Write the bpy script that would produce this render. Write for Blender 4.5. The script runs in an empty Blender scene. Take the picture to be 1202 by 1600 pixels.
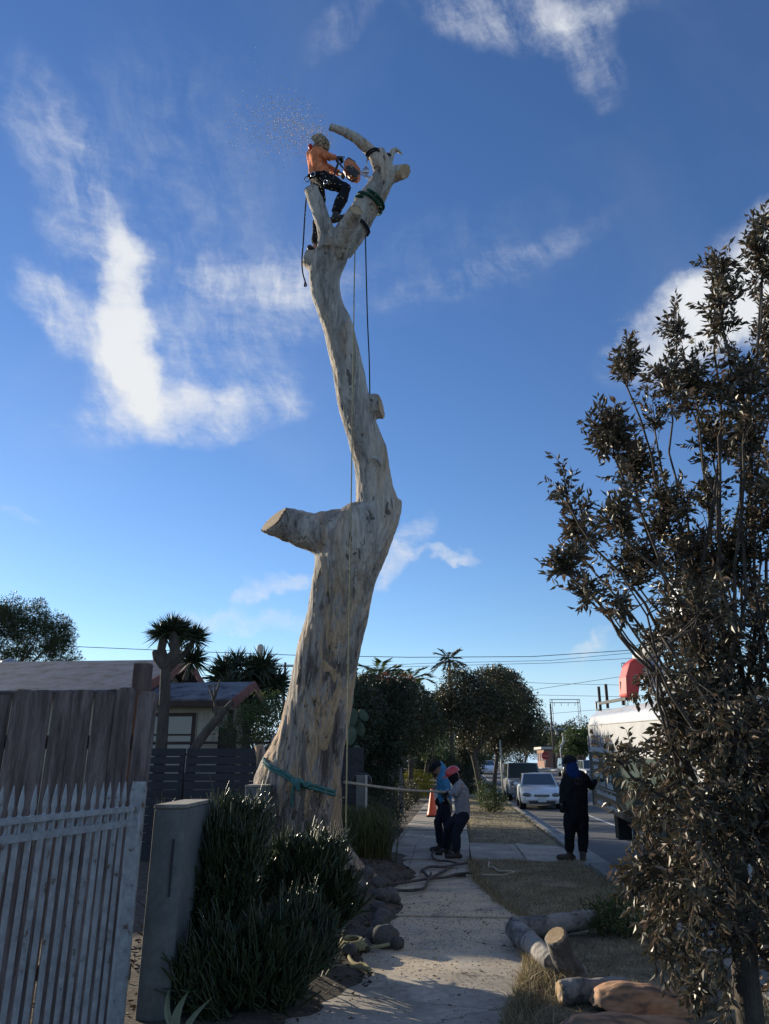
import bpy, bmesh, math, random
import numpy as np
from mathutils import Vector, Matrix, noise as mnoise

# ------------------------------------------------------------------ camera, sky, sun, exposure
scene = bpy.context.scene
col = scene.collection
EYE = 1.6                                   # phone held at eye height
PITCH = math.radians(18.88)                 # tilted up
FPX = 1155.0                                # focal length, in units of a 1202 x 1600 frame
cam_data = bpy.data.cameras.new('camera')
cam_data.sensor_fit = 'VERTICAL'
cam_data.sensor_height = 36.0
cam_data.lens = FPX / 1600 * 36
cam_data.clip_start = 0.05
cam_data.clip_end = 4000
camera = bpy.data.objects.new('camera', cam_data)
camera.location = (0, 0, EYE)
camera.rotation_euler = (math.pi / 2 + PITCH, 0, 0)
col.objects.link(camera)
scene.camera = camera

SUN_EL = math.radians(13.2)
SUN_AZ = math.radians(-46.0)                # measured from +Y towards +X : to the left, a little ahead
SUN_DIR = Vector((math.sin(SUN_AZ) * math.cos(SUN_EL), math.cos(SUN_AZ) * math.cos(SUN_EL), math.sin(SUN_EL)))
sun_data = bpy.data.lights.new('sun', 'SUN')
sun_data.energy = 5.0
sun_data.angle = math.radians(0.55)
sun_data.color = (1.0, 0.89, 0.70)
sun = bpy.data.objects.new('sun', sun_data)
sun.rotation_euler = SUN_DIR.to_track_quat('Z', 'Y').to_euler()
sun.location = SUN_DIR * 60
col.objects.link(sun)

scene.view_settings.view_transform = 'Standard'
scene.view_settings.look = 'None'
scene.view_settings.exposure = 0.6
scene.view_settings.gamma = 1.0
scene.view_settings.use_curve_mapping = False


class NT:
    """small helper to wire shader nodes"""
    def __init__(self, tree):
        self.t = tree
        self.n = tree.nodes
        self.l = tree.links

    def new(self, kind, **kw):
        nd = self.n.new(kind)
        for k, v in kw.items():
            setattr(nd, k, v)
        return nd

    def put(self, sock, v):
        if v is None:
            return
        if isinstance(v, bpy.types.NodeSocket):
            self.l.new(v, sock)
        else:
            if isinstance(v, (tuple, list)) and len(v) == 3 and sock.type == 'RGBA':
                v = (*v, 1.0)
            sock.default_value = v

    def math(self, op, a, b=None, c=None, clamp=False):
        nd = self.new('ShaderNodeMath', operation=op, use_clamp=clamp)
        for i, v in enumerate((a, b, c)):
            self.put(nd.inputs[i], v)
        return nd.outputs[0]

    def vec(self, x, y, z=0.0):
        nd = self.new('ShaderNodeCombineXYZ')
        for i, v in enumerate((x, y, z)):
            self.put(nd.inputs[i], v)
        return nd.outputs[0]

    def noise(self, vector, scale, detail=4.0, rough=0.55, distortion=0.0, lac=2.0):
        nd = self.new('ShaderNodeTexNoise')
        self.put(nd.inputs['Vector'], vector)
        nd.inputs['Scale'].default_value = scale
        nd.inputs['Detail'].default_value = detail
        nd.inputs['Roughness'].default_value = rough
        nd.inputs['Distortion'].default_value = distortion
        nd.inputs['Lacunarity'].default_value = lac
        return nd

    def ramp(self, fac, stops):
        nd = self.new('ShaderNodeValToRGB')
        e = nd.color_ramp.elements
        while len(e) < len(stops):
            e.new(0.5)
        for i, (p, c) in enumerate(stops):
            e[i].position = p
            e[i].color = (*c, 1.0) if len(c) == 3 else c
        self.put(nd.inputs[0], fac)
        return nd.outputs[0]

    def smooth(self, v, lo, hi):
        nd = self.new('ShaderNodeMapRange', interpolation_type='SMOOTHSTEP')
        self.put(nd.inputs['Value'], v)
        nd.inputs['From Min'].default_value = lo
        nd.inputs['From Max'].default_value = hi
        return nd.outputs[0]

    def mix(self, fac, a, b, blend='MIX'):
        nd = self.new('ShaderNodeMix', data_type='RGBA', blend_type=blend)
        self.put(nd.inputs[0], fac)
        self.put(nd.inputs[6], a)
        self.put(nd.inputs[7], b)
        return nd.outputs[2]


world = bpy.data.worlds.new('World')
scene.world = world
world.use_nodes = True
world.cycles.sampling_method = 'MANUAL'
world.cycles.sample_map_resolution = 512
w = NT(world.node_tree)
w.n.clear()
sky = w.new('ShaderNodeTexSky', sky_type='NISHITA')
sky.sun_disc = False
sky.sun_elevation = SUN_EL
sky.sun_rotation = SUN_AZ
sky.altitude = 30
sky.air_density = 1.0
sky.dust_density = 0.05
sky.ozone_density = 3.0
hsv = w.new('ShaderNodeHueSaturation')
hsv.inputs['Saturation'].default_value = 1.13
hsv.inputs['Hue'].default_value = 0.512
w.put(hsv.inputs['Color'], sky.outputs[0])
tc = w.new('ShaderNodeTexCoord')
sep = w.new('ShaderNodeSeparateXYZ')
w.put(sep.inputs[0], tc.outputs['Generated'])
az = w.math('MULTIPLY', w.math('ARCTAN2', sep.outputs[0], sep.outputs[1]), 57.2958)
el = w.math('MULTIPLY', w.math('ARCSINE', sep.outputs[2]), 57.2958)
# cirrus: azimuth and elevation in degrees, drifted by noise so that edges fray
warp1 = w.noise(tc.outputs['Generated'], 5.0, 5.0, 0.6)
warp2 = w.noise(tc.outputs['Generated'], 21.0, 4.0, 0.6)
wsep = w.new('ShaderNodeSeparateColor'); w.put(wsep.inputs[0], warp1.outputs['Color'])
wsep2 = w.new('ShaderNodeSeparateColor'); w.put(wsep2.inputs[0], warp2.outputs['Color'])
def drift(base, ch, k1, k2):
    a = w.math('MULTIPLY_ADD', wsep.outputs[ch], k1, base)
    return w.math('MULTIPLY_ADD', wsep2.outputs[ch], k2, w.math('SUBTRACT', a, 0.5 * (k1 + k2)))
azw = drift(az, 0, 8.0, 1.4)
elw = drift(el, 1, 7.0, 1.2)
# azimuth, elevation, half length, half width, tilt, strength, fibre frequency
CIRRUS = [(-21.6, 31.5, 6.6, 1.4, 108, 0.95, 1.0), (-16.5, 25.2, 8.8, 2.4, 14, 0.50, 1.0), (-20.0, 28.0, 4.6, 2.8, 110, 0.42, 1.0),
          (-18.5, 37.5, 13.5, 9.5, 100, 0.26, 1.0), (-12.0, 32.0, 7.0, 5.0, 30, 0.12, 1.0), (-28.5, 40.0, 7.0, 2.6, 128, 0.26, 1.2), (-25.5, 30.5, 4.6, 1.9, 150, 0.5, 1.4),
          (-10.5, 36.0, 6.5, 1.4, 8, 0.26, 1.2), (4.0, 37.2, 13.0, 4.6, 10, 0.20, 1.0), (10.0, 37.0, 9.0, 1.0, 16, 0.12, 1.6),
          (25.5, 30.0, 5.5, 3.2, 28, 1.0, 1.0), (31.0, 32.0, 6.0, 4.0, 36, 0.95, 1.0), (40.0, 36.0, 9.0, 4.0, 30, 0.7, 1.0),
          (14.5, 52.4, 8.0, 2.6, 168, 0.46, 1.0), (19.5, 49.0, 4.0, 1.8, 120, 0.42, 1.2), (-4.5, 52.5, 4.0, 1.6, 40, 0.25, 1.2),
          (1.2, 15.4, 3.4, 1.3, 48, 0.62, 1.6), (4.9, 15.0, 2.6, 0.5, 4, 0.7, 2.2), (-8.4, 12.4, 3.4, 0.9, 20, 0.55, 2.0),
          (-9.5, 9.8, 5.5, 0.8, -8, 0.55, 2.0), (15.0, 9.0, 2.6, 0.8, 35, 0.5, 2.0), (-28.4, 16.9, 1.6, 0.5, -10, 0.5, 2.0),
          (-62, 30, 12, 4, 20, 0.6, 1.0), (-70, 48, 13, 7, 100, 0.8, 1.0), (70, 28, 14, 5, 10, 0.9, 1.0), (95, 48, 13, 8, 60, 0.8, 1.0), (120, 34, 16, 6, -20, 0.9, 1.0),  # from here on clouds out of view, added to lift the fill light
          (150, 22, 12, 4, 10, 0.8, 1.0), (170, 42, 14, 8, 110, 0.9, 1.0), (-150, 28, 15, 5, 15, 0.9, 1.0), (-115, 36, 14, 7, 70, 0.9, 1.0), (-95, 20, 12, 3, -10, 0.7, 1.0),
          (60, 62, 12, 6, 30, 0.8, 1.0), (-120, 62, 12, 7, 50, 0.8, 1.0), (0, 75, 10, 5, 20, 0.5, 1.0), (-45, 66, 10, 4, 140, 0.5, 1.0), (140, 68, 12, 6, 10, 0.7, 1.0)]
dens = None
for (a0, e0, hl, hw, tilt, stg, fq) in CIRRUS:
    ce = math.cos(math.radians(e0))
    ct, st = math.cos(math.radians(tilt)), math.sin(math.radians(tilt))
    da = w.math('MULTIPLY', w.math('SUBTRACT', azw, a0), ce)
    de = w.math('SUBTRACT', elw, e0)
    u = w.math('MULTIPLY_ADD', de, st / hl, w.math('MULTIPLY', da, ct / hl))
    v = w.math('MULTIPLY_ADD', de, ct / hw, w.math('MULTIPLY', da, -st / hw))
    d2 = w.math('MULTIPLY_ADD', u, u, w.math('MULTIPLY', v, v))
    m = w.math('MULTIPLY', w.smooth(d2, 1.9, 0.0), stg)
    dens = m if dens is None else w.math('ADD', dens, m)
fa = w.math('ADD', w.math('MULTIPLY', azw, 0.115), w.math('MULTIPLY', elw, 0.06))      # fibres combed along one wind direction
fb = w.math('SUBTRACT', w.math('MULTIPLY', elw, 0.052), w.math('MULTIPLY', azw, 0.022))
fib = w.noise(w.vec(fa, fb, 0.0), 2.3, 11.0, 0.66, 0.0)
fib2 = w.noise(w.vec(w.math('MULTIPLY', az, 0.05), w.math('MULTIPLY', el, 0.16), 3.0), 3.4, 11.0, 0.70, 0.15)
f = w.math('ADD', w.math('MULTIPLY', fib.outputs[0], 0.62), w.math('MULTIPLY', fib2.outputs[0], 0.38))
amp = w.math('MULTIPLY', w.smooth(dens, 0.0, 0.5), 2.7)
x = w.math('MULTIPLY_ADD', w.math('SUBTRACT', f, 0.5), amp, w.math('MULTIPLY', dens, 0.95))
cl = w.math('MULTIPLY', w.smooth(x, 0.06, 1.40), w.smooth(dens, 0.0, 0.22))
veil = w.math('MULTIPLY', w.smooth(w.noise(tc.outputs['Generated'], 2.1, 6.0, 0.6, 0.6).outputs[0], 0.50, 0.85), 0.06)
cl = w.math('ADD', w.math('MULTIPLY', cl, 0.96), veil, clamp=True)
cloud_col = w.mix(w.smooth(el, 5, 35), (5.0, 4.95, 4.8), (4.7, 4.85, 5.05))
pale = w.mix(w.smooth(el, 9.0, 0.5), hsv.outputs[0], (3.5, 4.75, 6.1))       # pale blue haze low in the sky, all round
bg_col = w.mix(cl, pale, cloud_col)
bg = w.new('ShaderNodeBackground')
w.put(bg.inputs['Color'], bg_col)
bg.inputs['Strength'].default_value = 0.117
out = w.new('ShaderNodeOutputWorld')
w.put(out.inputs['Surface'], bg.outputs[0])

# ------------------------------------------------------------------ places and shapes
CP, SP = math.cos(PITCH), math.sin(PITCH)
ROAD = math.radians(5.34)                   # the street runs a little to the right of the view
rng = np.random.default_rng(7)
random.seed(7)


def ray(px, py):
    u = (800 - py) / FPX
    return (px - 601) / FPX, CP - u * SP, SP + u * CP


def P(px, py, Y):
    """a point at distance Y seen along the sight line (px, py) of the survey photograph"""
    x, y, z = ray(px, py)
    t = Y / y
    return Vector((x * t, Y, EYE + z * t))


def G(px, py, z=0.0):
    """a point of the ground at height z on that sight line"""
    x, y, d = ray(px, py)
    t = (z - EYE) / d
    return Vector((x * t, y * t, z))


def rise(t):
    """the street climbs gently in the distance"""
    k = max(0.0, t - 42.0)
    return 2.6 * (1 - math.exp(-k / 95.0)) * k / (k + 14.0) if k > 0 else 0.0


def RD(s, t, z=0.0):
    """street coordinates: s metres right of the camera, t metres along"""
    return Vector((s * math.cos(ROAD) + t * math.sin(ROAD), -s * math.sin(ROAD) + t * math.cos(ROAD), z + rise(t)))


def tag(o, label=None, cat=None, group=None, kind=None):
    if label: o['label'] = label
    if cat: o['category'] = cat
    if group: o['group'] = group
    if kind: o['kind'] = kind
    return o


def empty(name, loc=(0, 0, 0), rz=0.0, label=None, cat=None, group=None):
    o = bpy.data.objects.new(name, None)
    o.empty_display_size = 0.2
    o.location = loc
    o.rotation_euler = (0, 0, rz)
    col.objects.link(o)
    return tag(o, label, cat, group)


def world_loc(o):
    v = Vector((0, 0, 0))
    while o is not None:
        v += Vector(o.location)
        o = o.parent
    return v


def link_mesh(name, me, mat, parent=None, loc=None):
    o = bpy.data.objects.new(name, me)
    if mat is not None:
        me.materials.append(mat)
    if parent is not None:
        o.parent = parent
    if loc is not None:
        o.location = loc
    col.objects.link(o)
    return o


def mesh_np(name, V, F, smooth=False):
    """mesh from numpy arrays; F is (n, k), every face with k corners"""
    V = np.asarray(V, dtype=np.float32)
    F = np.asarray(F, dtype=np.int32)
    me = bpy.data.meshes.new(name)
    n, k = F.shape
    me.vertices.add(len(V)); me.vertices.foreach_set('co', V.ravel())
    me.loops.add(n * k); me.loops.foreach_set('vertex_index', F.ravel())
    me.polygons.add(n)
    me.polygons.foreach_set('loop_start', np.arange(0, n * k, k, dtype=np.int32))
    me.polygons.foreach_set('loop_total', np.full(n, k, dtype=np.int32))
    me.polygons.foreach_set('use_smooth', np.full(n, smooth, dtype=bool))
    me.update(calc_edges=True)
    return me


def frame(d):
    d = Vector(d).normalized()
    ref = Vector((0, 0, 1)) if abs(d.z) < 0.92 else Vector((0, 1, 0))
    a = d.cross(ref).normalized()
    return a, a.cross(d).normalized()


class MB:
    """collects shapes, links them as ONE mesh object"""
    def __init__(self):
        self.v, self.f, self.sm = [], [], []

    def add(self, V, F, smooth=False):
        b = len(self.v)
        self.v += [tuple(p) for p in V]
        self.f += [tuple(i + b for i in f) for f in F]
        self.sm += [smooth] * len(F)
        return self

    def box(self, c, size, rot=None, taper=1.0):
        sx, sy, sz = (k / 2 for k in size)
        V = []
        for z in (-1, 1):
            k = taper if z > 0 else 1.0
            for (x, y) in ((-1, -1), (1, -1), (1, 1), (-1, 1)):
                V.append(Vector((x * sx * k, y * sy * k, z * sz)))
        if rot is not None:
            V = [rot @ p for p in V]
        c = Vector(c)
        return self.add([p + c for p in V], [(3, 2, 1, 0), (4, 5, 6, 7), (0, 1, 5, 4), (1, 2, 6, 5), (2, 3, 7, 6), (3, 0, 4, 7)])

    def bar(self, p0, p1, w, h, up=(0, 0, 1)):
        """box from p0 to p1, w wide (sideways), h high (along up)"""
        p0, p1 = Vector(p0), Vector(p1)
        d = (p1 - p0)
        n = d.normalized()
        s = n.cross(Vector(up))
        if s.length < 1e-4:
            s = n.cross(Vector((0, 1, 0)))
        s.normalize()
        u = s.cross(n).normalized()
        V = []
        for q in (p0, p1):
            for (a, b) in ((-1, -1), (1, -1), (1, 1), (-1, 1)):
                V.append(q + s * (a * w / 2) + u * (b * h / 2))
        return self.add(V, [(0, 1, 2, 3), (7, 6, 5, 4), (0, 4, 5, 1), (1, 5, 6, 2), (2, 6, 7, 3), (3, 7, 4, 0)])

    def tube(self, pts, rad, n=8, cap='flat', flat=None, smooth=True, cut0=None, cut1=None):
        """swept tube; rad a number or a list; flat = list of (sideways, frontal) factors; cap: flat, round, none"""
        pts = [Vector(p) for p in pts]
        m = len(pts)
        if not isinstance(rad, (list, tuple)):
            rad = [rad] * m
        V, F = [], []
        a = None
        rings = []
        for i in range(m):
            d = (pts[min(i + 1, m - 1)] - pts[max(i - 1, 0)])
            if d.length < 1e-9:
                d = Vector((0, 0, 1))
            d.normalize()
            if a is None:
                a, b = frame(d)
            else:
                a = (a - d * a.dot(d))
                if a.length < 1e-6:
                    a, b = frame(d)
                a.normalize()
                b = a.cross(d).normalized()
            rings.append((pts[i], a.copy(), b.copy(), d.copy(), rad[i]))
        prof = []
        if cap == 'round':
            for ang in (75, 50, 25):
                s, c = math.sin(math.radians(ang)), math.cos(math.radians(ang))
                p, a_, b_, d_, r = rings[0]
                prof.append((p - d_ * r * s, a_, b_, d_, r * c, None))
        for i, (p, a_, b_, d_, r) in enumerate(rings):
            prof.append((p, a_, b_, d_, r, i))
        if cap == 'round':
            for ang in (25, 50, 75):
                s, c = math.sin(math.radians(ang)), math.cos(math.radians(ang))
                p, a_, b_, d_, r = rings[-1]
                prof.append((p + d_ * r * s, a_, b_, d_, r * c, None))
        for (p, a_, b_, d_, r, i) in prof:
            fa = fb = 1.0
            if flat is not None:
                fa, fb = flat
            for k in range(n):
                t = 2 * math.pi * k / n
                q = p + a_ * (math.cos(t) * r * fa) + b_ * (math.sin(t) * r * fb)
                V.append(q)
        L = len(prof)
        if cut0 is not None:
            nn = Vector(cut0)
            for k in range(n):
                q = V[k]; dd = rings[0][3]
                V[k] = q - dd * ((q - rings[0][0]).dot(nn) / dd.dot(nn))
        if cut1 is not None:
            nn = Vector(cut1)
            for k in range(n):
                q = V[(L - 1) * n + k]; dd = rings[-1][3]
                V[(L - 1) * n + k] = q - dd * ((q - rings[-1][0]).dot(nn) / dd.dot(nn))
        for j in range(L - 1):
            for k in range(n):
                k2 = (k + 1) % n
                F.append((j * n + k, j * n + k2, (j + 1) * n + k2, (j + 1) * n + k))
        self.add(V, F, smooth)
        if cap != 'none':
            self.add([V[k] for k in range(n)], [tuple(reversed(range(n)))], False)
            self.add([V[(L - 1) * n + k] for k in range(n)], [tuple(range(n))], False)
        return self

    def lathe(self, c, prof, n=20, axis=(0, 0, 1), smooth=True):
        """prof: list of (radius, height along axis)"""
        ax = Vector(axis).normalized()
        a, b = frame(ax)
        c = Vector(c)
        V, F = [], []
        for (r, h) in prof:
            for k in range(n):
                t = 2 * math.pi * k / n
                V.append(c + ax * h + a * (r * math.cos(t)) + b * (r * math.sin(t)))
        for j in range(len(prof) - 1):
            for k in range(n):
                k2 = (k + 1) % n
                F.append((j * n + k, j * n + k2, (j + 1) * n + k2, (j + 1) * n + k))
        F.append(tuple(reversed(range(n))))
        F.append(tuple((len(prof) - 1) * n + k for k in range(n)))
        return self.add(V, F, smooth)

    def ball(self, c, r, scale=(1, 1, 1), n=12, m=8, rot=None):
        c = Vector(c)
        V, F = [], []
        for i in range(m + 1):
            ph = math.pi * i / m
            for k in range(n):
                t = 2 * math.pi * k / n
                q = Vector((math.sin(ph) * math.cos(t) * r * scale[0], math.sin(ph) * math.sin(t) * r * scale[1], -math.cos(ph) * r * scale[2]))
                if rot is not None:
                    q = rot @ q
                V.append(c + q)
        for i in range(m):
            for k in range(n):
                k2 = (k + 1) % n
                F.append((i * n + k, i * n + k2, (i + 1) * n + k2, (i + 1) * n + k))
        return self.add(V, F, True)

    def prism(self, poly, d):
        """polygon extruded by vector d"""
        d = Vector(d)
        n = len(poly)
        V = [Vector(p) for p in poly] + [Vector(p) + d for p in poly]
        F = [tuple(reversed(range(n))), tuple(range(n, 2 * n))]
        F += [(i, (i + 1) % n, n + (i + 1) % n, n + i) for i in range(n)]
        return self.add(V, F)

    def mesh(self, name, org=(0, 0, 0), fix=True):
        me = bpy.data.meshes.new(name)
        ox, oy, oz = org
        me.from_pydata([(x - ox, y - oy, z - oz) for (x, y, z) in self.v], [], self.f)
        if len(self.sm):
            me.polygons.foreach_set('use_smooth', self.sm)
        if fix:
            bm = bmesh.new(); bm.from_mesh(me)
            bmesh.ops.remove_doubles(bm, verts=bm.verts, dist=1e-5)
            bmesh.ops.recalc_face_normals(bm, faces=bm.faces)
            bm.to_mesh(me); bm.free()
        me.update()
        return me

    def build(self, name, mat, parent=None, base=None, bevel=0.0, fix=True):
        """coordinates collected in world space; parent: subtract its place; base: origin of a top-level thing"""
        org = world_loc(parent) if parent is not None else (base if base is not None else (0, 0, 0))
        me = self.mesh(name, org, fix)
        o = link_mesh(name, me, mat, parent, None if parent is not None else (base if base is not None else (0, 0, 0)))
        if bevel:
            bv = o.modifiers.new('bevel', 'BEVEL'); bv.width = bevel; bv.segments = 2; bv.limit_method = 'ANGLE'
        return o

    def local(self, name, mat, parent, bevel=0.0, fix=True):
        """coordinates collected in the parent's own space"""
        o = link_mesh(name, self.mesh(name, (0, 0, 0), fix), mat, parent)
        if bevel:
            bv = o.modifiers.new('bevel', 'BEVEL'); bv.width = bevel; bv.segments = 2; bv.limit_method = 'ANGLE'
        return o


def fuse(mb, name, voxel, smooth_it=4, smooth_f=0.5):
    """one continuous skin round everything collected in mb"""
    me = mb.mesh('fuse_source', fix=False)
    o = bpy.data.objects.new('fuse_source', me)
    col.objects.link(o)
    r = o.modifiers.new('remesh', 'REMESH'); r.mode = 'VOXEL'; r.voxel_size = voxel; r.use_smooth_shade = True
    if smooth_it:
        s = o.modifiers.new('smooth', 'SMOOTH'); s.factor = smooth_f; s.iterations = smooth_it
    dg = bpy.context.evaluated_depsgraph_get()
    out = bpy.data.meshes.new_from_object(o.evaluated_get(dg))
    out.name = name
    out.materials.clear()
    bpy.data.objects.remove(o)
    bpy.data.meshes.remove(me)
    out.polygons.foreach_set('use_smooth', [True] * len(out.polygons))
    return out


def shift_mesh(me, org):
    n = len(me.vertices)
    a = np.empty(n * 3, dtype=np.float32)
    me.vertices.foreach_get('co', a)
    a = a.reshape(-1, 3) - np.array(org, dtype=np.float32)
    me.vertices.foreach_set('co', a.ravel())
    me.update()


def displace(me, fn):
    """fn(co, normal) -> offset along the normal"""
    n = len(me.vertices)
    co = np.empty(n * 3, dtype=np.float32); me.vertices.foreach_get('co', co); co = co.reshape(-1, 3)
    no = np.empty(n * 3, dtype=np.float32); me.vertices.foreach_get('normal', no); no = no.reshape(-1, 3)
    d = np.array([fn(c, m) for c, m in zip(co, no)], dtype=np.float32)
    me.vertices.foreach_set('co', (co + no * d[:, None]).ravel())
    me.update()


def fused(name, mb, mat, parent, voxel, it=4, f=0.5, disp=None):
    me = fuse(mb, name, voxel, it, f)
    if disp: displace(me, disp)
    shift_mesh(me, world_loc(parent))
    return link_mesh(name, me, mat, parent)


# ------------------------------------------------------------------ materials
def mat(name, stops, scale=6.0, rough=0.8, stretch=(1, 1, 1), bump=0.0, bump_scale=None, detail=5.0, metallic=0.0, spec=0.5,
        fine=0.0, translucent=0.0, coat=0.0, lo=0.3, hi=0.7, rough_var=0.0, obj_var=0.0, bump_dist=0.02):
    """Principled material: colours spread by noise, fine grain, bump"""
    m = bpy.data.materials.new(name)
    m.use_nodes = True
    t = NT(m.node_tree)
    t.n.clear()
    o = t.new('ShaderNodeOutputMaterial')
    b = t.new('ShaderNodeBsdfPrincipled')
    tc_ = t.new('ShaderNodeTexCoord')
    mp = t.new('ShaderNodeMapping')
    mp.inputs['Scale'].default_value = stretch
    t.put(mp.inputs['Vector'], tc_.outputs['Object'])
    vec = mp.outputs[0]
    if obj_var:
        oi = t.new('ShaderNodeObjectInfo')
        vadd = t.new('ShaderNodeVectorMath', operation='ADD')
        t.put(vadd.inputs[0], vec)
        cmb = t.vec(t.math('MULTIPLY', oi.outputs['Random'], 37.0), t.math('MULTIPLY', oi.outputs['Random'], 19.0), t.math('MULTIPLY', oi.outputs['Random'], 11.0))
        t.put(vadd.inputs[1], cmb)
        vec = vadd.outputs[0]
    if not isinstance(stops[0][0], (int, float)) or len(stops[0]) == 3:
        k = len(stops)
        stops = [(lo + (hi - lo) * i / max(1, k - 1), c) for i, c in enumerate(stops)]
    if len(stops) == 1:
        c = (*stops[0][1], 1.0)
        nz = None
        colr = stops[0][1]
    else:
        nz = t.noise(vec, scale, detail, 0.6, 0.3)
        colr = t.ramp(nz.outputs[0], stops)
    if fine:
        nf = t.noise(vec, scale * 9.0, 3.0, 0.6)
        colr = t.mix(1.0, colr, t.ramp(nf.outputs[0], [(0.3, (1 - fine,) * 3), (0.7, (1 + fine * 0.6,) * 3)]), 'MULTIPLY')
    if obj_var:
        colr = t.mix(1.0, colr, t.ramp(oi.outputs['Random'], [(0.0, (1 - obj_var,) * 3), (1.0, (1 + obj_var,) * 3)]), 'MULTIPLY')
    t.put(b.inputs['Base Color'], colr)
    b.inputs['Roughness'].default_value = rough
    if rough_var:
        nr = t.noise(vec, scale * 2.3, 4.0, 0.6)
        t.put(b.inputs['Roughness'], t.math('MULTIPLY_ADD', nr.outputs[0], rough_var * 2, rough - rough_var))
    b.inputs['Metallic'].default_value = metallic
    b.inputs['Specular IOR Level'].default_value = spec
    b.inputs['Coat Weight'].default_value = coat
    b.inputs['Coat Roughness'].default_value = 0.08
    if bump:
        nb = t.noise(vec, bump_scale or scale * 4, 6.0, 0.65)
        bp = t.new('ShaderNodeBump')
        bp.inputs['Strength'].default_value = bump
        bp.inputs['Distance'].default_value = bump_dist
        t.put(bp.inputs['Height'], nb.outputs[0])
        t.put(b.inputs['Normal'], bp.outputs[0])
    surf = b.outputs[0]
    if translucent:
        tr = t.new('ShaderNodeBsdfTranslucent')
        t.put(tr.inputs['Color'], colr)
        ms = t.new('ShaderNodeMixShader')
        ms.inputs[0].default_value = translucent
        t.put(ms.inputs[1], surf); t.put(ms.inputs[2], tr.outputs[0])
        surf = ms.outputs[0]
    t.put(o.inputs['Surface'], surf)
    return m


def leaf_mat(name, dark, light, rough=0.45, trans=0.25, scale=3.0, dry=None, dry_amount=0.0, spec=0.5):
    """leaf colour varies from leaf to leaf (random per island) and in broad patches"""
    m = bpy.data.materials.new(name)
    m.use_nodes = True
    t = NT(m.node_tree); t.n.clear()
    o = t.new('ShaderNodeOutputMaterial'); b = t.new('ShaderNodeBsdfPrincipled')
    ge = t.new('ShaderNodeNewGeometry')
    tc_ = t.new('ShaderNodeTexCoord')
    nz = t.noise(tc_.outputs['Object'], scale, 3.0, 0.6)
    fac = t.math('MULTIPLY_ADD', ge.outputs['Random Per Island'], 0.6, t.math('MULTIPLY_ADD', nz.outputs[0], 0.8, -0.2), clamp=True)
    c = t.mix(fac, dark, light)
    if dry is not None:
        r2 = t.math('FRACT', t.math('MULTIPLY', ge.outputs['Random Per Island'], 7.31))
        c = t.mix(t.math('LESS_THAN', r2, dry_amount), c, dry)
    t.put(b.inputs['Base Color'], c)
    b.inputs['Roughness'].default_value = rough
    b.inputs['Specular IOR Level'].default_value = spec
    tr = t.new('ShaderNodeBsdfTranslucent'); t.put(tr.inputs['Color'], c)
    ms = t.new('ShaderNodeMixShader'); ms.inputs[0].default_value = trans
    t.put(ms.inputs[1], b.outputs[0]); t.put(ms.inputs[2], tr.outputs[0])
    t.put(o.inputs['Surface'], ms.outputs[0])
    return m


def plain(name, c, rough=0.6, **kw):
    return mat(name, [(0.5, c)], rough=rough, **kw)


def glass_mat(name, tint=(0.03, 0.04, 0.045), rough=0.04):
    return mat(name, [(0.5, tint)], rough=rough, spec=0.8, coat=0.6)


M = {}
M['concrete'] = mat('pavement_concrete', [(0.36, (0.33, 0.285, 0.225)), (0.5, (0.44, 0.385, 0.31)), (0.64, (0.52, 0.46, 0.375))], 1.6, 0.9, bump=0.35, bump_scale=60, fine=0.22, obj_var=0.07, bump_dist=0.006)
M['kerb'] = mat('kerb_concrete', [(0.3, (0.19, 0.185, 0.17)), (0.7, (0.33, 0.32, 0.29))], 2.2, 0.9, bump=0.3, bump_scale=50, fine=0.2, bump_dist=0.006)
M['asphalt'] = mat('asphalt', [(0.38, (0.075, 0.072, 0.069)), (0.62, (0.115, 0.111, 0.105))], 0.6, 0.85, bump=0.4, bump_scale=90, fine=0.25, bump_dist=0.006)
M['paint'] = mat('road_paint', [(0.35, (0.34, 0.34, 0.32)), (0.6, (0.62, 0.62, 0.59))], 6, 0.8, fine=0.2)
M['dirt'] = mat('dirt', [(0.3, (0.055, 0.043, 0.033)), (0.55, (0.10, 0.078, 0.058)), (0.75, (0.15, 0.12, 0.09))], 4.0, 1.0, bump=0.9, bump_scale=26, fine=0.35, bump_dist=0.03)
M['lawn'] = mat('dry_lawn', [(0.36, (0.15, 0.125, 0.078)), (0.5, (0.26, 0.21, 0.13)), (0.64, (0.36, 0.30, 0.19))], 2.4, 1.0, bump=1.0, bump_scale=60, fine=0.4, bump_dist=0.02)
M['ground'] = mat('far_ground', [(0.3, (0.07, 0.062, 0.045)), (0.7, (0.13, 0.115, 0.08))], 0.3, 1.0, bump=0.4, bump_scale=8, fine=0.3)


# ------------------------------------------------------------------ the setting: ground, street, pavement, verge
def strip(name, s_edges, t_list, zf, mtl, kind='structure', smooth=True, fine=None):
    """sheet in street coordinates; s_edges(t) -> list of s"""
    V, F = [], []
    rows = [s_edges(t) for t in t_list]
    n = len(rows[0])
    for t, row in zip(t_list, rows):
        for s in row:
            V.append(RD(s, t, zf(s, t)))
    for i in range(len(t_list) - 1):
        for k in range(n - 1):
            F.append((i * n + k, i * n + k + 1, (i + 1) * n + k + 1, (i + 1) * n + k))
    me = bpy.data.meshes.new(name)
    me.from_pydata([tuple(p) for p in V], [], F)
    me.polygons.foreach_set('use_smooth', [smooth] * len(F))
    me.update()
    o = link_mesh(name, me, mtl)
    if kind: o['kind'] = kind
    return o


def lin(a, b, n):
    return [a + (b - a) * i / (n - 1) for i in range(n)]


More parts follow.
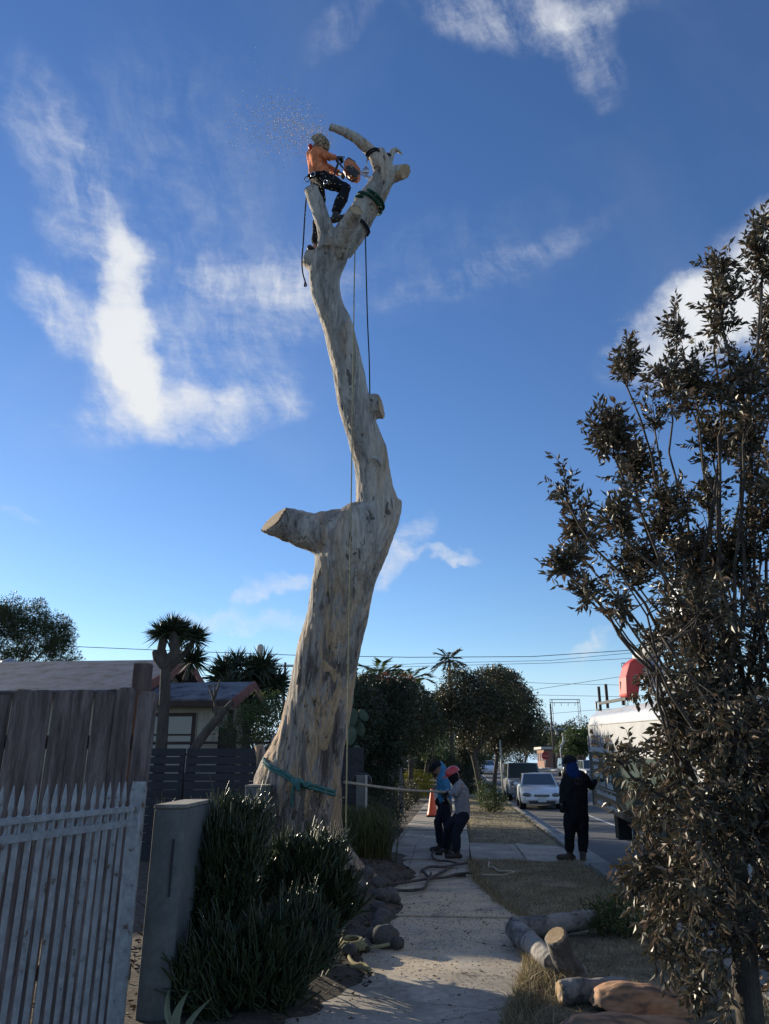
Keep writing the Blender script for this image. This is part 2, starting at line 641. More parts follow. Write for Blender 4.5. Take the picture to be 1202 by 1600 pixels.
T_FAR = [-40, -10, 0, 5, 10, 15, 20, 25, 30, 36, 42, 46, 50, 55, 60, 70, 80, 90, 100, 120, 140, 170, 200, 260, 350, 500, 800, 1500, 3000]
strip('ground', lambda t: [-1500, -200, -60, -20, -5, 2, 12, 30, 80, 300, 1500], T_FAR, lambda s, t: -0.18, M['ground'])
strip('road', lambda t: [2.74, 4, 6, 8, 10, 12.2], T_FAR[:26], lambda s, t: -0.125 + 0.05 * (1 - ((s - 7.5) / 4.8) ** 2), M['asphalt'])
strip('gutter', lambda t: [2.36, 2.75], [-10 + 3 * i for i in range(60)], lambda s, t: -0.118 if s > 2.5 else -0.128, M['kerb'])
strip('opposite_pavement', lambda t: [12.2, 12.21, 14.2, 14.21], T_FAR[:26], lambda s, t: 0.0 if 12.205 < s < 14.205 else -0.2, M['kerb'])
for nm, s0, t0, t1, wd in (('lane_line', 4.55, 4, 120, 0.11), ('lane_line', 6.15, 10, 120, 0.10)):
    strip(nm, lambda t, s0=s0, wd=wd: [s0 - wd / 2, s0 + wd / 2], [t0 + (t1 - t0) * i / 40 for i in range(41)], lambda s, t: -0.119 + 0.05 * (1 - ((s - 7.5) / 4.8) ** 2), M['paint'])

# kerb stones, 3 m each
kerb = empty('kerb', (0, 0, 0)); kerb['kind'] = 'structure'
for i in range(17):
    t0, t1 = -1 + 3.05 * i + 0.008, 2.05 + 3.05 * i - 0.008
    low = 14.4 < (t0 + t1) / 2 < 17.9
    top = -0.075 if low else 0.004
    V = []
    for t in (t0, t1):
        for (s, z) in ((2.20, -0.16), (2.20, top), (2.33, top - 0.004), (2.365, top - 0.035), (2.375, -0.16)):
            V.append(RD(s, t, z))
    b = MB(); b.add(V, [(0, 1, 2, 3, 4), (9, 8, 7, 6, 5), (1, 6, 7, 2), (2, 7, 8, 3), (3, 8, 9, 4), (0, 5, 6, 1)])
    b.build('kerb_stone', M['kerb'], kerb)

# sawdust lies on the slabs below the tree
def pavement_material():
    m = M['concrete'].copy(); m.name = 'pavement_with_sawdust'
    t = NT(m.node_tree)
    bs = [n for n in t.n if n.type == 'BSDF_PRINCIPLED'][0]
    src = bs.inputs['Base Color'].links[0].from_socket
    geo = t.new('ShaderNodeNewGeometry')
    def spot(c, r):
        v = t.new('ShaderNodeVectorMath', operation='DISTANCE')
        t.put(v.inputs[0], geo.outputs['Position']); v.inputs[1].default_value = c
        return t.smooth(v.outputs['Value'], r, r * 0.15)
    c1 = RD(-0.35, 11.0); c2 = RD(-0.4, 7.6); c3 = RD(0.1, 9.3)
    k = t.math('ADD', t.math('ADD', spot(c1, 3.2), t.math('MULTIPLY', spot(c2, 1.3), 0.9)), t.math('MULTIPLY', spot(c3, 2.6), 0.7))
    n1 = t.noise(geo.outputs['Position'], 2.2, 6.0, 0.65)
    n2 = t.noise(geo.outputs['Position'], 45.0, 3.0, 0.7)
    k = t.math('MULTIPLY', k, t.smooth(n1.outputs[0], 0.30, 0.58))
    k = t.math('MULTIPLY', k, t.math('MULTIPLY_ADD', t.smooth(n2.outputs[0], 0.36, 0.6), 0.7, 0.3), clamp=True)
    dust = t.mix(n2.outputs[0], (0.58, 0.43, 0.26), (0.76, 0.59, 0.38))
    # stains and hairline cracks
    st = t.smooth(t.noise(geo.outputs['Position'], 1.1, 5.0, 0.7, 0.8).outputs[0], 0.62, 0.48)
    base = t.mix(t.math('MULTIPLY', st, 0.30), src, (0.13, 0.12, 0.105))
    vo = t.new('ShaderNodeTexVoronoi', feature='DISTANCE_TO_EDGE'); vo.inputs['Scale'].default_value = 0.55
    nv = t.noise(geo.outputs['Position'], 3.0, 4.0, 0.6)
    va = t.new('ShaderNodeVectorMath', operation='MULTIPLY_ADD'); t.put(va.inputs[0], nv.outputs['Color']); va.inputs[1].default_value = (0.5, 0.5, 0.5); t.put(va.inputs[2], geo.outputs['Position'])
    t.put(vo.inputs['Vector'], va.outputs[0])
    crack = t.smooth(vo.outputs['Distance'], 0.008, 0.003)
    base = t.mix(t.math('MULTIPLY', crack, 0.7), base, (0.06, 0.055, 0.05))
    t.put(bs.inputs['Base Color'], t.mix(t.math('MULTIPLY', k, 0.85), base, dust))
    return m
M['pavement'] = pavement_material()


def walk_right(t):
    pts = [(-20, 0.2), (4.0, 0.22), (5.7, 0.30), (6.9, 0.53), (8.3, 0.64), (9.3, 0.66), (10.6, 0.42), (12.0, 0.23), (14.4, 0.16), (17.8, 0.2), (26, 0.2), (400, 0.2)]
    for (a, x), (b, y) in zip(pts, pts[1:]):
        if a <= t <= b:
            return x + (y - x) * (t - a) / (b - a)


pavement = empty('pavement', (0, 0, 0)); pavement['kind'] = 'structure'
joints = [-3.6, -0.4, 2.8, 6.12, 9.33, 12.5, 14.55, 17.75] + [20.9 + 3.2 * i for i in range(8)]
for i, (t0, t1) in enumerate(zip(joints, joints[1:])):
    ts = lin(t0 + 0.009, t1 - 0.009, max(3, int((t1 - t0) / 0.4)))
    tilt = random.uniform(-0.006, 0.006); dz = random.uniform(-0.008, 0.004)
    skew = -0.09 if t0 > 6.0 and t0 < 6.2 or t1 > 6.0 and t1 < 6.2 else 0.0
    def zt(s, t): return dz + tilt * (t - t0)
    def sk(s, t):     # the joint near t = 6.1 runs slightly askew
        e = 0.0
        if abs(t - 6.12) < 0.02: e = -0.22 * (s + 0.35)
        return t + e
    top = [RD(-1.45, sk(-1.45, t), zt(-1.45, t)) for t in ts] + [RD(walk_right(t), sk(walk_right(t), t), zt(0.2, t)) for t in reversed(ts)]
    b = MB(); b.prism([p + Vector((0, 0, -0.11)) for p in top], (0, 0, 0.11))
    b.build('paving_slab', M['pavement'], pavement, bevel=0.006)
strip('pavement_beyond', lambda t: [-1.45, 0.2], [43.3, 48, 55, 65, 80, 100, 140, 200], lambda s, t: 0.0, M['concrete'])

# driveway apron crossing the verge
apron = empty('driveway_apron', (0, 0, 0)); apron['kind'] = 'structure'
for (s0, s1) in ((0.20, 1.18), (1.195, 2.19)):
    pts = [RD(s0, 14.62, -0.012), RD(s1, 14.55, -0.03 - 0.04 * (s1 > 2)), RD(s1, 17.72, -0.03 - 0.04 * (s1 > 2)), RD(s0, 17.70, -0.012)]
    b = MB(); b.prism([p + Vector((0, 0, -0.1)) for p in pts], (0, 0, 0.1)); b.build('apron_slab', M['pavement'], apron, bevel=0.006)


def bumps(s, t):
    return 0.022 * mnoise.noise(Vector((s * 1.4, t * 1.4, 0.3))) + 0.012 * mnoise.noise(Vector((s * 5, t * 5, 1.7)))


def verge(name, t0, t1, step):
    ts = lin(t0, t1, int((t1 - t0) / step) + 2)
    return strip(name, lambda t: [walk_right(t) + 0.0 + (2.2 - walk_right(t)) * k / 14 for k in range(15)], ts,
                 lambda s, t: (0.012 + bumps(s, t) if walk_right(t) + 0.05 < s < 2.15 and t0 + 0.05 < t < t1 - 0.05 else -0.10), M['lawn'])
verge('verge_lawn', 2.0, 14.6, 0.16)
verge('verge_lawn_beyond', 17.74, 43.0, 0.3)
strip('verge_lawn_distant', lambda t: [0.2, 2.2], [43, 50, 60, 80, 110, 150, 200], lambda s, t: -0.01, M['lawn'])
strip('yard_ground', lambda t: [-70, -30, -12, -6, -3.6, -2.6, -2.0, -1.44], [-12, -4, 0, 3, 5, 7, 9, 11, 13, 15, 18, 22, 28, 36, 46, 60], lambda s, t: -0.03, M['dirt'])
strip('yard_ground_across', lambda t: [14.2, 20, 40, 80], [-10, 10, 30, 60, 100, 160, 300], lambda s, t: -0.03, M['ground'])


def mound(s, t):
    d = math.hypot((s + 2.0) / 1.5, (t - 11.0) / 3.4)
    h = 0.30 * math.exp(-d * d * 1.2)
    e = min(1.0, max(0.0, (-0.72 - s + 0.15 * math.sin(t * 2.1)) / 0.55))
    return -0.045 + e * (0.07 + h + 0.035 * mnoise.noise(Vector((s * 3, t * 3, 5))) + 0.015 * mnoise.noise(Vector((s * 11, t * 11, 2))))
strip('planting_bed', lambda t: lin(-4.2, -0.62, 40), lin(4.4, 15.0, 110), mound, M['dirt'])


def blades(name, spots, hmin, hmax, wdt, mtl, lean=0.7, label=None):
    """grass: curved two-segment blades as one mass"""
    n = len(spots)
    p = np.array(spots, dtype=np.float32)
    a = rng.uniform(0, 2 * np.pi, n)
    h = rng.uniform(hmin, hmax, n) * (0.6 + 0.8 * rng.random(n))
    ln = rng.uniform(0.1, lean, n) * h
    dx = np.stack([np.cos(a), np.sin(a), np.zeros(n)], 1)
    b = rng.uniform(0, 2 * np.pi, n)
    sd = np.stack([np.cos(b), np.sin(b), np.zeros(n)], 1) * (wdt * rng.uniform(0.6, 1.3, n))[:, None]
    z = np.array([0, 0, 1.0])
    v0 = p - sd; v1 = p + sd
    mid = p + dx * (ln * 0.35)[:, None] + z * (h * 0.6)[:, None]
    v2 = mid + sd * 0.7; v3 = mid - sd * 0.7
    v4 = p + dx * ln[:, None] + z * h[:, None]
    V = np.stack([v0, v1, v2, v3, v4], 1).reshape(-1, 3)
    i = np.arange(n)[:, None] * 5
    F = np.concatenate([i + np.array([0, 1, 2]), i + np.array([0, 2, 3]), i + np.array([3, 2, 4])], 0)
    o = link_mesh(name, mesh_np(name, V, F), mtl)
    o['kind'] = 'stuff'
    if label: o['label'] = label; o['category'] = 'grass'
    return o


M['straw'] = leaf_mat('dry_grass_blade', (0.12, 0.10, 0.055), (0.34, 0.27, 0.15), 0.7, 0.3, 2.0, dry=(0.42, 0.34, 0.20), dry_amount=0.25)
sp = []
while len(sp) < 24000:
    t = random.uniform(4.6, 14.5); s = random.uniform(0.2, 2.18)
    if s > walk_right(t) - 0.04 + 0.05 * random.random():
        if mnoise.noise(Vector((s * 1.1, t * 1.1, 9))) > -0.35 + 0.3 * random.random():
            q = RD(s, t, 0.005 + bumps(s, t)); sp.append(tuple(q))
blades('lawn_grass', sp, 0.018, 0.05, 0.0035, M['straw'], 1.3, 'short dry straw coloured grass of the near verge')
sp = []
while len(sp) < 9000:
    t = random.uniform(17.75, 42); s = random.uniform(0.2, 2.18)
    sp.append(tuple(RD(s, t, 0.005 + bumps(s, t))))
blades('lawn_grass', sp, 0.03, 0.06, 0.006, M['straw'], 1.2, 'short dry grass of the verge beyond the driveway apron')
# rough straw where the near verge meets the slabs
sp = []
for k in range(2600):
    t = random.uniform(5.0, 7.4); s = walk_right(t) + abs(random.gauss(0.0, 0.16)) - 0.05
    sp.append(tuple(RD(s, t, 0.0)))
for k in range(3600):
    t = random.uniform(4.6, 14.4); s = walk_right(t) + random.gauss(0.0, 0.035) + 0.02 * mnoise.noise(Vector((t * 2.3, 0, 0)))
    sp.append(tuple(RD(s, t, 0.0)))
blades('straw_clumps', sp, 0.03, 0.10, 0.004, M['straw'], 1.5, 'loose straw and dead grass along the slab edge')


# ------------------------------------------------------------------ the felled gum tree
def bark_material():
    m = bpy.data.materials.new('gum_bark'); m.use_nodes = True
    t = NT(m.node_tree); t.n.clear()
    o = t.new('ShaderNodeOutputMaterial'); b = t.new('ShaderNodeBsdfPrincipled')
    geo = t.new('ShaderNodeNewGeometry')
    tcd = t.new('ShaderNodeTexCoord')
    mp = t.new('ShaderNodeMapping'); mp.inputs['Scale'].default_value = (1, 1, 0.17); t.put(mp.inputs['Vector'], tcd.outputs['Object'])
    v = mp.outputs[0]
    sp_ = t.new('ShaderNodeSeparateXYZ'); t.put(sp_.inputs[0], geo.outputs['Position'])
    hgt = sp_.outputs[2]
    pale = t.ramp(t.noise(v, 2.6, 5, 0.6, 0.6).outputs[0], [(0.38, (0.30, 0.28, 0.258)), (0.46, (0.40, 0.372, 0.338)), (0.475, (0.44, 0.41, 0.37)), (0.56, (0.51, 0.47, 0.415)), (0.575, (0.42, 0.365, 0.30)), (0.66, (0.49, 0.435, 0.365))])
    old = t.ramp(t.noise(v, 3.4, 6, 0.62, 1.0).outputs[0], [(0.40, (0.12, 0.094, 0.08)), (0.425, (0.20, 0.162, 0.138)), (0.47, (0.275, 0.235, 0.208)), (0.485, (0.33, 0.285, 0.25)), (0.53, (0.39, 0.345, 0.30)), (0.545, (0.44, 0.30, 0.19)), (0.60, (0.53, 0.39, 0.26)), (0.615, (0.33, 0.28, 0.24))])
    # shed plates of old bark stay on the lower trunk
    k = t.math('ADD', t.smooth(hgt, 5.6, 1.6), t.math('MULTIPLY', t.math('SUBTRACT', t.noise(v, 2.0, 4, 0.6).outputs[0], 0.5), 2.2), clamp=True)
    c = t.mix(k, pale, old)
    # dark drips and plates with sharp edges
    n1 = t.noise(v, 4.2, 5, 0.6, 1.4)
    plates = t.smooth(n1.outputs[0], 0.558, 0.568)
    c = t.mix(t.math('MULTIPLY', plates, t.math('MULTIPLY_ADD', k, 0.34, 0.30)), c, (0.105, 0.087, 0.076))
    n2 = t.noise(v, 3.3, 4, 0.55, 0.8); mp2 = t.new('ShaderNodeMapping'); mp2.inputs['Location'].default_value = (7, 3, 1); t.put(mp2.inputs['Vector'], v); t.l.new(mp2.outputs[0], n2.inputs['Vector'])
    tan = t.smooth(n2.outputs[0], 0.558, 0.568)
    c = t.mix(t.math('MULTIPLY', tan, t.math('MULTIPLY_ADD', k, 0.6, 0.3)), c, (0.50, 0.345, 0.21))
    # small wrinkles, scars, pocks
    sc = t.new('ShaderNodeMapping'); sc.inputs['Scale'].default_value = (1, 1, 0.35); t.put(sc.inputs['Vector'], tcd.outputs['Object'])
    n3 = t.noise(sc.outputs[0], 11.0, 4, 0.6, 0.5)
    pock = t.smooth(n3.outputs[0], 0.63, 0.68)
    c = t.mix(t.math('MULTIPLY', pock, 0.75), c, (0.06, 0.045, 0.035))
    fine = t.noise(v, 38, 4, 0.7)
    mp4 = t.new('ShaderNodeMapping'); mp4.inputs['Scale'].default_value = (1, 1, 0.045); t.put(mp4.inputs['Vector'], tcd.outputs['Object'])
    strand = t.noise(mp4.outputs[0], 24, 5, 0.7, 0.4)
    c = t.mix(1.0, c, t.ramp(strand.outputs[0], [(0.36, (0.78, 0.76, 0.74)), (0.5, (1.05, 1.03, 1.0)), (0.64, (1.2, 1.17, 1.12))]), 'MULTIPLY')
    c = t.mix(1.0, c, t.ramp(fine.outputs[0], [(0.25, (0.78,) * 3), (0.75, (1.13,) * 3)]), 'MULTIPLY')
    t.put(b.inputs['Base Color'], c)
    b.inputs['Roughness'].default_value = 0.85
    b.inputs['Specular IOR Level'].default_value = 0.25
    h = t.math('ADD', t.math('MULTIPLY', n1.outputs[0], 1.2), t.math('ADD', t.math('MULTIPLY', fine.outputs[0], 0.35), t.math('MULTIPLY', pock, -0.5)))
    h = t.math('ADD', h, t.math('MULTIPLY', plates, 0.25))
    h = t.math('ADD', h, t.math('MULTIPLY', strand.outputs[0], 0.4))
    bp = t.new('ShaderNodeBump'); bp.inputs['Strength'].default_value = 1.0; bp.inputs['Distance'].default_value = 0.06
    t.put(bp.inputs['Height'], h); t.put(b.inputs['Normal'], bp.outputs[0])
    t.put(o.inputs['Surface'], b.outputs[0])
    return m


def wood_material(name, c0, c1, c2, scale=7.0, rings=True):
    m = bpy.data.materials.new(name); m.use_nodes = True
    t = NT(m.node_tree); t.n.clear()
    o = t.new('ShaderNodeOutputMaterial'); b = t.new('ShaderNodeBsdfPrincipled')
    tcd = t.new('ShaderNodeTexCoord')
    n1 = t.noise(tcd.outputs['Object'], scale, 5, 0.6, 0.5)
    c = t.ramp(n1.outputs[0], [(0.3, c0), (0.5, c1), (0.72, c2)])
    ln = t.new('ShaderNodeVectorMath', operation='LENGTH'); t.put(ln.inputs[0], tcd.outputs['Object'])
    rg = t.math('SINE', t.math('MULTIPLY_ADD', ln.outputs['Value'], 130.0, t.math('MULTIPLY', n1.outputs[0], 14.0)))
    if rings:
        c = t.mix(t.math('MULTIPLY_ADD', rg, 0.12, 0.12), c, (0.22, 0.13, 0.06))
    t.put(b.inputs['Base Color'], c)
    b.inputs['Roughness'].default_value = 0.85
    bp = t.new('ShaderNodeBump'); bp.inputs['Strength'].default_value = 0.3; bp.inputs['Distance'].default_value = 0.01
    t.put(bp.inputs['Height'], t.noise(tcd.outputs['Object'], 60, 4, 0.7).outputs[0]); t.put(b.inputs['Normal'], bp.outputs[0])
    t.put(o.inputs['Surface'], b.outputs[0])
    return m


M['bark'] = bark_material()
M['sawn'] = wood_material('sawn_wood', (0.30, 0.19, 0.10), (0.42, 0.29, 0.16), (0.52, 0.38, 0.23))
M['heart'] = wood_material('fresh_red_wood', (0.30, 0.12, 0.05), (0.43, 0.20, 0.09), (0.50, 0.27, 0.13), 4.0, False)


def YT(py):
    """how far away the leaning trunk stands, by the height it is seen at"""
    return 9.2 + (py - 300) * (2.2 / 1085)


def TP(px, py, dy=0.0):
    return P(px, py, YT(py) + dy)


def TR(px, py, r):
    """radius in metres of a limb that spans r sight-line units"""
    x, y, z = ray(px, py)
    return r / FPX * YT(py) / y * 0.99


def limb(mb, rows, dy=0.0, n=28, cut1=None, sub=3):
    pts, rad = [], []
    rows = [(*r, dy) if len(r) == 3 else r for r in rows]
    # Catmull-Rom through the survey rows
    for i in range(len(rows) - 1):
        p0 = rows[max(i - 1, 0)]; p1 = rows[i]; p2 = rows[i + 1]; p3 = rows[min(i + 2, len(rows) - 1)]
        for k in range(sub):
            u = k / sub
            w_ = []
            for c in range(4):
                w_.append(0.5 * (2 * p1[c] + (p2[c] - p0[c]) * u + (2 * p0[c] - 5 * p1[c] + 4 * p2[c] - p3[c]) * u * u + (3 * p1[c] - p0[c] - 3 * p2[c] + p3[c]) * u ** 3))
            pts.append(TP(w_[0], w_[1], w_[3])); rad.append(TR(w_[0], w_[1], w_[2]))
    q = rows[-1]
    pts.append(TP(q[0], q[1], q[3])); rad.append(TR(q[0], q[1], q[2]))
    mb.tube(pts, rad, n, 'flat', cut1=cut1)
    return pts, rad


TREE_BASE = Vector((TP(478, 1385).x, 11.45, 0.05))
gum = empty('gum_tree', TREE_BASE, 0, 'tall pale eucalyptus trunk stripped of its branches, leaning over the pavement', 'tree')
STUB_CUT = ((TP(557, 328, -0.55) - TP(541, 360, -0.30)).normalized() + Vector((0, -0.25, 0))).normalized()
tb = MB()
limb(tb, [(480, 1425, 88), (474, 1385, 80), (467, 1330, 72), (465, 1280, 69), (467, 1226, 69), (485, 1160, 55), (499, 1094, 50.5), (512, 1022, 49.5), (526, 966, 47),
          (537, 910, 48.5), (547, 868, 54), (566, 832, 50), (589, 798, 37), (586, 768, 29.5), (583, 742, 27), (578, 710, 28), (570, 683, 27), (561, 656, 25),
          (554, 633, 24.5), (550, 613, 24.5), (543, 575, 24), (537, 550, 24), (529, 512, 24), (516, 480, 22), (508, 444, 23.5), (510, 418, 26), (522, 390, 26), (536, 374, 22), (548, 360, 15)], n=40)
limb(tb, [(528, 388, 24), (552, 356, 23), (572, 325, 21), (590, 296, 19), (601, 272, 17), (598, 256, 14)], dy=0.12)
limb(tb, [(598, 262, 14), (592, 236, 10.5)], dy=0.12)                                   # topped stub
limb(tb, [(598, 279, 13), (617, 272, 12.5), (633, 268, 11.5)], dy=0.12, cut1=Vector((0.7, -0.45, -0.4)).normalized())
limb(tb, [(512, 392, 18), (509, 362, 14), (498, 328, 12.5), (486, 295, 11.5)], dy=-0.12)
limb(tb, [(526, 398, 17, -0.10), (541, 360, 12.5, -0.30), (557, 328, 10.5, -0.55)], cut1=STUB_CUT)
limb(tb, [(508, 420, 20), (490, 408, 17), (477, 403, 12.5)], dy=0.0)
limb(tb, [(592, 262, 10), (584, 242, 9.5), (573, 230, 9), (556, 216, 8.2), (537, 206, 7.5), (516, 198.5, 6.5)], dy=0.05, n=18)
limb(tb, [(606, 256, 6), (611, 243, 5), (615, 235, 4.2), (621, 235, 3.2), (629, 241, 2.4)], dy=0.15, n=12)
limb(tb, [(545, 852, 42), (500, 836, 31), (462, 824, 27), (428, 812, 24)], dy=-0.05, n=36, cut1=Vector((-0.68, -0.57, 0.58)).normalized())
limb(tb, [(478, 812, 8), (520, 806, 9), (550, 803, 12)], dy=0.05)
limb(tb, [(575, 850, 34), (597, 812, 27), (612, 787, 16)], dy=0.05)
limb(tb, [(612, 800, 14), (618, 780, 10)], dy=0.08)
limb(tb, [(560, 648, 22), (580, 636, 20), (596, 636, 19)], dy=0.0, cut1=Vector((0.93, -0.25, 0.1)).normalized())
limb(tb, [(588, 722, 12), (592, 717, 7)], dy=-0.22)
for (a, b_) in (((500, 1330), (560, 1398)), ((480, 1340), (525, 1420)), ((450, 1340), (440, 1420)), ((505, 1300), (590, 1385))):   # root flare
    p0, p1 = TP(*a, -0.15), G(*b_, 0.06)
    p2 = p1 + (p1 - p0) * 0.25; p2.z = -0.12
    tb.tube([p0, p0.lerp(p1, 0.55) + Vector((0, 0, -0.12)), p1, p2], [0.26, 0.15, 0.08, 0.04], 16, 'round')
tm = fuse(tb, 'trunk', 0.023, 3, 0.5)


def bark_relief(c, n_):
    v = Vector(c)
    z = v.z
    low = max(0.0, min(1.0, (4.5 - z) / 4.0))
    d = 0.020 * mnoise.noise(Vector((v.x * 3, v.y * 3, z * 0.8))) + 0.012 * mnoise.noise(Vector((v.x * 9, v.y * 9, z * 2.4)))
    d += low * (0.045 * mnoise.noise(Vector((v.x * 4.2, v.y * 4.2, z * 0.5 + 4))) + 0.02 * mnoise.noise(Vector((v.x * 14, v.y * 14, z * 1.8))))
    d += 0.007 * mnoise.noise(Vector((v.x * 26, v.y * 26, z * 9)))
    root_ = max(0.0, min(1.0, (0.9 - z) / 0.8))
    d += root_ * (0.07 * mnoise.noise(Vector((v.x * 6, v.y * 6, z * 2.5))) + 0.03 * mnoise.noise(Vector((v.x * 17, v.y * 17, z * 8))))
    w1 = mnoise.noise(Vector((v.x * 3.1 + 9, v.y * 3.1, z * 1.3)))
    if w1 > 0.38: d += 0.035 * (w1 - 0.38)
    return d


def axis_of(a, b_, dy, dy0=None):
    return (TP(*b_, dy) - TP(*a, dy if dy0 is None else dy0)).normalized()


LIMB_CUT = Vector((-0.68, -0.57, 0.58)).normalized()
CUTS = [((428, 812), 24, LIMB_CUT, -0.05, 2.0), ((557, 328), 10.5, STUB_CUT, -0.55, 1.4), ((486, 295), 11.5, axis_of((498, 328), (486, 295), -0.12), -0.12, 1.4),
        ((592, 236), 10.5, axis_of((598, 262), (592, 236), 0.12), 0.12, 1.4), ((633, 268), 11.5, Vector((0.7, -0.45, -0.4)).normalized(), 0.12, 1.9), ((596, 636), 19, Vector((0.93, -0.25, 0.1)).normalized(), 0.0, 1.5),
        ((477, 403), 12.5, axis_of((490, 408), (477, 403), 0.0), 0.0, 1.4), ((516, 198.5), 6.5, axis_of((537, 206), (516, 198.5), 0.05), 0.05, 1.5)]


def split_cut(me, c, n_, R, reach):
    """take the polygons of a flat saw cut out of the trunk's skin: (vertices, faces)"""
    take = []
    for p in me.polygons:
        d = Vector(p.center) - c
        if d.length < R * reach and abs(d.dot(n_)) < 0.05 and p.normal.dot(n_) > 0.72:
            take.append(p.index)
    return take


groups_ = []
taken = set()
for (e_, r_, n_, dy_, reach) in CUTS:
    idx = [k for k in split_cut(tm, TP(*e_, dy_), n_, TR(*e_, r_), reach) if k not in taken]
    taken.update(idx); groups_.append(idx)
face_data = []
for idx, (e_, r_, n_, dy_, reach) in zip(groups_, CUTS):
    vm = {}
    V_, F_ = [], []
    for k in idx:
        f_ = []
        for v in tm.polygons[k].vertices:
            if v not in vm:
                vm[v] = len(V_); V_.append(tm.vertices[v].co.copy() + n_ * 0.004)
            f_.append(vm[v])
        F_.append(tuple(f_))
    face_data.append((TP(*e_, dy_), V_, F_))
displace(tm, bark_relief)
shift_mesh(tm, TREE_BASE)
trunk = link_mesh('trunk', tm, M['bark'], gum)
bm = bmesh.new(); bm.from_mesh(tm); bm.faces.ensure_lookup_table()
bmesh.ops.delete(bm, geom=[bm.faces[k] for k in taken], context='FACES'); bm.to_mesh(tm); bm.free()
for (c, V_, F_) in face_data:
    if not F_: continue
    me = bpy.data.meshes.new('sawn_face'); me.from_pydata([tuple(v - c) for v in V_], [], F_); me.update()
    link_mesh('sawn_face', me, M['sawn'], gum, c - TREE_BASE)


# ------------------------------------------------------------------ white picket gate
M['white_metal'] = mat('white_gate_paint', [(0.30, (0.09, 0.055, 0.035)), (0.345, (0.14, 0.10, 0.075)), (0.36, (0.22, 0.23, 0.235)), (0.50, (0.28, 0.29, 0.295)), (0.64, (0.34, 0.35, 0.355))], 16, 0.55, fine=0.15, bump=0.1, obj_var=0.06)
M['old_board'] = mat('weathered_redwood', [(0.36, (0.065, 0.046, 0.042)), (0.5, (0.125, 0.092, 0.083)), (0.64, (0.20, 0.155, 0.14))], 5.5, 0.95, stretch=(3.2, 3.2, 0.28), bump=0.7, bump_scale=14, fine=0.35, obj_var=0.16, bump_dist=0.008)
M['old_post'] = mat('weathered_post', [(0.3, (0.075, 0.05, 0.042)), (0.7, (0.15, 0.11, 0.09))], 6, 0.95, stretch=(3, 3, 0.3), bump=0.6, fine=0.3)
M['stucco'] = mat('grey_green_stucco', [(0.38, (0.11, 0.12, 0.115)), (0.62, (0.165, 0.17, 0.16))], 2.5, 0.95, bump=0.5, bump_scale=70, fine=0.15, bump_dist=0.006)
M['cap'] = mat('weathered_cap', [(0.3, (0.20, 0.18, 0.15)), (0.7, (0.34, 0.31, 0.26))], 6, 0.95, bump=0.6, bump_scale=40, fine=0.25)
M['slat'] = mat('dark_stained_slat', [(0.3, (0.018, 0.020, 0.026)), (0.7, (0.034, 0.036, 0.044))], 5, 0.75, stretch=(0.4, 3, 3), fine=0.2, bump=0.2, obj_var=0.15)

gB = P(219, 1232, 4.95); gA = P(0, 1292, 3.75)
gB.z = gA.z = 0.0
gd = (gB - gA).normalized()
gate = empty('picket_gate', gB, 0, 'white metal picket gate with spear tips in the lower left', 'gate')
gn = Vector((gd.y, -gd.x, 0))
rz = math.atan2(gd.y, gd.x)
Rz = Matrix.Rotation(rz, 3, 'Z')
picket_mesh = None
for i in range(28):
    c = gB - gd * (0.085 + 0.084 * i)
    if picket_mesh is None:
        b = MB(); b.box((0, 0, 0.70), (0.020, 0.020, 1.28)); picket_mesh = b.mesh('picket')
        b = MB(); b.lathe((0, 0, 1.34), [(0.010, 0), (0.015, 0.012), (0.008, 0.03), (0.014, 0.062), (0.011, 0.105), (0.002, 0.165)], 6, smooth=False); tip_mesh = b.mesh('spear_tip')
        b = MB()
        K = 14
        ring = [Vector((0.0 + 0.026 * math.cos(2 * math.pi * k / K), 0, 1.305 + 0.026 * math.sin(2 * math.pi * k / K))) for k in range(K + 1)]
        b.tube(ring, 0.005, 5, 'none'); ring_mesh = b.mesh('ring_ornament')
        picket_mesh.materials.append(M['white_metal']); tip_mesh.materials.append(M['white_metal']); ring_mesh.materials.append(M['white_metal'])
    o = bpy.data.objects.new('picket', picket_mesh); o.parent = gate; o.location = c - gB; o.rotation_euler = (random.uniform(-.004, .004), random.uniform(-.006, .006), rz); col.objects.link(o)
    q = bpy.data.objects.new('spear_tip', tip_mesh); q.parent = o; col.objects.link(q)
    q = bpy.data.objects.new('ring_ornament', ring_mesh); q.parent = o; q.location = (0.037, -0.0, 0); col.objects.link(q)
gE = gB - gd * 2.5
for z, h in ((1.265, 0.035), (1.345, 0.028), (0.16, 0.04)):
    b = MB(); b.bar(gE + Vector((0, 0, z)) + gn * 0.0, gB + Vector((0, 0, z)), 0.034, h); b.build('rail', M['white_metal'], gate)
b = MB(); b.box(gB + Vector((0, 0, 0.75)), (0.055, 0.055, 1.5), Rz); b.build('gate_post', M['white_metal'], gate, bevel=0.004)
b = MB(); b.box(gB + gd * 0.035 + Vector((0, 0, 0.74)), (0.014, 0.05, 1.46), Rz); o = b.build('edge_lath', M['cap'], gate)

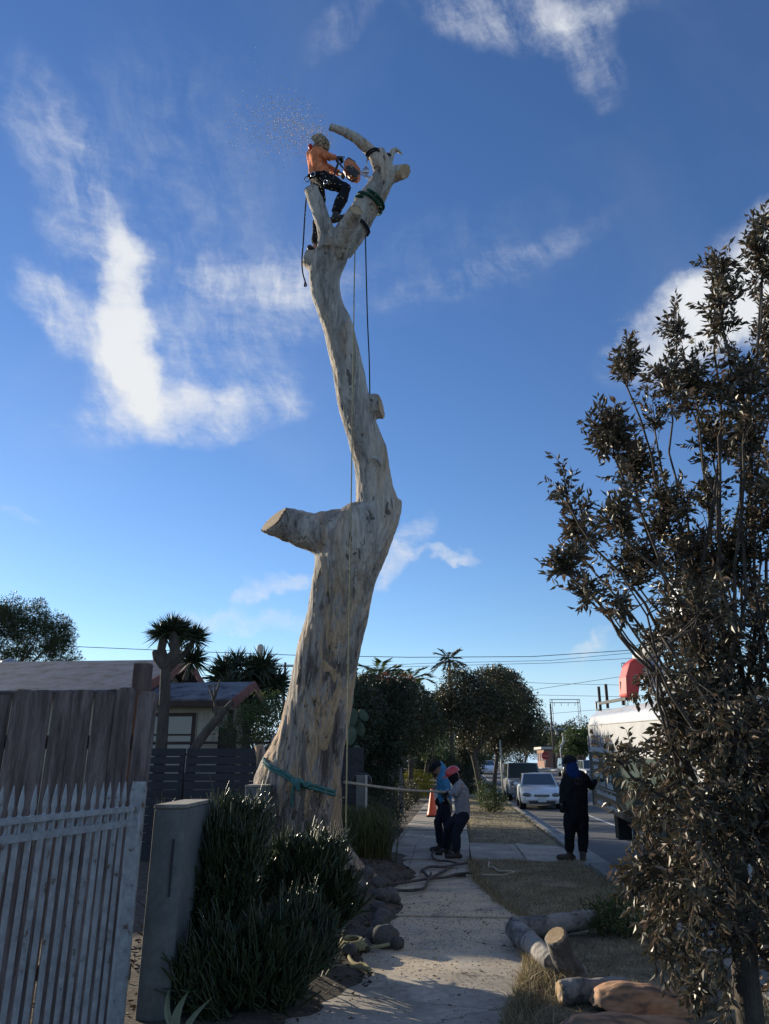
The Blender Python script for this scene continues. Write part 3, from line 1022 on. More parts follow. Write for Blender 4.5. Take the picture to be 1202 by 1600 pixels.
# ------------------------------------------------------------------ board fence behind it
bf = P(243, 1076, 5.35)
fence = empty('board_fence', (bf.x, 5.35, 0), 0, 'tall weathered reddish board fence behind the white gate', 'fence')
x = bf.x
for i in range(13):
    wdt = random.uniform(0.134, 0.146)
    top = bf.z + random.uniform(-0.03, 0.02) - 0.004 * i
    lean = random.uniform(-0.008, 0.008) + (0.015 if i == 0 else 0)
    x0, x1 = x - wdt, x
    ear = 0.028
    yj = 5.35 + random.uniform(-0.006, 0.006)
    poly = [(x0 - lean, 0.03), (x1 - lean, 0.03), (x1 + lean, top - ear), (x1 - ear + lean, top), (x0 + ear + lean, top), (x0 + lean, top - ear)]
    b = MB(); b.prism([Vector((px_, yj, pz)) for (px_, pz) in poly], (0, 0.018, 0))
    b.build('board', M['old_board'], fence, bevel=0.002)
    x = x0 - random.uniform(0.003, 0.009)
for z in (0.35, 1.75):
    b = MB(); b.box(((bf.x + x) / 2, 5.40, z), (bf.x - x, 0.04, 0.09)); b.build('rail', M['old_post'], fence)
pp = P(224, 1037, 5.47)
b = MB(); b.box((pp.x, 5.48, pp.z / 2), (0.118, 0.09, pp.z)); b.build('fence_post', M['old_post'], fence, bevel=0.005)

# ------------------------------------------------------------------ low stucco wall with a pier end
w0 = P(241, 1267, 5.6); w1 = P(289, 1270, 5.6)
zt_ = 1.305
wl = empty('stucco_wall', (w0.x, 5.6, 0), 0, 'low grey green stucco wall end beside the spiky bush', 'wall')
dv = RD(0, 1.0) - RD(0, 0); dv = Vector((dv.x - 0.10, dv.y, 0)).normalized()
def wall_prism(p, q, length, z0, z1):
    return [Vector((p.x, p.y, z0)), Vector((q.x, q.y, z0)), Vector((q.x, q.y, z0)) + dv * length, Vector((p.x, p.y, z0)) + dv * length], (0, 0, z1 - z0)
b = MB(); b.prism(*wall_prism(Vector((w0.x, 5.6, 0)), Vector((w1.x, 5.62, 0)), 0.85, -0.05, zt_)); b.build('wall_body', M['stucco'], wl, bevel=0.012)
b = MB(); b.prism(*wall_prism(Vector((w0.x - 0.004, 5.595, 0)), Vector((w1.x + 0.004, 5.615, 0)), 0.86, zt_ + 0.002, zt_ + 0.03)); b.build('wall_cap', M['cap'], wl, bevel=0.008)
b = MB(); b.box(((w0.x + w1.x) / 2 + 0.045, 5.603, 0.93), (0.011, 0.012, 0.36)); b.build('hinge_strap', M['slat'], wl)
w2 = P(388, 1226, 10.3); w3 = P(421, 1226, 10.3)
wl2 = empty('stucco_pier', (w2.x, 10.3, 0), 0, 'grey stucco wall pier against the base of the big trunk', 'wall')
b = MB(); b.prism(*wall_prism(Vector((w2.x, 10.1, 0)), Vector((w3.x, 10.12, 0)), 0.5, -0.05, w2.z - 0.03)); b.build('pier_body', M['stucco'], wl2, bevel=0.012)
b = MB(); b.prism(*wall_prism(Vector((w2.x - .006, 10.095, 0)), Vector((w3.x + .006, 10.115, 0)), 0.51, w2.z - 0.028, w2.z)); b.build('pier_cap', M['cap'], wl2, bevel=0.008)

# ------------------------------------------------------------------ dark slat fence with a gate in it
FY = 14.5
zt2 = P(300, 1169, FY).z
def slat_run(name, px0, px1, label, cat, gap_open, top=zt2):
    xa, xb = P(px0, 1169, FY).x, P(px1, 1169, FY).x
    r = empty(name, ((xa + xb) / 2, FY, 0), 0, label, cat, 'dark slat fence sections')
    nsl = 13
    h = top / nsl
    for i in range(nsl):
        b = MB(); b.box(((xa + xb) / 2 + random.uniform(-.004, .004), FY + random.uniform(-.003, .003), h * (i + 0.5)), (xb - xa, 0.02, h - (0.022 if gap_open and i in (9, 10, 11) else 0.009)))
        b.build('slat', M['slat'], r)
    for xx in (xa + 0.05, xb - 0.05, (xa + xb) / 2):
        b = MB(); b.box((xx, FY + 0.05, top / 2), (0.09, 0.07, top - 0.01)); b.build('post', M['slat'], r)
    return r
slat_run('slat_gate', 205, 290, 'dark slatted gate with open gaps beside the board fence', 'gate', True)
slat_run('slat_fence', 293, 405, 'dark horizontal slat fence below the porch of the house', 'fence', True)
slat_run('slat_fence', 407, 569, 'dark horizontal slat fence ending right of the big trunk', 'fence', False, zt2 + 0.02)

# ------------------------------------------------------------------ bungalow behind the fences
M['cream'] = mat('cream_siding', [(0.3, (0.33, 0.29, 0.21)), (0.7, (0.47, 0.42, 0.32))], 3, 0.85, fine=0.12)
M['roofing'] = mat('old_roll_roofing', [(0.36, (0.04, 0.042, 0.05)), (0.42, (0.10, 0.105, 0.122)), (0.52, (0.135, 0.142, 0.165)), (0.62, (0.175, 0.182, 0.205))], 2.4, 0.95, bump=0.6, bump_scale=16, fine=0.3, bump_dist=0.01)
M['fascia'] = mat('faded_red_fascia', [(0.3, (0.16, 0.052, 0.038)), (0.7, (0.30, 0.12, 0.085))], 5, 0.8, fine=0.2)
M['timber'] = mat('dark_timber', [(0.3, (0.035, 0.022, 0.018)), (0.7, (0.07, 0.045, 0.035))], 5, 0.8)
M['pane'] = glass_mat('window_glass', (0.02, 0.022, 0.025), 0.12)
house = empty('bungalow', RD(-7, 18, 0), 0, 'low cream bungalow with grey roof and faded red gable trim', 'house')


def RB(mb, s0, s1, t0, t1, z0, z1):
    """box in street coordinates"""
    pts = [RD(s0, t0, z0), RD(s1, t0, z0), RD(s1, t1, z0), RD(s0, t1, z0)]
    return mb.prism(pts, (0, 0, z1 - z0))


def gable(s_in, s_out, tm_, half, z_eave, z_ridge, over, wall_in, wallpart, roofname):
    """wing whose ridge runs away from the street and whose gable faces it"""
    b = MB()
    tA, tB = tm_ - half + 0.35, tm_ + half - 0.35
    zw = z_eave + (z_ridge - z_eave) * 0.35 / half - 0.06
    so = s_out - over
    poly = [RD(so, tA, 0), RD(so, tB, 0), RD(so, tB, zw), RD(so, tm_, z_ridge - 0.10), RD(so, tA, zw)]
    d = RD(s_in, 0) - RD(so, 0)
    b.prism(poly, d)
    b.build(wallpart, M['cream'], house)
    roofs = []
    for sgn in (-1, 1):
        e0, r0 = RD(s_out, tm_ + sgn * half, z_eave), RD(s_out, tm_, z_ridge)
        e1, r1 = RD(s_in, tm_ + sgn * half, z_eave), RD(s_in, tm_, z_ridge)
        nrm = (r0 - e0).cross(e1 - e0).normalized()
        if nrm.z < 0: nrm = -nrm
        b = MB(); b.prism([e0, r0, r1, e1], nrm * 0.05)
        ro = b.build(roofname, M['roofing'], house)
        # red rake board along the gable
        out_ = (RD(1, 0) - RD(0, 0)).normalized()
        b = MB(); b.prism([e0 + out_ * 0.002 - nrm * 0.16, r0 + out_ * 0.002 - nrm * 0.16, r0 + out_ * 0.002 + nrm * 0.065, e0 + out_ * 0.002 + nrm * 0.065], out_ * 0.04)
        b.build('rake_board', M['fascia'], ro)
        b = MB(); b.bar(e0 + Vector((0, 0, -0.05)), e1 + Vector((0, 0, -0.05)), 0.03, 0.12); b.build('fascia_board', M['timber'], ro)
        for k in range(9):
            f_ = (k + 0.5) / 9
            q = e0.lerp(e1, f_)
            b = MB(); b.bar(q + Vector((0, 0, -0.05)), q.lerp(r0.lerp(r1, f_), 0.5) + Vector((0, 0, -0.05)), 0.05, 0.09); b.build('rafter', M['cream'], ro)
    return roofs


gable(-17.5, -6.95, 19.0, 3.15, 3.10, 4.16, 0.55, -17.5, 'wall', 'roof')
gable(-7.6, -4.78, 17.6, 1.62, 2.90, 3.42, 0.55, -6.95, 'wing_wall', 'wing_roof')
# attic louvre in the main gable
b = MB(); RB(b, -7.52, -7.44, 18.7, 19.3, 3.35, 3.72); b.build('attic_louvre', M['timber'], house)
# windows and trim on the wing wall facing the fence
tw = 16.33
for (s0, s1, z0, z1) in ((-6.35, -5.72, 1.0, 2.62), (-6.98, -6.42, 1.0, 2.62)):
    b = MB(); RB(b, s0 - 0.06, s1 + 0.06, tw - 0.05, tw + 0.02, z0 - 0.06, z1 + 0.06); wf = b.build('window', M['timber'], house)
    nrow = 4
    for k in range(nrow):
        hz = (z1 - z0) / nrow
        b = MB(); RB(b, s0 + 0.02, s1 - 0.02, tw - 0.062, tw - 0.052, z0 + hz * k + 0.02, z0 + hz * (k + 1) - 0.02); b.build('pane', M['pane'], wf)
b = MB(); RB(b, -5.70, -5.64, tw - 0.03, tw + 0.01, 0.2, 2.72); b.build('corner_trim', M['cream'], house)
for k in range(4):
    b = MB(); RB(b, -5.62 + 0.12 * k, -5.505 + 0.12 * k, tw - 0.018, tw + 0.01, 0.2, 2.68); b.build('siding_board', M['cream'], house)
# porch post, rail, door
b = MB(); RB(b, -4.98, -4.88, 16.4, 16.5, 0, 2.75); b.build('porch_post', M['timber'], house)
b = MB(); RB(b, -5.36, -5.28, 16.9, 18.2, 0.2, 2.4); b.build('door', M['timber'], house)
b = MB(); RB(b, -6.9, -3.6, 16.05, 16.1, 2.02, 2.07); b.build('porch_rail', M['timber'], house)
vp = P(14, 1040, 21.0)
b = MB(); b.lathe((vp.x, vp.y, vp.z - 0.55), [(0.16, 0), (0.15, 0.55), (0.24, 0.57), (0.22, 0.66), (0.05, 0.74)], 12); b.build('vent_stack', mat('galvanised', [(0.4, (0.3, 0.31, 0.33)), (0.6, (0.42, 0.43, 0.45))], 6, 0.5, metallic=0.6), house)


# ------------------------------------------------------------------ vegetation
def leaf_mesh(name, pos, dirs, length, width, fold=0.25, normals=None):
    """diamond leaves folded along the midrib; every leaf its own island"""
    n = len(pos)
    pos = np.asarray(pos, dtype=np.float64); d = np.asarray(dirs, dtype=np.float64)
    d /= np.maximum(np.linalg.norm(d, axis=1, keepdims=True), 1e-6)
    r = rng.normal(size=(n, 3)) if normals is None else normals
    s = np.cross(d, r); s /= np.maximum(np.linalg.norm(s, axis=1, keepdims=True), 1e-6)
    u = np.cross(s, d)
    L = (length * rng.uniform(0.65, 1.25, n))[:, None]
    W = (width * rng.uniform(0.7, 1.2, n))[:, None] * 0.5
    base = pos; tip = pos + d * L + u * (-0.12 * L)
    mid = pos + d * (0.45 * L)
    l = mid + s * W + u * (W * fold * 2); r_ = mid - s * W + u * (W * fold * 2)
    V = np.stack([base, r_, tip, l], 1).reshape(-1, 3)
    i = np.arange(n)[:, None] * 4
    F = np.concatenate([i + np.array([0, 1, 2]), i + np.array([0, 2, 3])], 0)
    return mesh_np(name, V, F)


def foliage(name, pos, dirs, length, width, mtl, parent, fold=0.25):
    me = leaf_mesh(name, pos, dirs, length, width, fold)
    shift_mesh(me, world_loc(parent))
    o = link_mesh(name, me, mtl, parent)
    o['kind'] = 'stuff'
    return o


def unit(v):
    return v / np.maximum(np.linalg.norm(v, axis=-1, keepdims=True), 1e-6)


def clumps(centers, radius, per, squash=0.7):
    """leaf positions and outward directions round clump centres"""
    c = np.repeat(np.asarray(centers, dtype=np.float64), per, axis=0)
    n = len(c)
    d = unit(rng.normal(size=(n, 3)))
    rr = radius * rng.random(n) ** 0.45
    off = d * rr[:, None]; off[:, 2] *= squash
    dirs = d + rng.normal(size=(n, 3)) * 0.6
    return c + off, dirs


def crown_points(blobs, n, shell=0.55, gap=0.0, seed=0.0):
    """points in a union of ellipsoids (cx,cy,cz,rx,ry,rz), more of them near the surface, holes by noise"""
    out_ = []
    wts = np.array([b[3] * b[4] * b[5] for b in blobs]) ** 0.67
    wts /= wts.sum()
    while len(out_) < n:
        b = blobs[rng.choice(len(blobs), p=wts)]
        d = unit(rng.normal(size=3))
        r = shell + (1 - shell) * rng.random() ** 0.6 if rng.random() < 0.75 else rng.random() ** 0.5
        p = np.array(b[:3]) + d * np.array(b[3:6]) * r
        if gap and mnoise.noise(Vector(p) * (1.6 / max(0.6, b[3])) + Vector((seed, seed, 0))) < -0.5 + gap:
            continue
        out_.append(p)
    return np.array(out_)


M['limb_bark'] = mat('grey_brown_bark', [(0.3, (0.045, 0.036, 0.028)), (0.7, (0.11, 0.09, 0.072))], 9, 0.95, stretch=(1, 1, 0.3), bump=0.8, fine=0.3)
M['leaf_dark'] = leaf_mat('dark_hedge_leaf', (0.016, 0.024, 0.010), (0.048, 0.062, 0.022), 0.5, 0.2)
M['leaf_ficus'] = leaf_mat('olive_leaf', (0.020, 0.026, 0.012), (0.115, 0.112, 0.055), 0.42, 0.25, dry=(0.14, 0.095, 0.06), dry_amount=0.10)
M['leaf_street'] = leaf_mat('dusty_glossy_leaf', (0.026, 0.024, 0.016), (0.125, 0.105, 0.062), 0.45, 0.16, 2.0, dry=(0.20, 0.13, 0.08), dry_amount=0.14, spec=0.45)  # light end brightened to give some leaves a sunlit look
M['leaf_green'] = leaf_mat('fresh_green_leaf', (0.035, 0.060, 0.018), (0.10, 0.14, 0.04), 0.5, 0.35)
M['leaf_yellow'] = leaf_mat('golden_leaf', (0.16, 0.15, 0.02), (0.50, 0.42, 0.04), 0.5, 0.4)
M['leaf_pepper'] = leaf_mat('pepper_leaf', (0.03, 0.042, 0.018), (0.075, 0.095, 0.038), 0.55, 0.3)
M['leaf_yucca'] = leaf_mat('yucca_leaf', (0.014, 0.022, 0.012), (0.045, 0.062, 0.026), 0.45, 0.12)
M['leaf_far'] = leaf_mat('far_leaf', (0.028, 0.038, 0.018), (0.075, 0.09, 0.036), 0.6, 0.25)
M['stick'] = leaf_mat('pencil_stem', (0.009, 0.018, 0.007), (0.068, 0.088, 0.036), 0.35, 0.0, 2.5)
M['grass_clump'] = leaf_mat('clump_grass', (0.045, 0.055, 0.015), (0.15, 0.15, 0.045), 0.5, 0.35)
M['red_leaf'] = leaf_mat('bract', (0.10, 0.03, 0.02), (0.28, 0.10, 0.05), 0.5, 0.35)


def branch_tube(mb, p0, p1, r0, r1, wob=0.06, n=6, seg=4):
    p0, p1 = Vector(p0), Vector(p1)
    L = (p1 - p0).length
    pts, rad = [], []
    ph = random.uniform(0, 100)
    for i in range(seg + 1):
        f_ = i / seg
        q = p0.lerp(p1, f_)
        k = wob * L * math.sin(math.pi * f_)
        q = q + Vector((mnoise.noise(Vector((ph, f_ * 2, 0))), mnoise.noise(Vector((ph, f_ * 2, 7))), 0.4 * mnoise.noise(Vector((ph, f_ * 2, 13))))) * k * 2
        pts.append(q); rad.append(r0 + (r1 - r0) * f_)
    mb.tube(pts, rad, n, 'flat')
    return pts


def stick_mesh(name, p0, p1, bend, r):
    """thin bent sticks, triangular in section"""
    n = len(p0)
    d = unit(p1 - p0)
    a = unit(np.cross(d, rng.normal(size=(n, 3)))); b = np.cross(d, a)
    mid = (p0 + p1) / 2 + bend
    V = []
    for (q, k) in ((p0, 1.0), (mid, 0.95), (p1, 0.55)):
        for j in range(3):
            th = 2 * np.pi * j / 3
            V.append(q + (a * math.cos(th) + b * math.sin(th)) * (r * k)[:, None])
    V = np.stack(V, 1).reshape(-1, 3)
    i = np.arange(n)[:, None] * 9
    F = []
    for s_ in (0, 3):
        for j in range(3):
            k = (j + 1) % 3
            F.append(i + np.array([s_ + j, s_ + k, s_ + 3 + k, s_ + 3 + j]))
    return mesh_np(name, V, np.concatenate(F, 0), True)


# ---- street tree in the near right: many upright stems, dusty leaves down to the ground
ST_Y = 5.05
st_base = Vector((2.13, ST_Y, 0.0))
street = empty('street_tree', st_base, 0, 'tall bushy street tree with dusty dark leaves at the right edge', 'tree')
LOBES = [(955, 680, 27, 40, 24), (990, 735, 30, 45, 24), (900, 830, 27, 42, 22), (968, 815, 25, 34, 13), (1040, 800, 42, 42, 24), (885, 888, 19, 13, 8), (990, 890, 42, 33, 20), (978, 578, 14, 36, 11),
         (1042, 590, 28, 28, 12), (1056, 508, 11, 24, 6), (1130, 480, 24, 60, 22), (1085, 605, 36, 48, 22), (1188, 400, 16, 46, 13), (1232, 430, 40, 70, 24), (1160, 610, 45, 50, 32), (1165, 700, 42, 38, 24),
         (1112, 775, 26, 30, 13), (1185, 800, 28, 70, 24), (1130, 870, 60, 38, 38), (1070, 880, 38, 38, 20), (915, 922, 27, 20, 11), (972, 948, 24, 24, 8), (1250, 560, 45, 90, 40), (1260, 760, 50, 90, 40),
         (1190, 352, 8, 14, 4), (884, 762, 8, 26, 5), (1118, 418, 9, 22, 5), (985, 1176, 22, 10, 6), (966, 1182, 14, 12, 6), (1012, 1080, 12, 18, 4), (1110, 690, 30, 40, 14), (1020, 650, 22, 30, 7), (1200, 520, 30, 50, 18), (1032, 1000, 26, 30, 9), (1052, 958, 30, 22, 9)]
LOWER = [(900, 1035), (1000, 1055), (1100, 1050), (1150, 1032), (1190, 1000), (1270, 980), (1330, 985), (1400, 974), (1450, 1000), (1510, 1032), (1560, 1062), (1590, 1090)]
st_wood = MB(); tw = MB()
trunk_top = st_base + Vector((0.06, 0, 1.5))
branch_tube(st_wood, st_base + Vector((0, 0, -0.05)), trunk_top, 0.085, 0.055, 0.05, 10, 6)
branch_tube(st_wood, st_base + Vector((0.33, 0.1, -0.05)), st_base + Vector((0.42, 0.12, 1.9)), 0.06, 0.04, 0.06, 9, 6)
clus, cl_dir, cl_n = [], [], []
def add_cluster(p, src, nleaf):
    p = Vector(p); src = Vector(src)
    branch_tube(tw, src, p, 0.006, 0.002, 0.10, 4, 4)
    clus.append(tuple(p)); cl_dir.append(tuple((p - src).normalized())); cl_n.append(nleaf)
for (px_, py_, rx, ry, n_) in LOBES:
    Yc = ST_Y + random.uniform(-0.55, 0.65)
    c = P(px_, py_, Yc)
    # the limb that carries this lobe climbs steeply out of the trunk
    z0 = random.uniform(0.9, 1.9) if c.z > 2.6 else random.uniform(0.7, 1.2)
    src = st_base + Vector((0.06 + random.uniform(-.03, .3), random.uniform(-.04, .12), z0))
    low = P(px_ + 0.15 * rx, py_ + 0.75 * ry, Yc)
    mid_ = src.lerp(low, 0.55) + Vector((0.10 * (st_base.x + 0.3 - low.x), 0, 0.0))
    spine = branch_tube(st_wood, src, mid_, 0.017, 0.011, 0.05, 6, 6)[:-1] + branch_tube(st_wood, mid_, low, 0.011, 0.007, 0.05, 6, 5) + branch_tube(st_wood, low, P(px_, py_ - 0.8 * ry, Yc), 0.007, 0.002, 0.06, 5, 5)
    up_part = spine[-9:]
    for k in range(int(n_ * (1.35 if py_ < 900 else 0.95))):
        th = random.uniform(0, 2 * math.pi); rr = random.random() ** 0.5
        x_ = px_ + rx * rr * math.cos(th); y_ = py_ + ry * rr * math.sin(th)
        q = P(x_, y_, Yc + random.uniform(-1, 1) * rx * 0.0050)
        s_ = min(up_part, key=lambda v: (v - q).length + 0.5 * max(0, v.z - q.z + 0.05))
        add_cluster(q, s_, random.choice((12, 20, 34, 44)))
    if py_ < 640 or rx < 20:                     # bare leader with sparse leaves at the top
        tp_ = P(px_ + random.uniform(-4, 4), py_ - ry * 1.15, Yc)
        add_cluster(tp_, spine[-1], 9)
stem_pts = []
for k in range(16):
    z = random.uniform(1.6, 2.9)
    tgt = Vector((random.uniform(1.45, 3.4), ST_Y + random.uniform(-0.7, 0.8), z))
    stem_pts += branch_tube(st_wood, st_base + Vector((random.uniform(0, .35), random.uniform(0, .1), random.uniform(0.35, 1.3))), tgt, 0.016, 0.005, 0.08, 6, 8)
made = 0
while made < 620:
    y_ = random.uniform(905, 1585)
    xl = None
    for (ya, xa), (yb, xb) in zip(LOWER, LOWER[1:]):
        if ya <= y_ <= yb: xl = xa + (xb - xa) * (y_ - ya) / (yb - ya)
    if xl is None: continue
    x_ = xl + 15 * random.random() + (1345 - xl) * random.random() ** 1.25
    Yc = ST_Y + random.uniform(-0.75, 0.85)
    if x_ < xl + 70: Yc = ST_Y + random.uniform(-0.35, 0.5)
    q = P(x_, y_, Yc)
    if q.z < 0.22 or q.z < 0.55 and abs(q.x - st_base.x) < 0.3: continue
    if mnoise.noise(Vector((q.x * 1.9, q.y * 1.9, q.z * 1.9))) < -0.30: continue
    s_ = min(stem_pts, key=lambda v: (v - q).length)
    if (s_ - q).length > 0.9 and random.random() < 0.6: continue
    add_cluster(q, s_, random.randint(26, 46)); made += 1
pos, dirs, tw0, tw1 = [], [], [], []
for c, d, dense in zip(clus, cl_dir, cl_n):
    c = np.array(c); d = np.array(d)
    low = c[2] < 2.7
    sprays = max(2, dense // 9)
    for k in range(sprays):
        td = unit(d * 0.55 + rng.normal(size=3) * 0.62 + np.array([0, 0, 0.10 if low else 0.42]))
        b0 = c - d * rng.uniform(0.0, 0.16)
        L_ = rng.uniform(0.09, 0.20)
        tw0.append(b0); tw1.append(b0 + td * L_)
        nl = int(rng.integers(7, 12))
        for m in range(nl):
            f_ = 0.15 + 0.85 * (m + rng.random()) / nl
            perp = rng.normal(size=3); perp = unit(perp - td * perp.dot(td))
            q = b0 + td * (L_ * f_) + perp * 0.003
            pos.append(q); dirs.append(td * rng.uniform(0.45, 1.0) + perp * 0.8 + np.array([0, 0, -0.45 if low else -0.08]))
foliage('foliage', np.array(pos), np.array(dirs), 0.064, 0.0255, M['leaf_street'], street)
tw0, tw1 = np.array(tw0), np.array(tw1)
me = stick_mesh('twiglets', tw0, tw1, rng.normal(size=tw0.shape) * 0.006, np.full(len(tw0), 0.0022)); shift_mesh(me, st_base)
o = link_mesh('twiglets', me, M['limb_bark'], street); o['kind'] = 'stuff'
st_wood.build('trunk', M['limb_bark'], street)
tw.build('twigs', M['limb_bark'], street, fix=False)


# ---- spiky pencil bushes in front of the trunk
def pencil_bush(base, blobs, n_whorl, per, length, r, label):
    root = empty('pencil_bush', base, 0, label, 'bush', 'spiky green bushes in front of the trunk')
    pts = crown_points(blobs, n_whorl, 0.45, 0.15)
    wood = MB()
    for p in pts[:70]:
        p = Vector(p)
        q = Vector((base[0] + (p.x - base[0]) * 0.25, base[1] + (p.y - base[1]) * 0.25, 0.0))
        branch_tube(wood, q, p, 0.014, 0.006, 0.06, 5, 5)
    wood.build('stems', M['stick'], root, fix=False)
    c = np.repeat(pts, per, axis=0)
    n = len(c)
    cen = np.array([np.mean([b[k] for b in blobs]) for k in range(3)])
    outw = unit(c - cen) * 0.5 + np.array([0, 0, 1.0])
    d = unit(outw + rng.normal(size=(n, 3)) * 0.46)
    L = length * rng.uniform(0.55, 1.2, n) * np.repeat(rng.choice([0.7, 0.9, 1.0, 1.15, 1.75], len(pts)), per)
    p0 = c + rng.normal(size=(n, 3)) * 0.02
    p1 = p0 + d * L[:, None] + np.array([0, 0, 1]) * (0.18 * L)[:, None]
    me = stick_mesh('sticks', p0, p1, -unit(rng.normal(size=(n, 3))) * (0.06 * L)[:, None], r * rng.uniform(0.7, 1.2, n))
    shift_mesh(me, base)
    o = link_mesh('sticks', me, M['stick'], root); o['kind'] = 'stuff'
    return root


pA = P(338, 1400, 6.4); pB = P(462, 1360, 7.3); pC = P(420, 1500, 6.1)
pencil_bush(Vector((pA.x, 6.5, 0)), [(pA.x - 0.02, 6.5, 0.72, 0.34, 0.42, 0.52), (pA.x + 0.12, 6.75, 1.06, 0.20, 0.25, 0.20), (pA.x - 0.1, 6.3, 0.4, 0.32, 0.3, 0.36)], 560, 9, 0.120, 0.0092, 'tall dark spiky green bush next to the stucco wall end')
pencil_bush(Vector((pB.x, 7.3, 0)), [(pB.x + 0.10, 7.3, 0.74, 0.36, 0.34, 0.17), (pB.x - 0.18, 7.25, 0.6, 0.3, 0.3, 0.2), (pB.x + 0.2, 7.2, 0.42, 0.38, 0.32, 0.22)], 460, 10, 0.120, 0.0092, 'sunlit spiky green bush just in front of the big trunk')
pencil_bush(Vector((pC.x, 6.0, 0)), [(pC.x - 0.06, 6.0, 0.24, 0.44, 0.40, 0.28), (pC.x - 0.28, 5.8, 0.22, 0.34, 0.34, 0.26), (pC.x + 0.18, 6.35, 0.34, 0.30, 0.3, 0.26)], 520, 8, 0.115, 0.0088, 'low dark spiky green bush at the bottom, left of the pavement')
# a few taller shoots against the slat fence
for (px_, py_, y_, lab) in ((345, 1205, 6.6, 'bare forked green shoot rising from the spiky bush'), (255, 1230, 6.9, 'small feathery shoot behind the stucco wall end'), (398, 1215, 7.2, 'short green shoots left of the trunk base')):
    tip = P(px_, py_, y_)
    base = Vector((tip.x + 0.03, y_, 0))
    r0 = empty('shoot', base, 0, lab, 'plant', 'thin green shoots')
    wood = MB()
    top = Vector((tip.x + 0.02, y_, tip.z - 0.24))
    branch_tube(wood, base, top, 0.012, 0.008, 0.04, 6, 6)
    for k in range(8 if px_ != 255 else 22):
        s0 = top.lerp(base, random.uniform(0, 0.22))
        d = Vector((random.uniform(-1, 1) * 0.5, random.uniform(-.4, .4), random.uniform(0.7, 1.1)))
        branch_tube(wood, s0, s0 + d * random.uniform(0.14, 0.26), 0.007 if px_ != 255 else 0.004, 0.004 if px_ != 255 else 0.0015, 0.12, 5, 4)
    wood.build('stems', M['stick'], r0, fix=False)
# pale strap leaf at the lower left
ag = G(283, 1604, 0.0) if False else P(282, 1600, 5.3)
tip = P(295, 1548, 5.25)
al = empty('strap_leaf_plant', (ag.x, 5.3, 0), 0, 'pale curved strap leaf at the bottom beside the stucco wall end', 'plant')
for (bx, tx, tz, wd) in ((0.0, tip.x, tip.z, 0.03), (0.03, tip.x - 0.12, 0.30, 0.022), (0.02, tip.x + 0.16, 0.26, 0.022)):
    pts = [Vector((ag.x + bx, 5.3, -0.02)).lerp(Vector((tx, 5.25, tz)), k / 6) + Vector((-0.05 * math.sin(math.pi * k / 6), 0, 0)) for k in range(7)]
    V, F = [], []
    for k, q in enumerate(pts):
        wk = wd * math.sin(math.pi * (0.18 + 0.8 * k / 6))
        V += [q + Vector((-wk, 0.0, 0)), q + Vector((0, 0.014, 0)), q + Vector((wk, 0, 0))]
    for k in range(6):
        F += [(3 * k, 3 * k + 1, 3 * k + 4, 3 * k + 3), (3 * k + 1, 3 * k + 2, 3 * k + 5, 3 * k + 4)]
    b = MB(); b.add(V, F, True); b.build('strap_leaf', plain('pale_strap_leaf', (0.22, 0.24, 0.16), 0.5), al)


# ---- shrubs, hedges and trees along the left of the pavement
def shrub(name, blobs, n, leaf, wid, mtl, label, cat='bush', group=None, gap=0.15, clump=0.16, per=16, stems=10, shell=0.6):
    base = Vector((np.mean([b[0] for b in blobs]), np.mean([b[1] for b in blobs]), 0))
    root = empty(name, base, 0, label, cat, group)
    c = crown_points(blobs, max(4, n // per), shell, gap, seed=random.uniform(0, 50))
    pos, dirs = clumps(c, clump, per)
    keep = pos[:, 2] > 0.0
    foliage('foliage', pos[keep], dirs[keep], leaf, wid, mtl, root)
    wood = MB()
    for p in c[:stems]:
        branch_tube(wood, base + Vector((random.uniform(-.1, .1), random.uniform(-.1, .1), -0.05)), p, 0.02, 0.006, 0.08, 5, 4)
    wood.build('stems', M['limb_bark'], root, fix=False)
    return root


def tree(name, base, height, trunk_r, blobs, n, leaf, wid, mtl, label, group=None, gap=0.2, clump=0.3, per=18, limbs=9, shell=0.6, lean=0.0):
    base = Vector(base)
    root = empty(name, base, 0, label, 'tree', group)
    blobs = list(blobs)
    for k in range(9):                                  # ragged sprays beyond the main mass
        b_ = blobs[random.randrange(len(blobs))]
        d_ = unit(rng.normal(size=3) + np.array([0, 0, 0.35])); q_ = random.uniform(0.16, 0.30)
        blobs.append((b_[0] + d_[0] * b_[3] * 1.03, b_[1] + d_[1] * b_[4] * 1.03, b_[2] + d_[2] * b_[5] * 1.03, b_[3] * q_, b_[4] * q_, b_[5] * q_ * 1.2))
    c = crown_points(blobs, max(6, n // per), shell, gap, seed=random.uniform(0, 50))
    pos, dirs = clumps(c, clump, per)
    foliage('crown', pos, dirs, leaf, wid, mtl, root)
    wood = MB()
    cz = np.mean([b[2] for b in blobs]); cx = np.mean([b[0] for b in blobs]); cy = np.mean([b[1] for b in blobs])
    zlow = min(b[2] - b[5] for b in blobs)
    fork_ = Vector((base.x + (cx - base.x) * 0.4, base.y + (cy - base.y) * 0.4, base.z + max(0.8, (zlow - base.z) * 0.9)))
    branch_tube(wood, base + Vector((0, 0, -0.1)), fork_, trunk_r, trunk_r * 0.75, 0.04, 10, 6)
    idx = rng.choice(len(c), size=min(limbs, len(c)), replace=False)
    for k in idx:
        branch_tube(wood, fork_ + Vector((0, 0, random.uniform(-0.2, 0.0))), c[k], trunk_r * 0.45, trunk_r * 0.08, 0.08, 6, 6)
    wood.build('trunk', M['limb_bark'], root, fix=False)
    return root


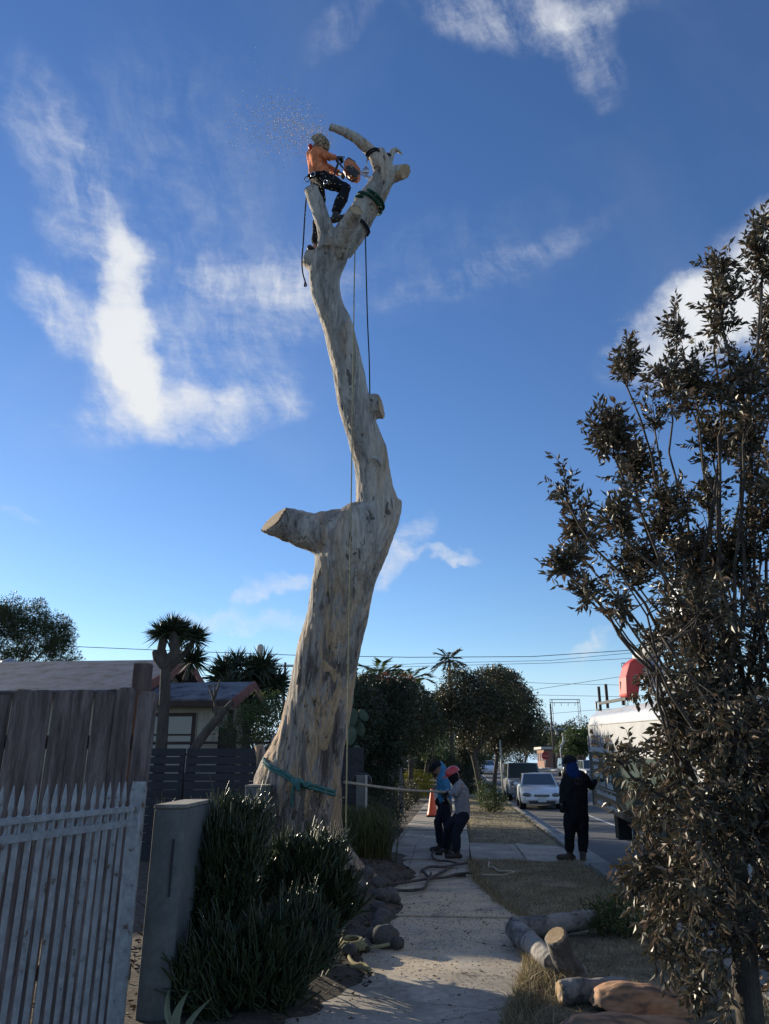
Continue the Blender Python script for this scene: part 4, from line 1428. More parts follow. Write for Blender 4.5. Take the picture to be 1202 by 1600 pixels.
# ornamental grass at the foot of the trunk
gb = G(572, 1362)
tuft = empty('grass_tuft', gb, 0, 'yellow green grass tuft between the trunk base and the pavement', 'plant')
n = 2600
cc = np.stack([gb.x - 0.18 + rng.normal(size=n) * 0.22, gb.y + 0.35 + rng.normal(size=n) * 0.35, np.zeros(n)], 1)
me = bpy.data.meshes
a = rng.uniform(0, 2 * np.pi, n); hh = rng.uniform(0.45, 1.0, n); ln = rng.uniform(0.15, 0.6, n)
out2 = np.stack([np.cos(a), np.sin(a), np.zeros(n)], 1)
sd = np.stack([-np.sin(a), np.cos(a), np.zeros(n)], 1) * 0.006
zz = np.array([0, 0, 1.0])
p1 = cc + out2 * (ln * 0.3)[:, None] + zz * (hh * 0.65)[:, None]
p2 = cc + out2 * (ln * 0.75)[:, None] + zz * (hh * 0.98)[:, None]
p3 = cc + out2 * (ln * 1.25)[:, None] + zz * (hh * 0.72)[:, None]
V = np.stack([cc - sd, cc + sd, p1 - sd, p1 + sd, p2 - sd * .7, p2 + sd * .7, p3], 1).reshape(-1, 3)
i = np.arange(n)[:, None] * 7
F = np.concatenate([i + np.array(f_) for f_ in ((0, 1, 3), (0, 3, 2), (2, 3, 5), (2, 5, 4), (4, 5, 6))], 0)
me = mesh_np('blades', V, F); shift_mesh(me, gb)
o = link_mesh('blades', me, M['grass_clump'], tuft); o['kind'] = 'stuff'

for k, (s, t, r, h, lab) in enumerate(((-1.95, 14.6, 0.5, 0.55, 'round low hedge shrub right behind the yellow grass tuft'), (-1.9, 15.8, 0.55, 0.8, 'low hedge shrub beside the grey post'),
                                       (-1.95, 17.4, 0.6, 0.85, 'low hedge shrub left of the cone and nearest the rope'), (-1.95, 19.2, 0.6, 0.9, 'low dark hedge shrub halfway along the pavement edge'), (-2.0, 21.4, 0.65, 1.0, 'low hedge shrub farthest along the pavement edge'))):
    q = RD(s, t)
    shrub('hedge_shrub', [(q.x, q.y, h * 0.45, r, r * 1.2, h * 0.55), (q.x - 0.3, q.y + 0.2, h * 0.55, r * 0.9, r, h * 0.55)], 3600, 0.07, 0.028, M['leaf_dark' if k % 2 else 'leaf_ficus'], lab, group='low hedge along the pavement', per=14)
q = RD(-2.9, 18.6)
tree('garden_tree', q, 4, 0.10, [(q.x, q.y, 2.7, 1.0, 1.2, 1.05), (q.x + 0.1, q.y + 1.0, 3.0, 1.0, 1.1, 0.9), (q.x - 0.5, q.y, 1.7, 0.8, 1.0, 0.9)], 20000, 0.11, 0.055, M['leaf_dark'], 'dense dark garden tree right of the big trunk', 'garden trees along the pavement', gap=0.05, clump=0.26)
q = RD(-2.35, 22.5)
tree('garden_tree', q, 4, 0.10, [(q.x, q.y, 3.0, 1.15, 1.3, 1.1), (q.x + 0.2, q.y + 1.5, 3.2, 1.1, 1.2, 1.0), (q.x - 0.2, q.y - 0.5, 1.5, 0.8, 1.1, 0.9)], 20000, 0.11, 0.055, M['leaf_dark'], 'dark hedge tree with reddish top behind the grey post', 'garden trees along the pavement', gap=0.05, clump=0.28)
bq = P(618, 1058, 22.5)
shrub('bract_sprays', [(bq.x, bq.y, bq.z - 0.1, 0.55, 0.5, 0.22)], 500, 0.10, 0.05, M['red_leaf'], 'reddish flower sprays on top of the hedge tree', 'flowers', clump=0.12, per=10, stems=4)
q = RD(-2.3, 28.5)
tree('garden_tree', q, 5, 0.12, [(q.x, q.y, 3.3, 1.5, 2.0, 1.4), (q.x + 0.6, q.y + 3, 3.2, 1.5, 1.8, 1.2)], 18000, 0.14, 0.07, M['leaf_dark'], 'dark tree overhanging the pavement behind the hedge', 'garden trees along the pavement', gap=0.08, clump=0.32)
q = RD(-2.6, 34)
shrub('yellow_bush', [(RD(-1.95, 37).x, RD(-1.95, 37).y, 0.75, 0.75, 0.8, 0.62)], 2600, 0.11, 0.05, M['leaf_yellow'], 'bright yellow bush at the far end of the hedge', gap=0.0)
shrub('clipped_shrub', [(RD(-1.95, 30).x, RD(-1.95, 30).y, 0.55, 0.5, 1.0, 0.5)], 2600, 0.08, 0.035, M['leaf_ficus'], 'grey brown clipped shrub in front of the yellow bush', gap=0.0)

# prickly pear above the slat fence end
M['pad'] = mat('cactus_pad', [(0.3, (0.028, 0.05, 0.026)), (0.7, (0.06, 0.09, 0.05))], 8, 0.55, bump=0.2)
cb = P(556, 1150, 15.6)
pear = empty('prickly_pear', (cb.x, 15.6, 0), 0, 'prickly pear cactus with broad green pads beside the big trunk', 'cactus')
b = MB(); b.tube([(cb.x - 0.05, 15.6, -0.05), (cb.x, 15.6, 1.0), (cb.x + 0.02, 15.6, 1.9)], [0.12, 0.1, 0.08], 10, 'round'); b.build('stem', M['pad'], pear)
for (px_, py_, rr, an) in ((548, 1150, 0.16, 10), (562, 1138, 0.15, -20), (551, 1122, 0.16, 15), (568, 1118, 0.13, -50), (545, 1100, 0.13, 30)):
    c = P(px_, py_, 15.6 + random.uniform(-.15, .15))
    R_ = Matrix.Rotation(math.radians(random.uniform(-40, 40)), 3, 'Z') @ Matrix.Rotation(math.radians(an), 3, 'Y')
    b = MB(); b.ball(c, rr, (0.75, 0.10, 1.2), 16, 10, R_); b.build('cactus_pad', M['pad'], pear)


# yuccas
def rosette(c, axis, n, L, w_):
    d = unit(rng.normal(size=(n, 3)) * 0.75 + np.array(axis) * 0.75)
    base = np.array(c) + rng.normal(size=(n, 3)) * 0.05 * L
    LL = (L * rng.uniform(0.75, 1.1, n))[:, None]
    s_ = unit(np.cross(d, rng.normal(size=(n, 3)))) * w_ * 0.5
    mid = base + d * LL * 0.45
    tip = base + d * LL + np.array([0, 0, -0.12]) * LL
    V = np.stack([base - s_ * .5, base + s_ * .5, mid + s_, mid - s_, tip], 1).reshape(-1, 3)
    i = np.arange(n)[:, None] * 5
    F = np.concatenate([i + np.array(f_) for f_ in ((0, 1, 2), (0, 2, 3), (3, 2, 4))], 0)
    return V, F


def yucca(name, base, heads, trunkline, L, label, nleaf=190, w_=0.05):
    root = empty(name, base, 0, label, 'tree', 'yucca trees by the house')
    Vs, Fs, off = [], [], 0
    for (c, ax) in heads:
        V_, F_ = rosette(c, ax, nleaf, L, w_)
        Vs.append(V_); Fs.append(F_ + off); off += len(V_)
    me = mesh_np('crown', np.concatenate(Vs), np.concatenate(Fs)); shift_mesh(me, base)
    o = link_mesh('crown', me, M['leaf_yucca'], root); o['kind'] = 'stuff'
    b = MB()
    for (pts, r0, r1) in trunkline:
        b.tube(pts, [r0 + (r1 - r0) * k / (len(pts) - 1) for k in range(len(pts))], 10, 'round')
    b.build('trunk', M['limb_bark'], root)
    return root


YY = 15.3
y0 = P(252, 1170, YY); y1 = P(258, 1085, YY); y2 = P(259, 1040, YY)
h1 = P(268, 985, YY); h2 = P(303, 1000, YY + 0.3); h3 = P(300, 1032, YY + 0.35); h4 = P(248, 1018, YY)
yucca('yucca_tree', Vector((y0.x, YY, 0)), [(h1, (0, 0, 1)), (h2, (0.3, 0, 0.9)), (h3, (0.4, 0, 0.6)), (P(256, 992, YY), (-0.3, 0, 0.9)), (P(281, 990, YY + .1), (0.3, 0, .9))],
      [([(y0.x - 0.03, YY, 0), y0, y1, y2], 0.125, 0.105), ([y2, P(246, 1028, YY), P(243, 1020, YY)], 0.13, 0.07), ([y2, P(274, 1020, YY), P(272, 1000, YY), h1], 0.13, 0.09), ([P(262, 1045, YY), P(252, 1015, YY), P(256, 1000, YY)], 0.10, 0.08), ([P(268, 1040, YY), P(290, 1020, YY + .2), h2], 0.08, 0.05), ([P(290, 1060, YY + .3), h3], 0.06, 0.04)],
      0.44, 'tall yucca tree on a bare trunk standing before the bungalow roof', 170, 0.035)
q = P(385, 1070, 25)
heads = []
for (px_, py_) in ((352, 1048), (370, 1040), (392, 1048), (410, 1042), (398, 1062), (420, 1068), (372, 1066), (345, 1062), (428, 1085), (408, 1090), (382, 1085), (415, 1055), (360, 1078), (432, 1070)):
    Y_ = 25 + random.uniform(-1, 1); c = P(px_, py_, Y_)
    heads.append((c, (0.25 * (px_ - 385) / 40, random.uniform(-.3, .1), 0.7)))
yucca('yucca_tree', Vector((q.x, 25, 0)), heads, [([(q.x, 25, 0), (q.x, 25, 2.2), P(385, 1072, 25)], 0.3, 0.2), ([(q.x, 25, 2.2), P(405, 1068, 25)], 0.15, 0.1), ([(q.x, 25, 2.2), P(358, 1066, 25)], 0.15, 0.1)], 0.78, 'broad cluster of yucca heads behind the porch gable', 110, 0.06)
b = MB(); fq = P(407, 1012, 25); b.tube([P(406, 1040, 25), fq], [0.05, 0.12], 8, 'round'); o = b.build('yucca_flower_spike', plain('cream_flower', (0.5, 0.46, 0.36), 0.8), base=fq); tag(o, 'pale cream flower spike above the yucca cluster', 'flower')

# shrubs round the porch and the leaning dark stem
shrub('porch_shrub', [(P(388, 1135, 15.6).x, 15.6, P(388, 1135, 15.6).z, 0.72, 0.5, 0.42), (P(415, 1110, 16).x, 16.0, P(415, 1110, 16).z, 0.5, 0.5, 0.4)], 3200, 0.06, 0.028, M['leaf_green'], 'leafy green shrub between the porch and the big trunk', gap=0.2)
ls = empty('leaning_stem', (P(305, 1165, 15.0).x, 15.0, 0), 0, 'dark leaning stem in front of the bungalow window', 'plant')
b = MB(); b.tube([(P(302, 1165, 15).x - 0.1, 15, 0), P(302, 1172, 15), P(325, 1140, 15), P(345, 1118, 15), P(362, 1098, 15)], [0.11, 0.10, 0.085, 0.07, 0.05], 9, 'round'); b.build('stem', M['limb_bark'], ls)
for (a_, b_2) in (((340, 1125), (334, 1068)), ((336, 1090), (344, 1062)), ((334, 1095), (326, 1070))):
    b = MB(); branch_tube(b, P(*a_, 15), P(*b_2, 15), 0.03, 0.012, 0.05, 6, 4); b.build('twig', M['limb_bark'], ls)
sp_ = P(405, 1164, 12.6); s2 = P(410, 1215, 12.6)
b = MB(); b.tube([(s2.x + .05, 12.6, 0), s2, P(409, 1185, 12.6), sp_], [0.12, 0.10, 0.085, 0.075], 12, 'flat'); o = b.build('broken_stub', M['bark'], base=(s2.x, 12.6, 0)); tag(o, 'short broken wood stub sticking up left of the trunk', 'stump')


# ------------------------------------------------------------------ trees along the street
q = RD(1.05, 37.0)
tree('ficus_tree', q, 6.5, 0.16, [(q.x - 0.5, q.y, 4.0, 1.9, 1.7, 1.7), (q.x + 0.8, q.y + 0.6, 4.6, 1.7, 1.6, 1.6), (q.x - 1.6, q.y + 0.4, 4.1, 1.1, 1.3, 1.0), (q.x - 0.9, q.y, 5.6, 0.7, 0.7, 0.6)], 24000, 0.15, 0.065, M['leaf_ficus'], 'round crowned street tree nearer the workers, trunk left of the pole', 'street trees beyond the workers', gap=0.36, clump=0.32)
q = RD(1.75, 41.0)
tree('ficus_tree', q, 6.5, 0.13, [(q.x + 0.3, q.y, 4.1, 2.0, 1.7, 1.8), (q.x + 1.5, q.y + 0.5, 4.0, 1.5, 1.5, 1.6), (q.x + 0.8, q.y, 5.7, 1.1, 1.0, 0.7)], 24000, 0.15, 0.065, M['leaf_ficus'], 'round crowned street tree over the parked grey pickup', 'street trees beyond the workers', gap=0.36, clump=0.32)
q = RD(1.07, 28.4)
shrub('verge_bush', [(q.x, q.y, 0.52, 0.5, 0.5, 0.5), (q.x + 0.25, q.y, 0.35, 0.45, 0.4, 0.35), (q.x - 0.1, q.y, 0.8, 0.28, 0.3, 0.3)], 2600, 0.075, 0.03, M['leaf_green'], 'leafy little bush on the verge beside the workers', gap=0.15, clump=0.13)
q = RD(-0.3, 47)
tree('column_cypress', q, 5, 0.15, [(q.x + 0.75, q.y, 1.6, 0.52, 0.5, 1.5), (q.x + 0.75, q.y, 3.0, 0.42, 0.4, 1.2)], 5000, 0.12, 0.05, M['leaf_dark'], 'narrow dark cypress column under the street trees', gap=0.0, clump=0.2, limbs=2)
q = RD(-1.6, 52)
shrub('clipped_shrub', [(RD(0.8, 46).x, RD(0.8, 46).y, 0.75, 0.6, 0.8, 0.65)], 2200, 0.10, 0.045, M['leaf_dark'], 'rounded dark shrub under the street trees', gap=0.0)
q = RD(-2.6, 60)
tree('lit_tree', q, 6, 0.2, [(q.x + 0.6, q.y, 3.2, 1.2, 1.2, 1.4), (q.x - 0.5, q.y, 4.0, 1.4, 1.3, 1.4)], 3600, 0.16, 0.07, M['leaf_green'], 'pale green tree far down the pavement above the cone', gap=0.2, clump=0.4)


def palm(name, base, top, n, L, label, trunk_r=0.13, droop=0.5):
    root = empty(name, base, 0, label, 'palm tree', 'palms behind the gardens')
    b = MB(); b.tube([base, base.lerp(top, 0.5) + Vector((0.05, 0, 0)), top], [trunk_r, trunk_r * 0.8, trunk_r * 0.7], 9, 'flat'); b.build('trunk', M['limb_bark'], root)
    for k in range(n):
        a_ = 2 * math.pi * k / n + random.uniform(-.2, .2); e = random.uniform(-0.4, 1.1)
        d = Vector((math.cos(a_) * math.cos(e), math.sin(a_) * math.cos(e), math.sin(e)))
        m_ = top + d * L * 0.6; tp = top + d * L + Vector((0, 0, -droop * L * (0.6 + 0.3 * math.cos(e))))
        pos, dirs = [], []
        for j in range(44):
            f_ = 0.15 + 0.85 * j / 43
            c = top.lerp(m_, f_).lerp(m_.lerp(tp, f_), f_)
            sd_ = d.cross(Vector((0, 0, 1))).normalized() * (1 if j % 2 else -1)
            pos.append(tuple(c)); dirs.append(tuple(sd_ * 0.8 + d * 0.6 + Vector((0, 0, -0.25))))
        me = leaf_mesh('frond', np.array(pos), np.array(dirs), L * 0.38, L * 0.045, 0.1)
        shift_mesh(me, base)
        link_mesh('frond', me, M['leaf_green' if 'feathery' in label else 'leaf_yucca'], root)
    return root


t1 = P(702, 1030, 70); palm('fan_palm', Vector((t1.x, 70, rise(70))), t1, 16, 1.6, 'dark fan palm showing above the left street tree', 0.2, 0.35)
t1 = P(590, 1060, 34); palm('feather_palm', Vector((t1.x, 34, 0)), t1, 11, 1.3, 'pale feathery palm top left of the reddish hedge top')
t1 = P(640, 1063, 36); palm('feather_palm', Vector((t1.x, 36, 0)), t1, 11, 1.2, 'pale feathery palm top right of the reddish hedge top')
t1 = P(560, 1062, 30); palm('feather_palm', Vector((t1.x, 30, 0)), t1, 10, 1.0, 'small feathery palm against the right side of the trunk')

# pepper tree on the far left
q = P(30, 1000, 40)
tree('pepper_tree', (q.x - 0.6, 40, 0), 8, 0.22, [(P(20, 970, 40).x, 40, P(20, 970, 40).z, 1.9, 1.8, 1.3), (P(70, 990, 40).x, 40, P(70, 990, 40).z, 1.5, 1.5, 1.1), (P(95, 1020, 40).x, 40, P(95, 1020, 40).z, 0.9, 1.2, 0.9), (P(-40, 990, 40).x, 40, P(-40, 980, 40).z, 2.2, 1.8, 1.6), (P(10, 1030, 40).x, 40, P(10, 1030, 40).z, 1.6, 1.4, 0.9)],
     26000, 0.22, 0.04, M['leaf_pepper'], 'feathery pepper tree above the roof at the far left', gap=0.32, clump=0.34, per=22)
for (px_, py_, Y_, r, lab) in ((228, 1042, 55, 1.0, 'small far tree crown over the roof beside the tall post'), (185, 1046, 60, 0.8, 'tiny far tree crown above the middle of the roof')):
    c = P(px_, py_, Y_); tree('far_tree', (c.x, Y_, 0), 5, 0.15, [(c.x, Y_, c.z - r * 0.7, r, r, r)], 900, 0.2, 0.09, M['leaf_green'], lab, 'far trees over the roof', clump=0.35)

# far trees down the street and across it
far = [(-14, 62, 3.4, 6.0, 'broad far tree behind the garden trees, nearest the trunk'), (-7, 72, 3.2, 6.5, 'far tree low behind the hedge trees'), (-3.5, 95, 3.5, 6.0, 'far tree closing the end of the pavement'), (0.8, 120, 3.2, 6.5, 'far tree at the end of the verge'),
       (12.6, 150, 4.2, 9.5, 'tall far tree left of the street lamp'), (18.5, 165, 4.0, 9.0, 'tall far tree between the lamp and the truck'), (22, 140, 4.0, 8.0, 'far tree directly behind the truck edge'), (16, 190, 5.5, 9.0, 'dark far tree mass at the end of the street'), (7.5, 210, 6.5, 8.0, 'dark far tree beyond the white sedan'), (15.4, 100, 1.9, 5.2, 'yellow green young tree beside the street lamp')]
for (s, t, r, h, lab) in far:
    q = RD(s, t)
    tree('far_tree', q, h, 0.22, [(q.x, q.y, q.z + h - r * 0.8, r, r, r * 0.8), (q.x + r * 0.7, q.y, q.z + h * 0.55, r * 0.8, r, r * 0.7), (q.x - r * 0.7, q.y, q.z + h * 0.5, r * 0.8, r, r * 0.7)], 6500, 0.42 if t > 130 else 0.30, 0.2 if t > 130 else 0.14, M['leaf_green' if 'yellow' in lab else 'leaf_far'], lab, 'far trees down the street', gap=0.2, clump=r * 0.2, per=16, limbs=5)
for (s, t, r, h, lab) in ((17, 34, 2.0, 5.0, 'tree across the street behind the truck cab'), (19, 50, 2.4, 6.0, 'tree across the street seen past the boom'), (18, 22, 1.8, 4.2, 'low tree across the street at the right edge')):
    q = RD(s, t)
    tree('far_tree', q, h, 0.2, [(q.x, q.y, h - r * 0.8, r, r, r * 0.9), (q.x + r * 0.6, q.y, h * 0.55, r * 0.8, r, r * 0.7)], 7000, 0.2, 0.1, M['leaf_far'], lab, 'trees across the street', gap=0.1, clump=0.4)

# ------------------------------------------------------------------ houses across the street and far buildings
M['wall_white'] = mat('pale_render', [(0.3, (0.42, 0.40, 0.36)), (0.7, (0.56, 0.53, 0.48))], 2, 0.9, fine=0.1)
M['wall_brick'] = mat('far_brick', [(0.3, (0.20, 0.10, 0.07)), (0.7, (0.30, 0.16, 0.11))], 6, 0.9, fine=0.2)


def simple_house(s0, s1, t0, t1, z, rz_, wallm, label, roof_flat=False):
    q = RD((s0 + s1) / 2, (t0 + t1) / 2)
    base = q.z
    h = empty('street_house', q, 0, label, 'house')
    b = MB(); RB(b, s0, s1, t0, t1, 0.0, z); b.build('wall', wallm, h)
    b = MB()
    if roof_flat:
        RB(b, s0 - 0.4, s1 + 0.4, t0 - 0.4, t1 + 0.4, z + 0.003, z + 0.35); b.build('roof', M['wall_white'], h)
    else:
        tm_ = (t0 + t1) / 2
        poly = [RD(s0 - 0.4, t0 - 0.4, z + 0.003), RD(s0 - 0.4, t1 + 0.4, z + 0.003), RD(s0 - 0.4, tm_, z + rz_)]
        d = RD(s1 + 0.4, 0) - RD(s0 - 0.4, 0)
        b.prism(poly, d); b.build('roof', M['roofing'], h)
    for k in range(3):
        tt = t0 + (t1 - t0) * (k + 0.5) / 3
        b = MB(); RB(b, s0 - 0.06, s0 - 0.004, tt - 0.55, tt + 0.55, 0.9, 2.1); w_ = b.build('window', M['timber'], h)
        b = MB(); RB(b, s0 - 0.075, s0 - 0.062, tt - 0.46, tt + 0.46, 0.98, 2.02); b.build('pane', M['pane'], w_)
    return h


simple_house(18, 27, 26, 38, 2.8, 1.7, M['wall_white'], 'pale house across the street behind the truck')
simple_house(19, 28, 44, 56, 2.8, 1.7, M['cream'], 'cream house across the street farther on')
simple_house(12.9, 19, 118, 128, 2.6, 1.0, M['wall_brick'], 'low brown flat roofed building at the end of the street', True)

# ------------------------------------------------------------------ wires, poles, pylons, lamp, stop sign
M['wire'] = plain('cable', (0.05, 0.055, 0.06), 0.6)
M['pole_wood'] = mat('pole_timber', [(0.3, (0.07, 0.055, 0.045)), (0.7, (0.13, 0.10, 0.085))], 4, 0.9, stretch=(2, 2, 0.3))
M['steel'] = mat('grey_steel', [(0.3, (0.20, 0.21, 0.22)), (0.7, (0.30, 0.31, 0.32))], 4, 0.6, metallic=0.3)
for (Y_, r, pts, lab) in ((48, 0.022, [(-60, 1003), (110, 1010), (300, 1018), (470, 1024), (640, 1027), (830, 1026), (1000, 1015), (1300, 992)], 'longest overhead cable running right across the sky'),
                          (62, 0.018, [(420, 1038), (560, 1041), (680, 1036), (860, 1032), (1010, 1018), (1300, 985)], 'overhead cable just below the longest one'),
                          (62, 0.018, [(420, 1050), (560, 1044), (700, 1040), (860, 1036), (1300, 1010)], 'third overhead cable behind the trunk'),
                          (70, 0.018, [(420, 1062), (560, 1050), (690, 1060), (860, 1068), (1000, 1071), (1300, 1070)], 'low slack cable passing behind the street trees'),
                          (80, 0.022, [(700, 1110), (845, 1076), (985, 1055), (1300, 1010)], 'slanting cable above the truck rack'),
                          (90, 0.022, [(700, 1085), (850, 1086), (990, 1089), (1300, 1094)], 'level cable between the pylon and the truck'),
                          (90, 0.020, [(700, 1130), (850, 1116), (920, 1110), (1100, 1098)], 'lowest slanting cable crossing the pylon')):
    b = MB(); b.tube([P(x_, y_, Y_) for (x_, y_) in pts], r, 5, 'none')
    o = b.build('overhead_cable', M['wire'], base=P(*pts[0], Y_)); tag(o, lab, 'cable', 'overhead cables')
p0 = P(446, 1035, 62); up = empty('utility_pole', (p0.x, 62, 0), 0, 'thin utility pole showing left of the trunk above the yuccas', 'pole')
b = MB(); b.tube([(p0.x, 62, 0), p0], [0.15, 0.10], 8); b.build('pole', M['pole_wood'], up)
b = MB(); b.box(p0 + Vector((0, 0, -0.3)), (1.6, 0.1, 0.12)); b.build('cross_arm', M['pole_wood'], up)
p0 = P(860, 1100, 112); up = empty('utility_pole', (p0.x, 112, rise(112)), 0, 'grey utility pole right of the street trees with street lamp arms', 'pole')
b = MB(); b.tube([(p0.x, 112, rise(112)), p0], [0.17, 0.12], 8); b.build('pole', M['pole_wood'], up)
for (x_, y_) in ((880, 1138), (900, 1141), (848, 1148)):
    b = MB(); b.tube([P(859, 1141, 112), P((x_ + 859) / 2, 1140, 112), P(x_, y_, 112)], 0.09, 6); b.build('arm', M['steel'], up)
for (x_, y_) in ((870, 1146), (880, 1148)):
    b = MB(); b.ball(P(x_, y_, 112), 0.22, (1, 1, 1.2), 8, 6); b.build('insulator', M['wall_white'], up)
lp = P(876, 1158, 96); lamp = empty('street_lamp', (lp.x, 96, rise(96)), 0, 'white curved street lamp above the far parked cars', 'street lamp')
b = MB(); b.tube([(lp.x, 96, rise(96)), P(876, 1172, 96), P(880, 1160, 96)], [0.10, 0.09, 0.08], 8); b.build('pole', M['steel'], lamp)
b = MB(); b.tube([P(880, 1151, 96), P(881, 1158, 96), P(879, 1163, 96), P(874, 1166, 96)], [0.07, 0.16, 0.14, 0.06], 8, 'round'); b.build('lamp_head', M['wall_white'], lamp)
for k, (xa, xb, ya, lab, Y_) in enumerate(((861, 904, 1093, 'steel lattice pylon frame above the far trees', 260), (973, 1012, 1036, 'steel lattice pylon partly hidden by the red boom cover', 200))):
    py = empty('pylon', (P(xa, ya, Y_).x, Y_, 0), 0, lab, 'pylon', 'power pylons')
    for xx in (xa, xb):
        for dx in (-1.8, 1.8):
            b = MB(); tp_ = P(xx + dx, ya, Y_); b.tube([(tp_.x, Y_, 0), tp_], [0.16, 0.10], 5); b.build('leg', M['steel'], py)
        z_top = P(xx, ya, Y_).z
        b = MB()
        for j in range(14):
            za, zb = z_top - j * 1.7, z_top - (j + 1) * 1.7
            xl, xr = P(xx - 1.8, ya, Y_).x, P(xx + 1.8, ya, Y_).x
            b.tube([(xl if j % 2 else xr, Y_, za), (xr if j % 2 else xl, Y_, zb)], 0.05, 4)
        b.build('lattice', M['steel'], py)
    for yy in (ya, ya + 5):
        b = MB(); b.tube([P(xa - 2, yy, Y_), P(xb + 2, yy, Y_)], 0.13, 5); b.build('beam', M['steel'], py)
    for j in range(4):
        x_ = xa + (xb - xa) * (j + 0.5) / 4
        b = MB(); b.tube([P(x_, ya + 5, Y_), P(x_, ya + 10, Y_)], 0.10, 5); b.build('insulator', M['steel'], py)
sg = P(852, 1181, 100); ss = empty('stop_sign', (sg.x, 100, rise(100)), 0, 'red octagonal stop sign at the far corner', 'sign')
b = MB(); b.tube([(sg.x, 100.05, rise(100)), (sg.x, 100.05, sg.z)], 0.05, 6); b.build('post', M['steel'], ss)
b = MB(); b.prism([(sg.x + 0.5 * math.cos(math.pi / 8 + k * math.pi / 4), 100, sg.z + 0.5 * math.sin(math.pi / 8 + k * math.pi / 4)) for k in range(8)], (0, 0.03, 0)); b.build('sign_plate', plain('sign_red', (0.45, 0.02, 0.02), 0.5), ss)


def lettering(text, size, name, mtl, parent, loc, rot, extr=0.002, squeeze=1.0):
    cu = bpy.data.curves.new(name, 'FONT'); cu.body = text; cu.size = size; cu.extrude = extr; cu.align_x = 'LEFT'
    o = bpy.data.objects.new('letters_source', cu); col.objects.link(o)
    dg = bpy.context.evaluated_depsgraph_get()
    me = bpy.data.meshes.new_from_object(o.evaluated_get(dg)); me.name = name
    bpy.data.objects.remove(o)
    me.materials.clear()
    r = link_mesh(name, me, mtl, parent, loc)
    r.rotation_euler = rot; r.scale = (squeeze, 1, 1)
    return r
lettering('STOP', 0.34, 'lettering', M['wall_white'], ss, (-0.42, -0.012, sg.z - rise(100) - 0.12), (math.pi / 2, 0, 0))

# sign pole by the sedan, garden posts
pq = P(783, 1246, 40.5)
pl = empty('sign_pole', RD(2.05, 36.5), 0, 'slim pale steel sign pole beside the parked white sedan', 'pole')
b = MB(); b.tube([RD(2.05, 36.5, -0.05), RD(2.0, 36.5, 2.7)], 0.045, 8); b.build('pole', mat('pole_galv', [(0.3, (0.30, 0.29, 0.24)), (0.7, (0.42, 0.41, 0.34))], 5, 0.6), pl)
for k, (s, t, h, lab) in enumerate(((-2.05, 24.5, 2.1, 'grey garden post at the end of the low hedge'), (-2.25, 24.0, 1.7, 'shorter grey garden post behind the taller one'), (-2.0, 27.5, 1.5, 'short grey garden post farthest along the hedge'))):
    q = RD(s, t); o = MB().box((q.x, q.y, h / 2), (0.16, 0.12, h)).build('garden_post', M['stucco'], base=(q.x, q.y, 0), bevel=0.01); tag(o, lab, 'post', 'grey garden posts')

# ------------------------------------------------------------------ cars
M['tyre'] = mat('tyre_rubber', [(0.4, (0.012, 0.012, 0.013)), (0.6, (0.022, 0.022, 0.023))], 20, 0.85)
M['rim'] = plain('wheel_rim', (0.35, 0.36, 0.37), 0.35, metallic=0.8)
M['car_glass'] = glass_mat('car_glass', (0.06, 0.075, 0.078), 0.05)
M['lamp_glass'] = plain('headlamp_glass', (0.10, 0.11, 0.115), 0.12, coat=0.5)
M['tail'] = plain('tail_lamp', (0.25, 0.012, 0.01), 0.25)
M['black_trim'] = plain('black_trim', (0.015, 0.015, 0.016), 0.5)
M['plate'] = plain('number_plate', (0.55, 0.57, 0.58), 0.5)


def paint(name, c, rough=0.3):
    return mat(name, [(0.4, tuple(k * 0.94 for k in c)), (0.6, c)], 2.0, rough, coat=0.5, fine=0.03)


